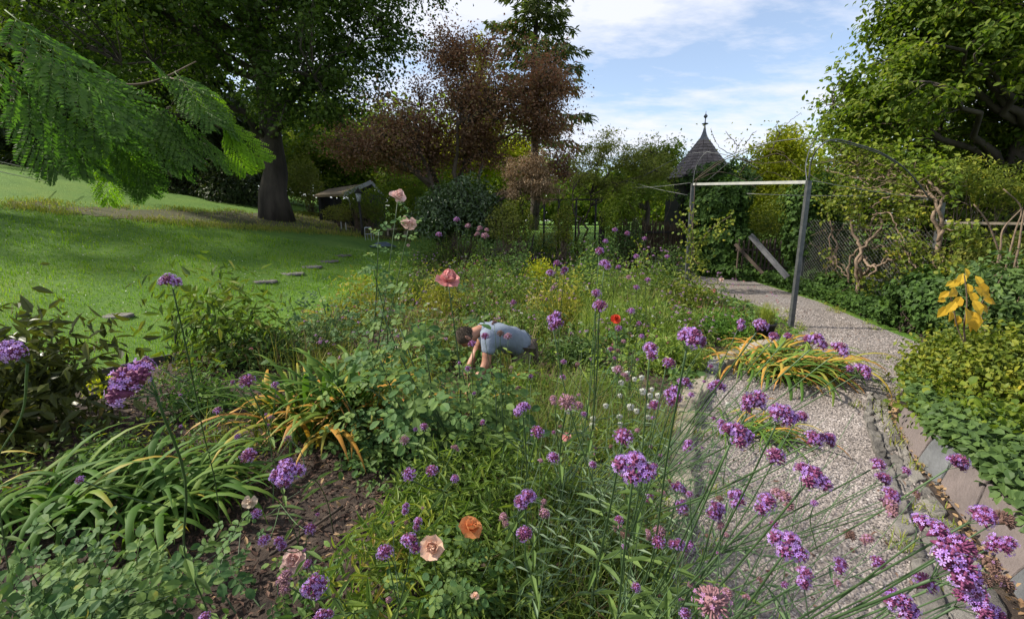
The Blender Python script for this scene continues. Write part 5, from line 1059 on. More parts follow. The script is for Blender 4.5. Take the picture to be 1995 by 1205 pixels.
for sgn in (1, -1):
    a = np.linspace(0, 2*PI, 12)[:-1]; V = [hp(-.008+.018*math.cos(t), -.005+.034*math.sin(t), sgn*(.077+k*.012+.006*math.cos(t))) for k in (0, 1) for t in a]+[hp(-.006, -.004, sgn*.080)]
    mb.add(V, [[j, (j+1) % 11, 11+(j+1) % 11, 11+j] for j in range(11)]+[[11+j, 11+(j+1) % 11, 22] for j in range(11)], 0, True)
    mb.add([hp(.085+.004*math.cos(t), .012+.008*math.sin(t)*1, sgn*(.03)+.014*math.cos(t)) for t in a], [list(range(11))], 1)
mb.build('head', [M['skin'], M['hair']], man)
mb = MB(); N = 2600; d = nrm(rs.randn(N, 3)); keep = (d[:, 1] > .25-.9*np.clip(-d[:, 0], 0, 1)) & (d[:, 1] > -.62) & ~((d[:, 0] > .45) & (d[:, 1] < .62)) & ~((np.abs(d[:, 2]) > .75) & (d[:, 1] < .15) & (d[:, 0] > -.35)); d = d[keep]
pp = np.array([hp(a*.100, b*.126, c*.080) for a, b, c in d]); outw = np.array([hx*a+hy_up*b+hs2*c for a, b, c in d])
# a close cap under the short hairs
cap = []; nu2, nv2 = 24, 12
for i_ in range(nv2+1):
    ph = .62*PI*i_/nv2
    for j_ in range(nu2):
        th = 2*PI*j_/nu2; fr_ = math.cos(th); phx = ph*(1 if fr_ < .2 else 1-.42*(fr_-.2)); u = math.cos(phx); f = math.sin(phx)*math.cos(th); s = math.sin(phx)*math.sin(th); cap.append(hp(f*.103, u*.128, s*.0825))
mb.add(cap, [[i_*nu2+j_, i_*nu2+(j_+1) % nu2, (i_+1)*nu2+(j_+1) % nu2, (i_+1)*nu2+j_] for i_ in range(nv2) for j_ in range(nu2)], 0, True)
leaves(mb, pp, outw*.12-hx*.6+hy_up*.2+rs.randn(len(pp), 3)*.12, outw, .014, .006, T_Q); mb.build('hair', M['hair'], man)
# shirt, trousers, shoes
S_ = [hip+[-.02, 0, .06], waist+[0, 0, .01], chest+[0, 0, .01], nb_+[.015, 0, .0], shL+[.015, .01, .0], shL*.35+elL*.65, shR, shR*.38+elR*.62]
so = skin_mesh('shirt', S_, [(0, 1), (1, 2), (2, 3), (2, 4), (4, 5), (2, 6), (6, 7)], [(.165, .185), (.15, .17), (.15, .185), (.10, .095), .105, .088, .105, .085], M['shirt'], man)
tx = bpy.data.textures.new('cloth_folds', 'CLOUDS'); tx.noise_scale = .07; dm = so.modifiers.new('folds', 'DISPLACE'); dm.texture = tx; dm.strength = .07; dm.mid_level = .5
mb = MB(); skin_mesh('trousers', [hip+[.02, 0, .0], hL, knL+[0, 0, .03], anL*.8+knL*.2, hR, knR+[0, 0, .03], anR*.8+knR*.2], [(0, 1), (1, 2), (2, 3), (0, 4), (4, 5), (5, 6)], [(.155, .165), .11, .085, .06, .11, .085, .06], M['trousers'], man)
for a, b_ in ((anL, toL), (anR, toR)): skin_mesh('shoe', [a, a+[.05, 0, -.02], b_+[.03, 0, .0]], [(0, 1), (1, 2)], [.05, .05, .042], M['plastic'], man)
for wr, el, sgn in ((haL, elL, 1), (haR, elR, -1)):
    d = nrm(wr-el); s = nrm(np.cross(d, [0, 0, 1])); pm = wr+d*.075
    for q in range(5):
        ln = [.055, .07, .078, .07, .055][q]; o_ = (q-2)*.018
        if q == 0: b0 = wr+d*.035+s*sgn*.030; pts = [b0, b0+(d*.4+s*sgn*.6)*.03, b0+(d*.8+s*sgn*.5)*.052+[0, 0, -.012]]
        else: b0 = pm+s*sgn*o_*-1; pts = [b0-d*.02, b0+d*ln*.45+[0, 0, -.004], b0+d*ln*.75+[0, 0, -.022], b0+d*ln*.82+[0, 0, -.042]]
        skin_mesh('finger', pts, [(k, k+1) for k in range(len(pts)-1)], [.0095]*(len(pts)-1)+[.007], M['skin'], man, sub=1)

# ================================================================ STRAP-LEAVED CLUMPS
def blade_mesh(seed, mat, tip=1.0, upright=False, w0=.046):
    r = np.random.RandomState(seed); n = 11; a = R(r.uniform(4, 22) if upright else r.uniform(10, 40)); bend = R(r.uniform(55, 120) if upright else r.uniform(90, 160)); p = [np.zeros(3)]; tw = r.randn()*.25
    s = np.linspace(0, 1, n)
    for k in range(1, n):
        t = a+bend*(s[k]**(2.4 if upright else 1.7)); p.append(p[-1]+np.array([math.sin(t), tw*s[k]*.3, math.cos(t)])/(n-1))
    p = np.array(p); T = nrm(np.gradient(p, axis=0)); X_ = np.cross(T, np.tile([0, 1., 0], (n, 1))); Yv = nrm(np.cross(X_, T)); X_ = nrm(X_)
    wv = w0*np.minimum(1, (1-s)*2.6)**.8*(.55+.45*np.minimum(1, s*4)); V = np.concatenate([p-Yv*wv[:, None]*.5+X_*wv[:, None]*-.22, p, p+Yv*wv[:, None]*.5+X_*wv[:, None]*-.22])
    F = [[k, k+1, n+k+1, n+k] for k in range(n-1)]+[[n+k, n+k+1, 2*n+k+1, 2*n+k] for k in range(n-1)]
    return MB().add(V, F, 0, True, np.concatenate([s, s, s])).mesh('blade', [mat])
bl_a = [blade_mesh(k, M['blade']) for k in range(7)]; bl_u = [blade_mesh(30+k, M['blade'], upright=True) for k in range(7)]; bl_o = [blade_mesh(60+k, M['bladeorange']) for k in range(6)]
def clump(name, label, cat, base, n, h, meshes, crowns, spread=.12, bias=None, group=None, flat=0.0, wk=1.0):
    t = thing(name, label, cat, base, group); base = np.asarray(base, float)
    for k in range(n):
        c = base+np.array([*crowns[rs.randint(len(crowns))], 0])+np.array([rs.randn()*spread*.5, rs.randn()*spread*.5, 0]); a = rs.rand()*2*PI if bias is None else bias+rs.randn()*1.1; s = h*rs.uniform(.55, 1.1)
        Mx = Matrix.Translation(Vector(c)) @ Matrix.Rotation(a, 4, 'Z') @ Matrix.Rotation(flat*rs.uniform(.5, 1.2)+rs.randn()*.08, 4, 'Y') @ Matrix.Rotation(rs.randn()*.25, 4, 'Z') @ Matrix.Diagonal((s, s*rs.uniform(.8, 1.25)*wk, s, 1))
        inst('leaf', meshes[rs.randint(len(meshes))], t, Mx)
    return t
clump('daylily', 'broad arching green daylily clump at the left edge of the bed', 'daylily', G(60, 1030), 110, .80, bl_a+bl_o[:1], [(-.3, 0), (0, .1), (.2, -.1)], .2, 0.1, 'daylily clumps')
clump('daylily', 'arching green daylily clump spreading over mulch, left foreground', 'daylily', G(270, 1010), 150, .78, bl_a, [(-.1, 0), (.12, .12), (.2, -.15), (.3, .1)], .2, 0.2, 'daylily clumps')
clump('daylily', 'tall clump with upright green and many orange dried strap leaves', 'daylily', G(655, 862), 150, .98, bl_u+bl_o[:4], [(-.12, 0), (.12, .05), (0, .15)], .16, None, 'daylily clumps')
clump('daylily', 'dried orange-brown strap leaves between the tall green clump and the large rose bush', 'daylily', G(715, 850), 80, .86, bl_o+bl_u[:1], [(-.05, 0), (.08, .1)], .16, None, 'daylily clumps')
clump('daylily', 'yellowing strap-leaved clump arching over bark mulch left of the tall orange one', 'daylily', G(560, 850), 80, .85, bl_u+bl_o+bl_a[:3], [(-.05, 0), (.1, .1)], .14, PI, 'daylily clumps')
clump('daylily', 'thin gold-green strap leaves right beside the kneeling man', 'daylily', G(960, 800), 70, .62, bl_a+bl_o[:3], [(0, 0), (.1, .1)], .12, -.5, 'daylily clumps', wk=.6)
clump('daylily', 'flopped strap-leaved clump lying over the path in green and orange', 'daylily', G(1520, 735), 290, .95, bl_a[:4]+bl_o, [(0, 0), (.25, .1), (.1, .35), (-.2, .2)], .3, -.15, 'daylily clumps', flat=.42, wk=.8)
clump('daylily', 'low green strap leaves spilling over the gravel behind purple flowers', 'daylily', G(1430, 845), 90, .62, bl_a+bl_o[:2], [(0, 0), (.2, -.05)], .2, -.2, 'daylily clumps', flat=.4, wk=.6)
clump('daylily', 'golden dying strap leaves along the lawn edge behind the rose', 'daylily', G(600, 640), 60, .62, bl_o+bl_u[:2], [(0, 0), (.3, .1)], .2, None, 'daylily clumps', wk=.7)
clump('daylily', 'small rusty strap leaves on the stone border beside the pot', 'daylily', G(1450, 712), 46, .42, bl_o, [(0, 0), (.1, .1)], .14, PI*.9, 'daylily clumps', flat=.4, wk=.6)
# pot with grass
g = G(1487, 662); pt = thing('plant_pot', 'black plastic plant pot standing by the archway post', 'pot', g); lathe(MB(), g, [(.001, 0), (.11, 0), (.145, .24), (.155, .24), (.155, .27), (.14, .27), (.13, .2), (.001, .2)], 20).build('pot', M['plastic'], pt)
gr = thing('ornamental_grass', 'fine green grass growing in the black pot by the archway', 'plant', g+[0, 0, .2]); mb = MB(); p = g+np.column_stack([rs.randn(260)*.05, rs.randn(260)*.05, np.full(260, .2)]); blades(mb, p, .34+.1*rs.rand(260), .006, 1.0); mb.build('leaves', M['strawgrass'], gr)

# ================================================================ ROSES, PEONIES, SMALL PERENNIALS
lf = MB(); leaves(lf, np.zeros((1, 3)), np.array([[1., 0, 0]]), np.array([[0, 0, 1.]]), np.array([1.]), np.array([.62]), T_OBT); LEAFLET = lf
def compound(mat, seed):               # five leaflets on a stalk, unit length
    r = np.random.RandomState(seed); mb = MB(); tube(mb, [[0, 0, 0], [.35, 0, .03], [.68, 0, 0]], .012, 4)
    pos = [(.66, 0), (.42, 1), (.42, -1), (.2, 1), (.2, -1)]
    for x_, s_ in pos:
        d = np.array([[1., 0, -.1]]) if s_ == 0 else np.array([[.45, s_*.9, -.05]]); leaves(mb, np.array([[x_, .02*s_, .02]]), d, np.array([[r.randn()*.15, r.randn()*.15, 1.]]), np.array([.36 if s_ == 0 else .31-.05*(x_ < .3)]), np.array([.25 if s_ == 0 else .21]), T_OBT)
    return mb.mesh('rose_leaf', [mat])
cmp_d = [compound(M['roseobj'], k) for k in range(4)]; cmp_p = [compound(M['rosepale'], 9+k) for k in range(2)]
def petal_mesh(mat, cup=.5, seed=0):
    r = np.random.RandomState(seed); V = []; nu_, nv_ = 6, 6
    for i_ in range(nv_):
        v = i_/(nv_-1)
        for j_ in range(nu_):
            u = j_/(nu_-1)*2-1; wd = .60*(.25+.75*min(1, v*1.7))*math.sqrt(max(.02, 1-max(0, (v-.62)/.40)**2)); V.append([v*(1-.10*u*u*v)+.03*math.sin(u*5+seed)*v, u*wd, cup*(v**1.5)*.9+cup*.35*u*u*v-.10*max(0, v-.7)*3*abs(u)+.035*r.randn()*v])
    return MB().add(V, [[i_*nu_+j_, (i_+1)*nu_+j_, (i_+1)*nu_+j_+1, i_*nu_+j_+1] for i_ in range(nv_-1) for j_ in range(nu_-1)], 0, True).mesh('petal', [mat])
PET = {}
def rose_flower(parent, p, size, mat, facing=(0, -1, .4), open_=1.0, n=18, label=None):
    if mat not in PET: PET[mat] = [petal_mesh(M[mat], c, s) for c, s in ((.35, 1), (.8, 2), (1.35, 3))]
    z = Vector(facing).normalized(); x = z.orthogonal().normalized(); y = z.cross(x); F = Matrix((x, y, z)).transposed().to_4x4(); p = np.asarray(p, float)
    mb = MB(); c0 = np.array(p)-np.array(z)*size*.12; tube(mb, [c0-np.array(z)*size*.35, c0-np.array(z)*size*.15, c0+np.array(z)*size*.02], [size*.03, size*.10, size*.04], 8); f = mb.build('flower', M['stemgreen'], parent)
    if label: f['label'] = label
    for k in range(n):
        ring = 0 if k < n*.38 else (1 if k < n*.72 else 2); a = k*2.4+rs.rand()*.3; s = size*[.66, .50, .34][ring]*rs.uniform(.8, 1.15); tilt = [-.12, .30, .8][ring]+rs.randn()*.16
        Mx = Matrix.Translation(Vector(p)) @ F @ Matrix.Rotation(a, 4, 'Z') @ Matrix.Rotation(-tilt, 4, 'Y') @ Matrix.Diagonal((s, s*1.05, s, 1))
        inst('petal', PET[mat][ring], f, Mx)
    return f
def rose_bush(label, base, stems, nleaf, mats, lsize=.11, flowers=(), hz=(.3, .9), spread=.3, grp='rose bushes', cane=.007):
    t = thing('rose_bush', label, 'rose', base, grp); base = np.asarray(base, float); lines = []
    for e in stems:
        e = np.asarray(e, float); q = spline([base+rs.randn(3)*[.04, .04, 0], (base+e)/2+rs.randn(3)*[.06, .06, 0], e], 14); tube(MB(), q, cane*(1-.5*np.linspace(0, 1, 14)), 6).build('cane', M['stemgreen'], t); lines.append(q)
    for k in range(nleaf):
        q = lines[k % len(lines)]; i0 = rs.randint(int(hz[0]*13), 14); p = q[i0]; a = rs.rand()*2*PI; d = np.array([math.cos(a), math.sin(a), rs.uniform(-.25, .5)]); s = lsize*rs.uniform(.7, 1.35); p = p+np.array([d[0], d[1], 0])*spread*rs.rand()*.5+[0, 0, rs.randn()*.03]
        sp = p+d*s*.5
        z = Vector((rs.randn()*.35, rs.randn()*.35-.45, 1))
        if -.48 < sp[0] < .18 and .79 < sp[2] < 1.16 and 2.4 < sp[1] < 3.9: continue      # the bush is open where the man kneels
        inst('leaf', mats[k % len(mats)], t, basis(p, tuple(d), tuple(z), s))
    for (p, size, mat, facing, n) in flowers: rose_flower(t, p, size, mat, facing, n=n)
    return t
# tall rose with pink flowers at the lawn side
b = G(712, 800); Yb = b[1]
rose_bush('tall single-stemmed rose with bluish leaves at its tip, in front of the lawn', b, [P(738, 452, Yb-.4), P(727, 520, Yb-.3), P(775, 390, Yb), P(797, 440, Yb+.1)], 70, cmp_d, .12, [(P(774, 383, Yb), .105, 'palepink', (.5, -.5, .6), 18), (P(797, 432, Yb+.1), .11, 'palepink', (.1, -.7, -.35), 9)], (.35, 1), .12)
b = G(905, 905); Yb = b[1]
rose_bush('large rose bush with big blue-green leaves and one bright pink bloom', b, [P(874, 556, Yb), P(780, 640, Yb), P(740, 700, Yb-.1), P(830, 690, Yb-.2), P(900, 720, Yb-.1), P(960, 750, Yb), P(700, 740, Yb+.1), P(740, 600, Yb+.2), P(820, 760, Yb-.4), P(930, 820, Yb-.3)], 200, cmp_d+cmp_p, .19, [(P(873, 548, Yb), .125, 'pink', (.3, -.45, .8), 24)], (.3, 1), .62, cane=.008)
b = G(760, 900); Yb = b[1]
rose_bush('dusky grey-green leaved rose growing out of the bark mulch', b, [P(650, 740, Yb), P(690, 800, Yb-.1), P(740, 760, Yb), P(800, 820, Yb-.2), P(720, 870, Yb-.2), P(640, 860, Yb-.1)], 150, cmp_d, .13, [], (.2, 1), .35)
b = G(960, 930); Yb = b[1]
rose_bush('young rose shoot with pale rounded leaves below the kneeling man', b, [P(965, 760, Yb), P(940, 830, Yb-.1), P(990, 840, Yb), P(1000, 800, Yb)], 46, cmp_p, .16, [], (.45, 1), .16)
b = G(640, 700); Yb = b[1]
rose_bush('fine-leaved rose thicket along the lawn edge left of the pink bloom', b, [P(560, 580, Yb), P(620, 560, Yb), P(690, 570, Yb), P(730, 620, Yb-.2), P(600, 620, Yb-.3), P(660, 600, Yb+.2)], 200, cmp_d+cmp_p[:1], .13, [], (.25, 1), .5)
b = G(850, 1290); Yb = 1.75
rose_bush('low rose bush carrying one orange and one peach bloom', b, [P(916, 1042, Yb), P(843, 1080, Yb-.15), P(890, 1110, Yb-.2), P(780, 1130, Yb-.2), P(960, 1080, Yb), P(860, 1150, Yb-.35), P(740, 1160, Yb-.3), P(930, 1160, Yb-.3)], 120, cmp_d+cmp_p, .085, [(P(916, 1030, Yb), .082, 'orange', (.4, -.3, .85), 16), (P(843, 1066, Yb-.15), .072, 'peach', (0, -.75, .6), 22), (P(925, 1092+68, Yb-.3), .025, 'peach', (0, -.3, .9), 8)], (.3, 1), .2, cane=.004)
b = G(560, 1270); Yb = 1.8
rose_bush('thin rose stem with a washed-out peach bloom over the mulch', b, [P(573, 1098, Yb), P(540, 1130, Yb), P(610, 1120, Yb+.1)], 26, cmp_d, .09, [(P(573, 1090, Yb), .088, 'palepink', (0, -.7, .65), 18)], (.3, 1), .16, cane=.004)
b = G(480, 1200); Yb = 2.15
rose_bush('spindly rose stem with a small cream bloom beside the arching daylily', b, [P(488, 985, Yb), P(470, 1020, Yb)], 20, cmp_d, .08, [(P(488, 975, Yb), .062, 'cream', (-.1, -.9, .2), 9)], (.4, 1), .14, cane=.004)
b = G(130, 1300); Yb = 1.55
rose_bush('dense low rose foliage filling the lower left corner', b, [P(30, 1060, Yb), P(120, 1050, Yb), P(220, 1070, Yb), P(60, 1130, Yb-.2), P(170, 1120, Yb-.2), P(280, 1110, Yb-.1), P(100, 1180, Yb-.3), P(240, 1170, Yb-.3), P(340, 1090, Yb), P(330, 1160, Yb-.2), P(10, 1180, Yb-.3), P(420, 1080, Yb+.1)], 300, cmp_d*2+cmp_p, .115, [], (.35, 1), .3, cane=.004)
b = G(1205, 800); Yb = b[1]
rose_bush('slender rose with one small vermilion bloom behind white flowers', b, [P(1199, 628, Yb), P(1180, 680, Yb), P(1230, 690, Yb)], 40, cmp_d, .09, [(P(1199, 622, Yb), .075, 'red', (0, -.7, .6), 14)], (.3, 1), .25)
b = G(1106, 960); Yb = b[1]
rose_bush('small rose stem with a salmon bud low in the fine grass', b, [P(1104, 858, Yb), P(1090, 890, Yb)], 16, cmp_p, .08, [(P(1104, 852, Yb), .05, 'pink', (0, -.6, .8), 12)], (.3, 1), .15, cane=.004)
for px, py, col, lab in ((1390, 566, 'pink', 'tiny pink rose at the path edge before the archway'), (1140, 560, 'white', 'small white rose half hidden in mid-bed greenery'), (1152, 478, 'white', 'white-flowered plant at the back of the bed'), (795, 478, 'palepink', 'pale pink rose low at the far lawn corner'), (1405, 545, 'palepink', 'faint pink bloom by the gravel under the crossbar')):
    b = G(px, py+40); rose_bush(lab, b, [P(px, py+3, b[1]), P(px+12, py+14, b[1])], 14, cmp_p, .09, [(P(px, py, b[1]), .08, col, (0, -.7, .6), 9)], (.3, 1), .25)
# peonies
def leafy(name, label, cat, base, ells, N, L, W, mat, T=T_LANCE, stems=6, grp=None, sr=.006, bark='stemgreen', clump=0, tilt=.55, droop=.35, bias=.4): return shrub(name, label, cat, base, ells, N, L, W, mat, T, grp, tilt, droop, bias, stems, bark, clump, sr)
b = G(348, 712); Yb = b[1]
t = leafy('peony', 'leafy peony on a red-brown stem in front of the bright lawn', 'peony', b, [EP(400, 605, Yb, 55, 34, .3), EP(465, 615, Yb+.1, 36, 28, .25), EP(352, 640, Yb-.1, 30, 22, .2), EP(430, 665, Yb-.1, 45, 28, .25)], 620, .15, .046, 'peony', clump=70, bark='stemgreen', sr=.008); tube(MB(), [b, P(342, 650, Yb), P(330, 600, Yb)], [.024, .018, .008], 7).build('stem', M['bark_brown'], t)
b = G(40, 850); Yb = b[1]
leafy('peony', 'dark bronze peony foliage at the left edge of the lawn', 'peony', b, [EP(35, 685, Yb, 55, 26, .3), EP(85, 735, Yb, 46, 34, .3), EP(0, 750, Yb, 80, 50, .35), EP(50, 810, Yb-.1, 100, 42, .3)], 1700, .13, .045, 'peonydark', clump=170, sr=.008)
b = G(240, 770); leafy('seedling', 'small yellow-green seedling at the bed edging by the lawn', 'plant', b, [EP(205, 755, b[1], 40, 20, .15)], 150, .06, .035, 'yellowgreen', T_L, 4)
# mid-bed perennials, each a clump of its own
per = [(900, 470, 70, 30, 'herblight', 'pale yellow-green perennial mound at the far end of the bed', 'sedumpink'), (850, 500, 60, 28, 'herb', 'rust-tinged perennial mound near the far lawn corner', 'sedumpink'), (960, 500, 60, 34, 'herb', 'mound of faded pink flower heads behind the pink rose', 'mauve'),
 (1040, 490, 60, 30, 'herbdark', 'dark leafy mound in the middle of the far bed', None), (1130, 500, 60, 30, 'midgreen', 'mid-green mound left of the tall far verbena', None), (1210, 480, 40, 36, 'snow', 'yellow-green perennial by the brushwood screen', 'mauve'),
 (1048, 545, 22, 26, 'yellowgreen', 'bright lime-yellow sprig in the middle of the bed', None), (1110, 560, 55, 34, 'herb', 'loose clump with small mauve flowers above the kneeling man', 'mauve'), (1000, 575, 70, 30, 'herb', 'low green clump just behind the kneeling man', None),
 (1180, 570, 60, 50, 'herblight', 'fine bright green grassy clump right of centre', None), (1260, 560, 60, 45, 'herb', 'herb clump dotted with lilac asters near the path', 'mauve'), (1340, 580, 55, 35, 'snow', 'golden-green low shrub beside the archway foot', None), (1300, 520, 45, 25, 'herbdark', 'low dark clump under the left archway post', 'mauve'),
 (1240, 640, 60, 40, 'herb', 'feathery clump behind the large pink-purple verbena', 'mauve'), (1120, 690, 45, 34, 'herbdark', 'dark broad-leaved clump right of the kneeling man', None), (1010, 762, 50, 32, 'herb', 'ragged clump in front of the dark trousers', None), (1090, 600, 50, 40, 'herbyellow', 'yellowing bushy clump behind the man toward the archway', 'mauve'), (1000, 530, 40, 34, 'rose', 'dark bluish leafy clump in the middle distance', None), (860, 590, 45, 34, 'herbyellow', 'yellow-tinged clump below the pink rose bloom', None), (1160, 520, 45, 34, 'rose', 'blue-green leafy clump behind the tall verbena pair', 'mauve'), (1320, 640, 50, 34, 'herb', 'rough clump right of the vermilion rose', 'sedumpink'), (700, 600, 50, 40, 'herbyellow', 'golden leafy clump by the lawn edging behind the daylily', None), (1070, 465, 45, 28, 'herbyellow', 'sunlit yellow clump by the fence posts', 'white'), (940, 545, 60, 30, 'herb', 'tangled clump beside the pink rose bloom', 'sedumpink'), (780, 560, 60, 35, 'herb', 'green clump left of the pink rose bloom', None),
 (1180, 740, 60, 45, 'herblight', 'airy green clump in front of the white flowers', None), (1300, 690, 55, 38, 'herblight', 'fine light-green clump at the stone border', None), (1400, 640, 60, 22, 'groundgreen', 'mossy green cushion on the grass strip by the pot', None), (1220, 880, 50, 50, 'herblight', 'lacy green foliage beside the border stones', None), (1090, 960, 60, 50, 'herblight', 'lacy bright foliage in the centre foreground', None),
 (860, 940, 60, 40, 'herbdark', 'sparse dark foliage over the mulch', None), (520, 680, 60, 35, 'rose', 'low leafy clump by the lawn edging', None), (390, 770, 70, 45, 'rose', 'loose rose-like foliage between peony and purple flower', None), (200, 900, 60, 40, 'rose', 'blue-green foliage under the left purple flower', None), (1040, 640, 40, 25, 'herb', 'weedy clump at the back of the shirt', None), (940, 610, 60, 22, 'herb', 'green clump behind the man\'s head', None)]
for px, py, rx, rz, mt, lab, fl_ in per:
    py, rz = (py-rz*.22, rz*1.3) if py < 640 and rz > 23 else (py, rz)
    b = G(px, py+rz*.8); Yb = b[1]; sc = Yb/FPX; L_ = min(.085, max(.035, .075)) if Yb > 3 else .045
    e = EP(px, py, Yb, rx, rz, rx*sc*.9)
    t = leafy('perennial', lab, 'perennial', b, [e, (e[0], e[1], max(.08, e[2]-e[5]*.6), e[3]*1.1, e[4], e[5]*.6)], int(2000 if Yb > 4.5 else 900), L_, L_*.32, mt, T_LANCE, 8, 'perennials filling the bed', clump=110, sr=.004)
    if fl_:
        mb = MB(); p, d, _ = ellpts([e], 26, .15); p = p[p[:, 2] > e[2]]
        for q in p:
            u = nrm(rs.randn(26, 3)); u[:, 2] = abs(u[:, 2]); cloud(mb, q+u*[.022, .022, .012], u, .014, .012, T_OBT, 0, .3, 0)
        mb.build('blossoms', M[fl_], t)
# white button flowers by the border
wf = [(1222, 727), (1210, 745), (1236, 738), (1252, 762), (1266, 770), (1276, 782), (1262, 790), (1240, 800), (1282, 770), (1270, 758), (1250, 735), (1208, 770), (1228, 792), (1196, 718), (1207, 812), (1208, 826), (1418, 787), (1106, 800), (1262, 812), (1155, 815), (1154, 828), (1180, 790)]
b = G(1245, 860); t = thing('white_flowers', 'plant with round white button flowers beside the border stones', 'flowers', b); fm = MB(); u = nrm(rs.randn(60, 3)); cloud(fm, u*.012, u, .013, .010, T_OBT, 0, .2, 0); fme = fm.mesh('white_head', [M['white']])
for px, py in wf: p = P(px, py, b[1]-.25+rs.randn()*.12); inst('flower_head', fme, t, Matrix.Translation(Vector(p)) @ Matrix.Scale(rs.uniform(1.0, 1.5), 4)); tube(MB(), spline([b+rs.randn(3)*[.1, .05, 0], (b+p)/2+rs.randn(3)*.03, p], 6), .0022, 4).build('stem', M['stempale'], t)
# stick on the mulch
t = thing('stick', 'thin dark stick lying across the bark mulch', 'stick', G(640, 1010)); A, B_ = G(525, 1085, .02), G(668, 992, .03); tube(MB(), spline([A+[0, 0, .03], (A+B_)/2+[.01, .02, .035], B_+[0, 0, .05]], 10), .009, 6).build('stick', M['bark_brown'], t)

# general undergrowth: fine green growth nobody could count
SEED = [0]
_l = sorted([(q[1], q[0]) for q in bed_path[5:]]); LX = (np.array([a for a, _ in _l]), np.array([b for _, b in _l]))
def patch(p, thr):
    SEED[0] += 1; k = SEED[0]*1.7; f = np.sin(p[:, 0]*2.6+k+np.sin(p[:, 1]*2.1+k)*1.6)+np.sin(p[:, 1]*2.9+k*2+p[:, 0]*.8)+.5*np.sin(p[:, 0]*7+k)*np.sin(p[:, 1]*6-k); return f > rs.randn(len(p))*.35+thr
def carpet(poly, n, hmax, L, ratio, T, mat, name, box_, hpow=1.0, clumpy=.0, excl=None):
    mb = MB(); p = np.stack([rs.uniform(box_[0], box_[1], n), rs.uniform(box_[2], box_[3], n)], -1); p = p[inpoly(p, poly)]; p = p[patch(p, clumpy)]
    if excl is not None: p = p[~excl(p)]
    hm = hmax*(.65+.35*np.sin(p[:, 0]*3.3+SEED[0])*np.sin(p[:, 1]*2.7+SEED[0]))
    xl = np.interp(p[:, 1], LX[0], LX[1]); hm = hm*np.where(p[:, 1] > 4.4, np.clip((xl-p[:, 0])/1.5, .16, 1), 1)
    h = hm*rs.rand(len(p))**hpow; q = np.column_stack([p, hgt(p[:, 0], p[:, 1])+.02+h]); l = L*(.6+.8*rs.rand(len(q))); cloud(mb, q, np.tile([[0, -.35, 1.]], (len(q), 1)), l, l*ratio, T, 0, .6, .2)
    return mb.build(name, M[mat], kind='stuff')
mulch = lambda p: ((p[:, 0] > -1.75) & (p[:, 0] < -.55) & (p[:, 1] > 1.7) & (p[:, 1] < 3.2) & (p[:, 0]+1.35 < (3.2-p[:, 1])*.6)) | ((p[:, 0] > -3.6) & (p[:, 0] < -2.1) & (p[:, 1] > 3.4) & (p[:, 1] < 4.6))
dirtp = lambda p: ((p[:, 0]-.95)**2/.7+(p[:, 1]-4.9)**2/.35 < 1) | mulch(p)
far_ = (-4, 6, 5.0, 13)
carpet(bed_poly, 9000, .50, .085, .17, T_LANCE, 'herb', 'undergrowth', (-.75, .75, 1.0, 2.7), .8, -.3)
carpet(bed_poly, 5000, .55, .075, .15, T_LANCE, 'herblight', 'undergrowth', (-.6, .9, 1.0, 2.7), .8, .2)
carpet(bed_poly, 5000, .32, .06, .42, T_L, 'rose', 'undergrowth', (-1.6, .6, 1.3, 3.6), 1.0, .5, lambda p: p[:, 0] < -.95)
carpet(bed_poly, 44000, .30, .06, .36, T_LANCE, 'herb', 'undergrowth', far_, 1.2, .0, mulch)
carpet(bed_poly, 40000, .52, .065, .40, T_LANCE, 'herbdark', 'undergrowth', far_, 1.2, .5, dirtp)
carpet(bed_poly, 30000, .36, .05, .30, T_LANCE, 'herbbrown', 'dry_stems', far_, 1.0, .8, mulch)
carpet(bed_poly, 22000, .36, .05, .50, T_L, 'herbyellow', 'undergrowth', far_, 1.2, 1.1, dirtp)
carpet(bed_poly, 24000, .42, .07, .25, T_LANCE, 'herblight', 'undergrowth', far_, 1.2, 1.0, dirtp)
carpet(bed_poly, 11000, .50, .095, .62, T_OBT, 'rose', 'undergrowth', (-3.5, 5, 4.6, 11), .8, .9, dirtp)
carpet(bed_poly, 7000, .42, .11, .55, T_L, 'herbdark', 'undergrowth', (-3.5, 5, 5.2, 11), .8, 1.2, dirtp)
carpet(bed_poly, 12000, .34, .05, .3, T_LANCE, 'deadleaf', 'dry_stems', far_, 1.0, 1.0, mulch)
near_ = (-4, 2.5, 2.6, 5.6)
carpet(bed_poly, 12000, .26, .045, .4, T_L, 'herb', 'undergrowth', near_, 1.4, .3, dirtp)
carpet(bed_poly, 9000, .34, .05, .5, T_L, 'herbdark', 'undergrowth', near_, 1.2, .8, dirtp)
carpet(bed_poly, 9000, .30, .04, .25, T_LANCE, 'herbbrown', 'dry_stems', near_, 1.0, .9, mulch)
carpet(bed_poly, 10000, .34, .05, .2, T_LANCE, 'herbyellow', 'undergrowth', near_, 1.0, 1.0, dirtp)
carpet(bed_poly, 14000, .24, .045, .22, T_LANCE, 'herblight', 'undergrowth', (-.1, 1.2, 1.2, 4.8), 1.2, -.4, dirtp)
carpet(bed_poly, 8000, .30, .05, .22, T_LANCE, 'herb', 'undergrowth', (-.1, 1.2, 1.2, 4.8), 1.0, .3, dirtp)
carpet(bed_poly, 9000, .18, .04, .45, T_L, 'rose', 'undergrowth', (-4.2, 1, 1.3, 4.8), 1.2, .7, mulch)
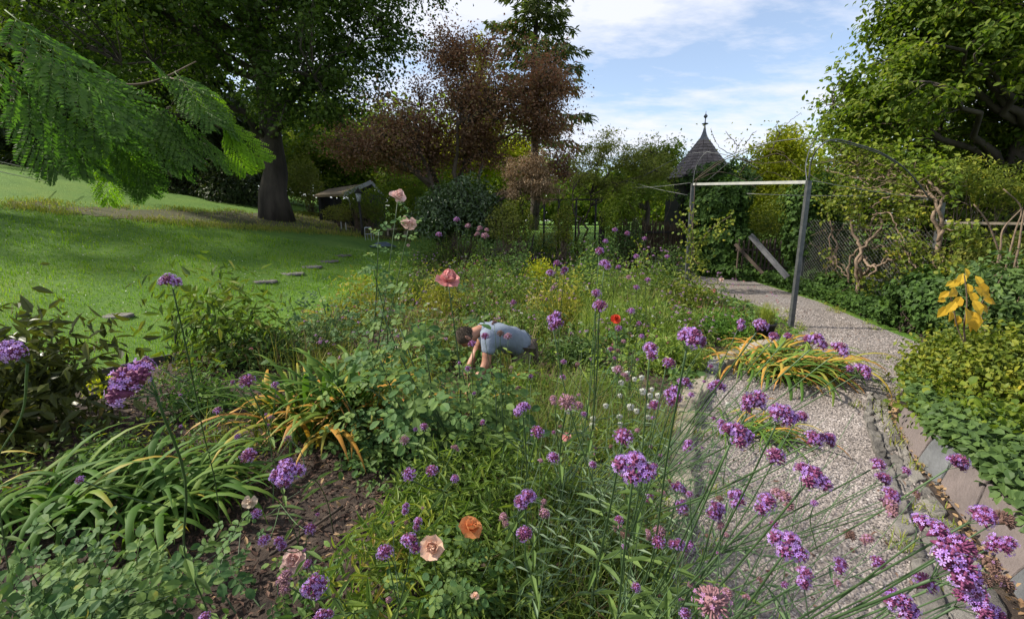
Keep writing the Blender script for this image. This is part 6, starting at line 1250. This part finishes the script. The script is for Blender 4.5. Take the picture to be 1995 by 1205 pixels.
# tiny blossoms and seed heads scattered through the far bed
for mt_, nm_, n_ in (('mauve', 'small_blossoms', 1500), ('sedumpink', 'seed_heads', 700), ('white', 'small_blossoms', 260)):
    mb = MB(); p = np.stack([rs.uniform(-3, 5, n_), rs.uniform(4.6, 12, n_)], -1); p = p[inpoly(p, bed_poly)]; p = p[patch(p, .4)]
    for q in p:
        c = np.array([q[0], q[1], float(hgt(*q))+rs.uniform(.28, .62)]); u = nrm(rs.randn(9, 3)); u[:, 2] = abs(u[:, 2]); cloud(mb, c+u*[.018, .018, .01], u, .017, .015, T_Q, 0, .3, 0)
    mb.build(nm_, M[mt_], kind='stuff')
def fineblades(n, box_, h, wd, mat, lean=.8, excl=None, cl=.3):
    mb = MB(); p = np.stack([rs.uniform(box_[0], box_[1], n), rs.uniform(box_[2], box_[3], n)], -1); p = p[inpoly(p, bed_poly)]; f = np.sin(p[:, 0]*4+np.sin(p[:, 1]*3)*1.5)+np.sin(p[:, 1]*3.7+p[:, 0]*2); p = p[f > cl-rs.rand(len(p))]
    if excl: p = p[~excl(p)]
    xl = np.interp(p[:, 1], LX[0], LX[1]); hk = np.where(p[:, 1] > 4.4, np.clip((xl-p[:, 0])/1.5, .16, 1), 1)
    blades(mb, np.column_stack([p, hgt(p[:, 0], p[:, 1])]), hk*h*(.5+.8*rs.rand(len(p))), wd, lean); mb.build('wild_grass', M[mat], kind='stuff')
fineblades(4000, (-3, 5.5, 4.8, 10), .55, .008, 'strawgrass', 1.0, dirtp, .9)
fineblades(5000, (-3, 5.5, 4.8, 10), .60, .006, 'herbbrown', .8, dirtp, .7)
fineblades(3500, (1.0, 2.6, 5.2, 8), .60, .008, 'herblight', 1.0, dirtp, -.2)
fineblades(6500, (.0, 1.3, 1.1, 5.0), .42, .004, 'herblight', 1.1, dirtp, -.4)
fineblades(2500, (.0, 1.3, 1.1, 5.0), .42, .004, 'herbbrown', 1.1, dirtp, .2)
fineblades(4000, (-2.6, 0, 3.2, 6.0), .35, .007, 'strawgrass', 1.1, dirtp, .5)
# grass strip between bed and path by the archway
mb = MB(); n = 9000; p = np.stack([rs.uniform(1.6, 4.4, n), rs.uniform(4.6, 9.5, n)], -1); gs = np.array([q[:2] for q in (G(1290, 660), G(1480, 690), G(1555, 655), G(1500, 612), G(1400, 590), G(1290, 600))]); p = p[inpoly(p, gs)]
blades(mb, np.column_stack([p, hgt(p[:, 0], p[:, 1])]), .06+.05*rs.rand(len(p)), .010, 1.0); mb.build('grass_strip', M['grass'], kind='stuff')

# ================================================================ VERBENA
def floret():
    V = [[0, 0, .02]]
    for k in range(5):
        a = k*2*PI/5
        for da, r in ((-.42, .62), (-.2, 1.0), (.2, 1.0), (.42, .62)): V.append([math.cos(a+da)*r, math.sin(a+da)*r, .10*r])
    return np.array(V), np.array([[0, 1+4*k+j, 2+4*k+j] for k in range(5) for j in range(3)])
FV, FF = floret()
def head_mesh(seed, lobes, full=.75, fmat='verb', cmat='calyx'):
    """flower head, about one unit across, opening along +z; several rounded lobes packed with small florets"""
    r = np.random.RandomState(seed); mb = MB(); nf = 0
    for (lx, ly, lz, lr, ax) in lobes:
        ax = nrm(np.array(ax, float)); o = np.array([lx, ly, lz]); x = nrm(np.cross(ax, [.3, .9, .1])); y = np.cross(ax, x)
        n = int(46*(lr/.3)**1.3)
        for k in range(n):
            u = (k+.5)/n; ph = math.acos(1-u*1.25); th = k*2.39996+r.rand()*.3; d = ax*math.cos(ph)+(x*math.cos(th)+y*math.sin(th))*math.sin(ph); p = o+d*lr*np.array([1, 1, .9])*(.92+.16*r.rand())
            if r.rand() < full*(.55+.6*u):
                t = nrm(d+r.randn(3)*.22); a = nrm(np.cross(t, [.2, .3, .9])); b = np.cross(t, a); s = .062*(.8+.4*r.rand()); an = r.rand()*2; c, sn = math.cos(an), math.sin(an)
                V = FV*s; V = (V[:, :1]*c-V[:, 1:2]*sn)*a+(V[:, :1]*sn+V[:, 1:2]*c)*b+V[:, 2:3]*t+p+d*.03; mb.add(V, FF, 0, False)
            else:
                q = p-d*.05; tube(mb, [q-d*.05, q+d*.03, q+d*.065], [.016, .024, .006], 5, 1)
            if k % 2 == 0: tube(mb, [o+d*lr*.25, o+d*lr*.95], [.03, .034], 4, 1)
        tube(mb, [o-ax*lr*1.0, o-ax*lr*.3, o+ax*lr*.45], [.02, lr*.38, lr*.55], 7, 1)
    for (lx, ly, lz, lr, ax) in lobes: tube(mb, [[0, 0, -.55], [lx*.5, ly*.5, -.35+lz*.3], [lx, ly, lz-lr*.8]], .014, 4, 2)
    return mb.mesh('verbena_head', [M[fmat], M[cmat], M['stemgreen']])
L1 = [(0, 0, 0, .40, (0, 0, 1))]
L3 = [(0, 0, .08, .30, (0, 0, 1)), (.3, .06, -.08, .24, (.7, .1, .7)), (-.3, -.04, -.06, .24, (-.7, 0, .7))]
L5 = [(0, 0, .1, .26, (0, 0, 1)), (.30, .08, 0, .23, (.6, .1, .8)), (-.29, .05, -.02, .23, (-.6, .1, .8)), (.05, -.28, -.06, .22, (.1, -.7, .7)), (-.02, .28, -.05, .22, (0, .7, .7))]
LT = [(0, 0, .32, .22, (0, 0, 1)), (.2, -.05, .05, .25, (.6, -.2, .7)), (-.18, -.05, 0, .24, (-.6, -.2, .6)), (.05, -.1, -.28, .22, (.2, -.7, .3))]
HD = {'1': [head_mesh(1, L1, .85), head_mesh(2, L1, .65)], '3': [head_mesh(3, L3, .85), head_mesh(4, L3, .7)], '5': [head_mesh(5, L5, .9), head_mesh(6, L5, .78)], 'T': [head_mesh(7, LT, .85), head_mesh(8, LT, .7)],
      'p': [head_mesh(9, L1, .6, 'verbfade', 'calyxred'), head_mesh(10, L3, .4, 'verbfade', 'calyxred')], 's': [head_mesh(11, L1, .0, 'verb', 'seed'), head_mesh(12, L3, .06, 'verbfade', 'seed')]}
SZ = {'1': .042, '3': .062, '5': .070, 'T': .068, 'p': .045, 's': .040}
def dist_for(w_, kind):
    return float(np.clip(SZ[kind]*FPX/w_, .72, 5.5))
# (label, base picture x, [ (x, y, width, kind, turn) ... ])   bases are ground points; heads share one forking stem
VB = [
 ('blurred verbena head cut by the left picture edge, nearest the dark peony', (-150, 1.9), [(22, 686, 56, '3', -.5)]),
 ('big wedge-shaped verbena head hanging before the lawn edging on the left', (300, 1.5), [(255, 742, 92, '5', -.8)]),
 ('tall thin verbena standing alone in front of the bright lawn', (350, 2.3), [(330, 547, 42, '3', 0)]),
 ('verbena with two pinkish heads above the arching orange leaves', (490, 2.7), [(482, 743, 32, '1', 0), (536, 750, 16, '1', 0), (424, 800, 16, '1', 0)]),
 ('wide flat verbena head low over the dark bark mulch', (600, 2.3), [(560, 920, 62, '5', .1)]),
 ('small verbena head at the right tips of the green daylily', (500, 2.4), [(484, 888, 28, '1', 0)]),
 ('short verbena with small heads beside the cream rose', (520, 2.2), [(500, 1000, 20, '1', 0), (604, 1030, 22, '1', .2), (515, 1052, 20, '1', 0)]),
 ('loose verbena cluster just above the washed-out peach rose', (540, 1.9), [(545, 1060, 32, 'T', 0)]),
 ('chunky two-tone verbena head right under the washed-out peach rose', (620, 1.6), [(612, 1140, 58, 'T', .3), (555, 1130, 34, 'p', -.2)]),
 ('verbena head cut by the bottom edge below the peach rose', (640, 1.6), [(628, 1200, 36, '3', 0), (400, 1203, 20, '1', 0)]),
 ('verbena with three small heads over the sparse foliage left of centre', (850, 2.2), [(797, 924, 32, '1', -.2), (842, 917, 28, '1', 0), (886, 932, 18, '1', .3)]),
 ('pair of tiny verbena heads above the grey-green rose leaves', (820, 2.7), [(826, 831, 20, '1', 0), (788, 857, 20, 'p', 0)]),
 ('faint verbena sprig with two loose heads above the orange rose', (820, 2.0), [(792, 990, 28, 'T', 0), (814, 1018, 30, '3', .2)]),
 ('verbena with two round heads touching the peach rose', (730, 1.5), [(800, 1055, 50, '3', .1), (750, 1076, 34, '1', -.2)]),
 ('tall pinkish-purple verbena head right of the orange rose', (1060, 1.8), [(1026, 975, 62, 'T', .1), (982, 1010, 26, 'p', -.3), (1060, 1000, 26, 'p', .4)]),
 ('small verbena head directly under the tall pinkish-purple one', (1060, 1.7), [(1022, 1040, 36, '1', 0)]),
 ('round verbena head low right of the kneeling man', (1015, 2.2), [(1017, 795, 44, '3', -.1)]),
 ('rounded verbena head right of the young rose shoot', (1000, 1.9), [(1047, 842, 34, '1', .2), (1078, 892, 26, '1', .2)]),
 ('tiny verbena head left of the biggest purple one', (1180, 2.4), [(1155, 905, 18, '1', 0)]),
 ('verbena head with crimson centre just over the biggest one', (1190, 1.6), [(1214, 852, 44, '1', 0)]),
 ('biggest bright purple verbena head in the right centre', (1230, 1.4), [(1237, 908, 92, '5', 0), (1265, 966, 26, '3', .3)]),
 ('large mauve verbena head right of the pale blue shirt', (1230, 1.8), [(1082, 625, 52, 'T', .2)]),
 ('verbena behind the shirt hem with small dark heads across the blue cloth', (985, 2.4), [(975, 650, 18, 's', .1), (963, 628, 12, 's', 0), (990, 655, 18, 'p', 0), (945, 655, 20, '1', 0)]),
 ('small verbena head in front of the man\'s bent arm', (920, 3.0), [(920, 670, 18, '1', 0), (912, 718, 14, '1', 0)]),
 ('verbena pair standing highest at the back right of the bed', (1100, 2.2), [(1179, 515, 34, '3', .1), (1168, 490, 22, '1', 0)]),
 ('round verbena head just left of the vermilion rose', (1150, 2.4), [(1169, 597, 34, '1', 0), (1162, 572, 24, '1', 0)]),
 ('small verbena head above the vermilion rose', (1250, 3.2), [(1230, 606, 18, '1', 0), (1245, 630, 12, '1', 0)]),
 ('three small verbena heads in a row far back in mid-bed', (1090, 4.0), [(1100, 527, 26, '3', 0), (1072, 532, 18, '1', 0), (1085, 513, 18, '1', 0)]),
 ('pinkish faded verbena heads above the white flowers', (1105, 2.3), [(1105, 785, 40, 'p', .1), (1078, 778, 24, 'p', -.3), (1128, 790, 22, 'p', .4)]),
 ('arching plume-like purple verbena head before the mossy strip', (1290, 1.5), [(1350, 658, 74, '5', .3)]),
 ('broad pink-purple verbena head left of the plume-like one', (1240, 1.8), [(1268, 682, 50, '3', 0), (1303, 708, 28, '1', .3)]),
 ('verbena head leaning left of the black plant pot', (1290, 1.9), [(1442, 633, 32, 'T', .2)]),
 ('verbena head in front of the black plant pot', (1310, 2.0), [(1482, 634, 30, '1', .3), (1508, 656, 22, '1', .3)]),
 ('long flat verbena spray against the upper gravel path', (1330, 1.9), [(1590, 664, 42, '3', .3), (1637, 679, 38, '3', .5), (1535, 655, 18, '1', .2)]),
 ('verbena tip over the right end of the flopped leaves', (1340, 2.2), [(1683, 722, 34, '3', .7), (1655, 718, 16, '1', .5)]),
 ('tall knobbly verbena head left of the pale border stones', (1235, 1.6), [(1312, 770, 46, 'T', 0), (1335, 745, 36, '3', .3), (1275, 790, 24, '1', -.2)]),
 ('oval verbena head before the blue-grey border stone', (1300, 2.0), [(1397, 752, 36, '3', 0), (1385, 714, 12, '1', 0)]),
 ('bent plume verbena head in front of the flopped orange leaves', (1290, 1.4), [(1470, 786, 62, 'T', .3)]),
 ('double verbena head right of the bent plume one', (1310, 1.4), [(1525, 806, 58, '5', .2), (1560, 812, 34, '3', .5)]),
 ('verbena head with brownish tint over the low strap leaves', (1290, 1.5), [(1437, 845, 72, '5', .3), (1405, 825, 26, '3', -.3)]),
 ('narrow verbena head standing before the lower border stones', (1300, 1.9), [(1342, 868, 32, 'T', 0)]),
 ('small reddish verbena head over the middle of the gravel', (1330, 1.9), [(1510, 890, 36, '1', .3)]),
 ('two dark verbena tips over the gravel beside the cobble gutter', (1340, 1.9), [(1585, 855, 30, '1', .6), (1613, 856, 36, '3', .6), (1620, 850, 14, '1', .6)]),
 ('broad lens-shaped verbena head in the middle of the gravel', (1310, 1.3), [(1582, 928, 68, '5', .3)]),
 ('string of small verbena heads along the cobble gutter', (1350, 1.6), [(1710, 905, 26, '1', .6), (1722, 932, 32, '3', .7), (1735, 965, 26, '1', .7), (1733, 986, 32, 'p', .6), (1765, 917, 15, '1', .6), (1785, 962, 14, 's', .8)]),
 ('small lone verbena head over the green growth behind the slabs', (1360, 1.5), [(1868, 900, 40, '3', .6)]),
 ('dense verbena head at the lower left of the gravel', (1290, 1.4), [(1436, 970, 40, 'T', 0)]),
 ('slanted verbena head left of the dense one on the gravel', (1280, 1.4), [(1393, 994, 50, 'T', -.2)]),
 ('verbena with one broad head and a darker twin over lower gravel', (1310, 1.4), [(1492, 980, 52, '3', .2), (1526, 970, 36, 'p', .4)]),
 ('two stacked verbena heads left of the lower gravel', (1270, 1.5), [(1322, 950, 34, '3', 0), (1328, 985, 34, 'T', 0)]),
 ('coral-tinged verbena bud above a small purple head', (1260, 1.5), [(1285, 1035, 26, 'p', 0), (1283, 1056, 28, '1', 0), (1217, 1040, 20, 's', 0)]),
 ('flat verbena pair just right of the coral-tinged bud', (1270, 1.4), [(1322, 1062, 36, '3', 0), (1345, 1062, 18, '1', .3)]),
 ('large rounded verbena head low over the gravel', (1290, 1.2), [(1537, 1060, 68, '5', .1), (1508, 1022, 18, '1', -.2)]),
 ('smaller verbena head directly below the large rounded low one', (1280, 1.2), [(1563, 1125, 50, 'T', .2)]),
 ('small verbena heads with brown bud over bottom gravel', (1300, 1.3), [(1637, 1100, 32, '3', .4), (1690, 1050, 22, 'p', .3), (1655, 1042, 20, 's', .4), (1710, 1096, 22, '1', .3)]),
 ('long purple verbena band in front of the lower slabs', (1320, 1.2), [(1868, 1110, 76, '5', .8), (1820, 1036, 58, '3', .7), (1870, 1066, 40, '1', .6)]),
 ('pointed verbena cluster before the lowest right slab', (1330, 1.2), [(1915, 1006, 48, '3', .8), (1948, 1062, 42, 'T', .8), (1955, 1012, 28, 's', .8)]),
 ('verbena seed heads browning against the lowest slabs', (1330, 1.2), [(1930, 1100, 30, 's', .7), (1915, 1128, 26, 's', .7), (1955, 1135, 24, 's', .7)]),
 ('round verbena head at the very bottom of the gravel', (1300, 1.1), [(1755, 1175, 56, '5', .3), (1800, 1135, 34, '1', .5)]),
 ('heavy verbena heads cut by the bottom right corner', (1320, 1.05), [(1895, 1165, 60, '5', .5), (1930, 1203, 50, '3', .6)]),
 ('coral faded verbena clump cut by the bottom edge', (1270, 1.1), [(1388, 1175, 60, 'p', 0), (1415, 1158, 26, 'p', .3), (1335, 1195, 22, '1', 0)]),
 ('verbena with tiny far heads above the man\'s back', (1080, 4.2), [(1000, 590, 14, '1', 0), (1078, 560, 12, 'p', 0)]),
 ('lilac verbena at the far end of the bed below the dark shrub', (890, 5.0), [(890, 428, 14, '1', 0), (855, 457, 14, '1', 0), (912, 440, 12, 'p', 0)]),
 ('group of faded pink verbena heads at the far end of the bed', (940, 5.2), [(935, 445, 14, 'p', 0), (945, 460, 16, 'p', 0), (930, 456, 12, 'p', 0), (948, 448, 12, 'p', 0)]),
 ('far verbena by the gate post with pale lilac heads', (1190, 5.2), [(1198, 448, 12, '1', 0), (1222, 455, 12, '1', 0), (1180, 470, 12, '1', 0)]),
 ('verbena at mid-distance near the brushwood screen', (1270, 5.0), [(1256, 465, 12, '1', 0), (1240, 500, 13, '1', 0), (1300, 500, 12, '1', 0)]),
 ('scattered lilac verbena left of the archway foot', (1250, 4.6), [(1240, 560, 14, '1', 0), (1262, 545, 14, '1', 0), (1225, 540, 12, 'p', 0), (1205, 520, 12, '1', 0)]),
 ('lilac verbena scattered in front of the sedge at centre right', (1230, 3.6), [(1205, 640, 16, '1', 0), (1250, 655, 14, '1', 0), (1190, 680, 14, '1', 0), (1215, 665, 12, 'p', 0)]),
 ('verbena with a dark head between shirt and white flowers', (1120, 3.2), [(1205, 720, 22, 'p', 0), (1218, 732, 20, 'p', .3), (1098, 705, 14, '1', 0)]),
 ('delicate verbena sprig low between man and white flowers', (1080, 3.4), [(1034, 733, 12, '1', 0), (1097, 735, 14, '1', 0), (1010, 755, 12, 's', 0)]),
 ('tiny verbena heads floating over fine lower-centre foliage', (1150, 1.7), [(1195, 1124, 14, '1', 0), (1262, 1100, 14, 's', 0), (1090, 1100, 14, 's', 0)]),
]
def stem_path(base, p, k):
    base = np.asarray(base, float); mid = base+(p-base)*.5; ln = np.linalg.norm((p-base)[:2]); mid[2] += .10*ln+.02; mid += rs.randn(3)*.025
    return spline([base, base+(p-base)*[.18, .18, .32]+rs.randn(3)*.01, mid, p], 16)
sl_mesh = MB(); leaves(sl_mesh, np.zeros((1, 3)), np.array([[1., 0, 0]]), np.array([[0, 0, 1.]]), np.array([1.]), np.array([.2]), T_LANCE); slm = sl_mesh.mesh('narrow_leaf', [M['rosepale']])
for k, (lab, (bx_, bY), heads) in enumerate(VB):
    g0 = ray(bx_, 1100); base = on(g0[0]/g0[1]*bY*.86, bY)
    if base[0] > .62 and bY < 2.6: base[0] = .30+.30*rs.rand()
    pos = []
    for (px, py, w_, kd, tr_) in heads:
        Yd = dist_for(w_, kd); t_ = Yd
        if kd == '1' and len(heads) > 1 and pos: pass
        Yd = min(Yd, 1e9); d = ray(px, py); tt = Yd/np.linalg.norm(d); q = d*tt; z = CAM_H+q[2]
        if z < .25: s_ = (CAM_H-.25)/(-q[2]); q = q*s_
        pos.append((np.array([q[0], q[1], CAM_H+q[2]]), w_, kd, tr_))
    ref = pos[0][0]; dr = np.linalg.norm(ref-[0, 0, CAM_H])
    t = thing('verbena', lab, 'verbena', base, 'purple verbena in the flower bed')
    main = stem_path(base, ref-[0, 0, .0], k); thick = .0030 if dr < 1.6 else .0026
    for j, (p, w_, kd, tr_) in enumerate(pos):
        d_ = np.linalg.norm(p-[0, 0, CAM_H])
        if j and abs(d_-dr) < 1.2:                       # keep forks near the main head
            p = np.array([0, 0, CAM_H])+(p-[0, 0, CAM_H])*((.6*dr+.4*d_)/d_); d_ = np.linalg.norm(p-[0, 0, CAM_H])
        size = w_*d_/FPX*(1.02 if kd in '1sp' else .80)*rs.uniform(.9, 1.08)
        dr_c = (p[0]-(px-997)*0, 0)
        ax = Vector((tr_*.9, -.25-.1*rs.rand(), 1-.3*abs(tr_))).normalized()
        foot = p-np.array(ax)*size*.5
        if j == 0: q = spline([main[0], main[4], main[9], main[12]*.6+(foot-np.array(ax)*size*1.6)*.4, foot], 18)
        else: i0 = 10; q = spline([main[i0], main[i0]+(foot-main[i0])*.55+[0, 0, -.02], foot], 8)
        tube(MB(), q, thick*(1 if j == 0 else .7)*(1-.4*np.linspace(0, 1, len(q))), 6).build('stem', M['stemgreen'] if k % 3 else M['stempale'], t)
        inst('flower_head', HD[kd][(k+j) % 2], t, basis(p, None, tuple(ax), size, rs.rand()*6))
    if dr < 2.3:
        for j in range(rs.randint(1, 4)):                 # small side heads and buds lower on the same stem
            i0 = [12, 10, 9][j]; p = main[i0]+np.array([rs.randn()*.05, rs.randn()*.05, rs.uniform(.04, .12)])*(1+.3*dr); d = p-main[i0]; q = spline([main[i0], main[i0]+d*.5+rs.randn(3)*.006, p], 7); tube(MB(), q, .0014, 5).build('stem', M['stemgreen'], t)
            kd = ['1', '1', 'p', 's'][rs.randint(4)]; inst('flower_head', HD[kd][rs.randint(2)], t, basis(p, None, tuple(nrm(d+[0, 0, .03])), rs.uniform(.014, .028), rs.rand()*6))
    for j in range(3 if dr < 2.6 else 0):
        i0 = [4, 7, 9][j]; p = main[i0]; a = rs.rand()*6.28
        for s_ in (0, PI): inst('leaf', slm, t, basis(p, (math.cos(a+s_), math.sin(a+s_), .25), (0, 0, 1), .085+.04*rs.rand()))
# more flowerless verbena stems running through the right foreground
mb = MB()
for k in range(190):
    b0 = np.array([rs.uniform(.0, .75), rs.uniform(.9, 2.4), 0]); e = b0+np.array([rs.uniform(-.1, .9), rs.uniform(-.3, .5), rs.uniform(.5, 1.15)]); q = stem_path(b0, e, k)
    if np.linalg.norm(q-[0, 0, CAM_H], axis=1).min() < .75: continue
    tube(mb, q, .0020*(1-.5*np.linspace(0, 1, 16)), 5); 
    for j in (5, 8, 11): a = rs.rand()*6.28; leaves(mb, q[[j, j]], np.array([[math.cos(a), math.sin(a), .3], [-math.cos(a), -math.sin(a), .3]]), np.array([[0, 0, 1.]]*2), .07, .012, T_LANCE)
mb.build('verbena_stems', M['stempale'], kind='stuff')
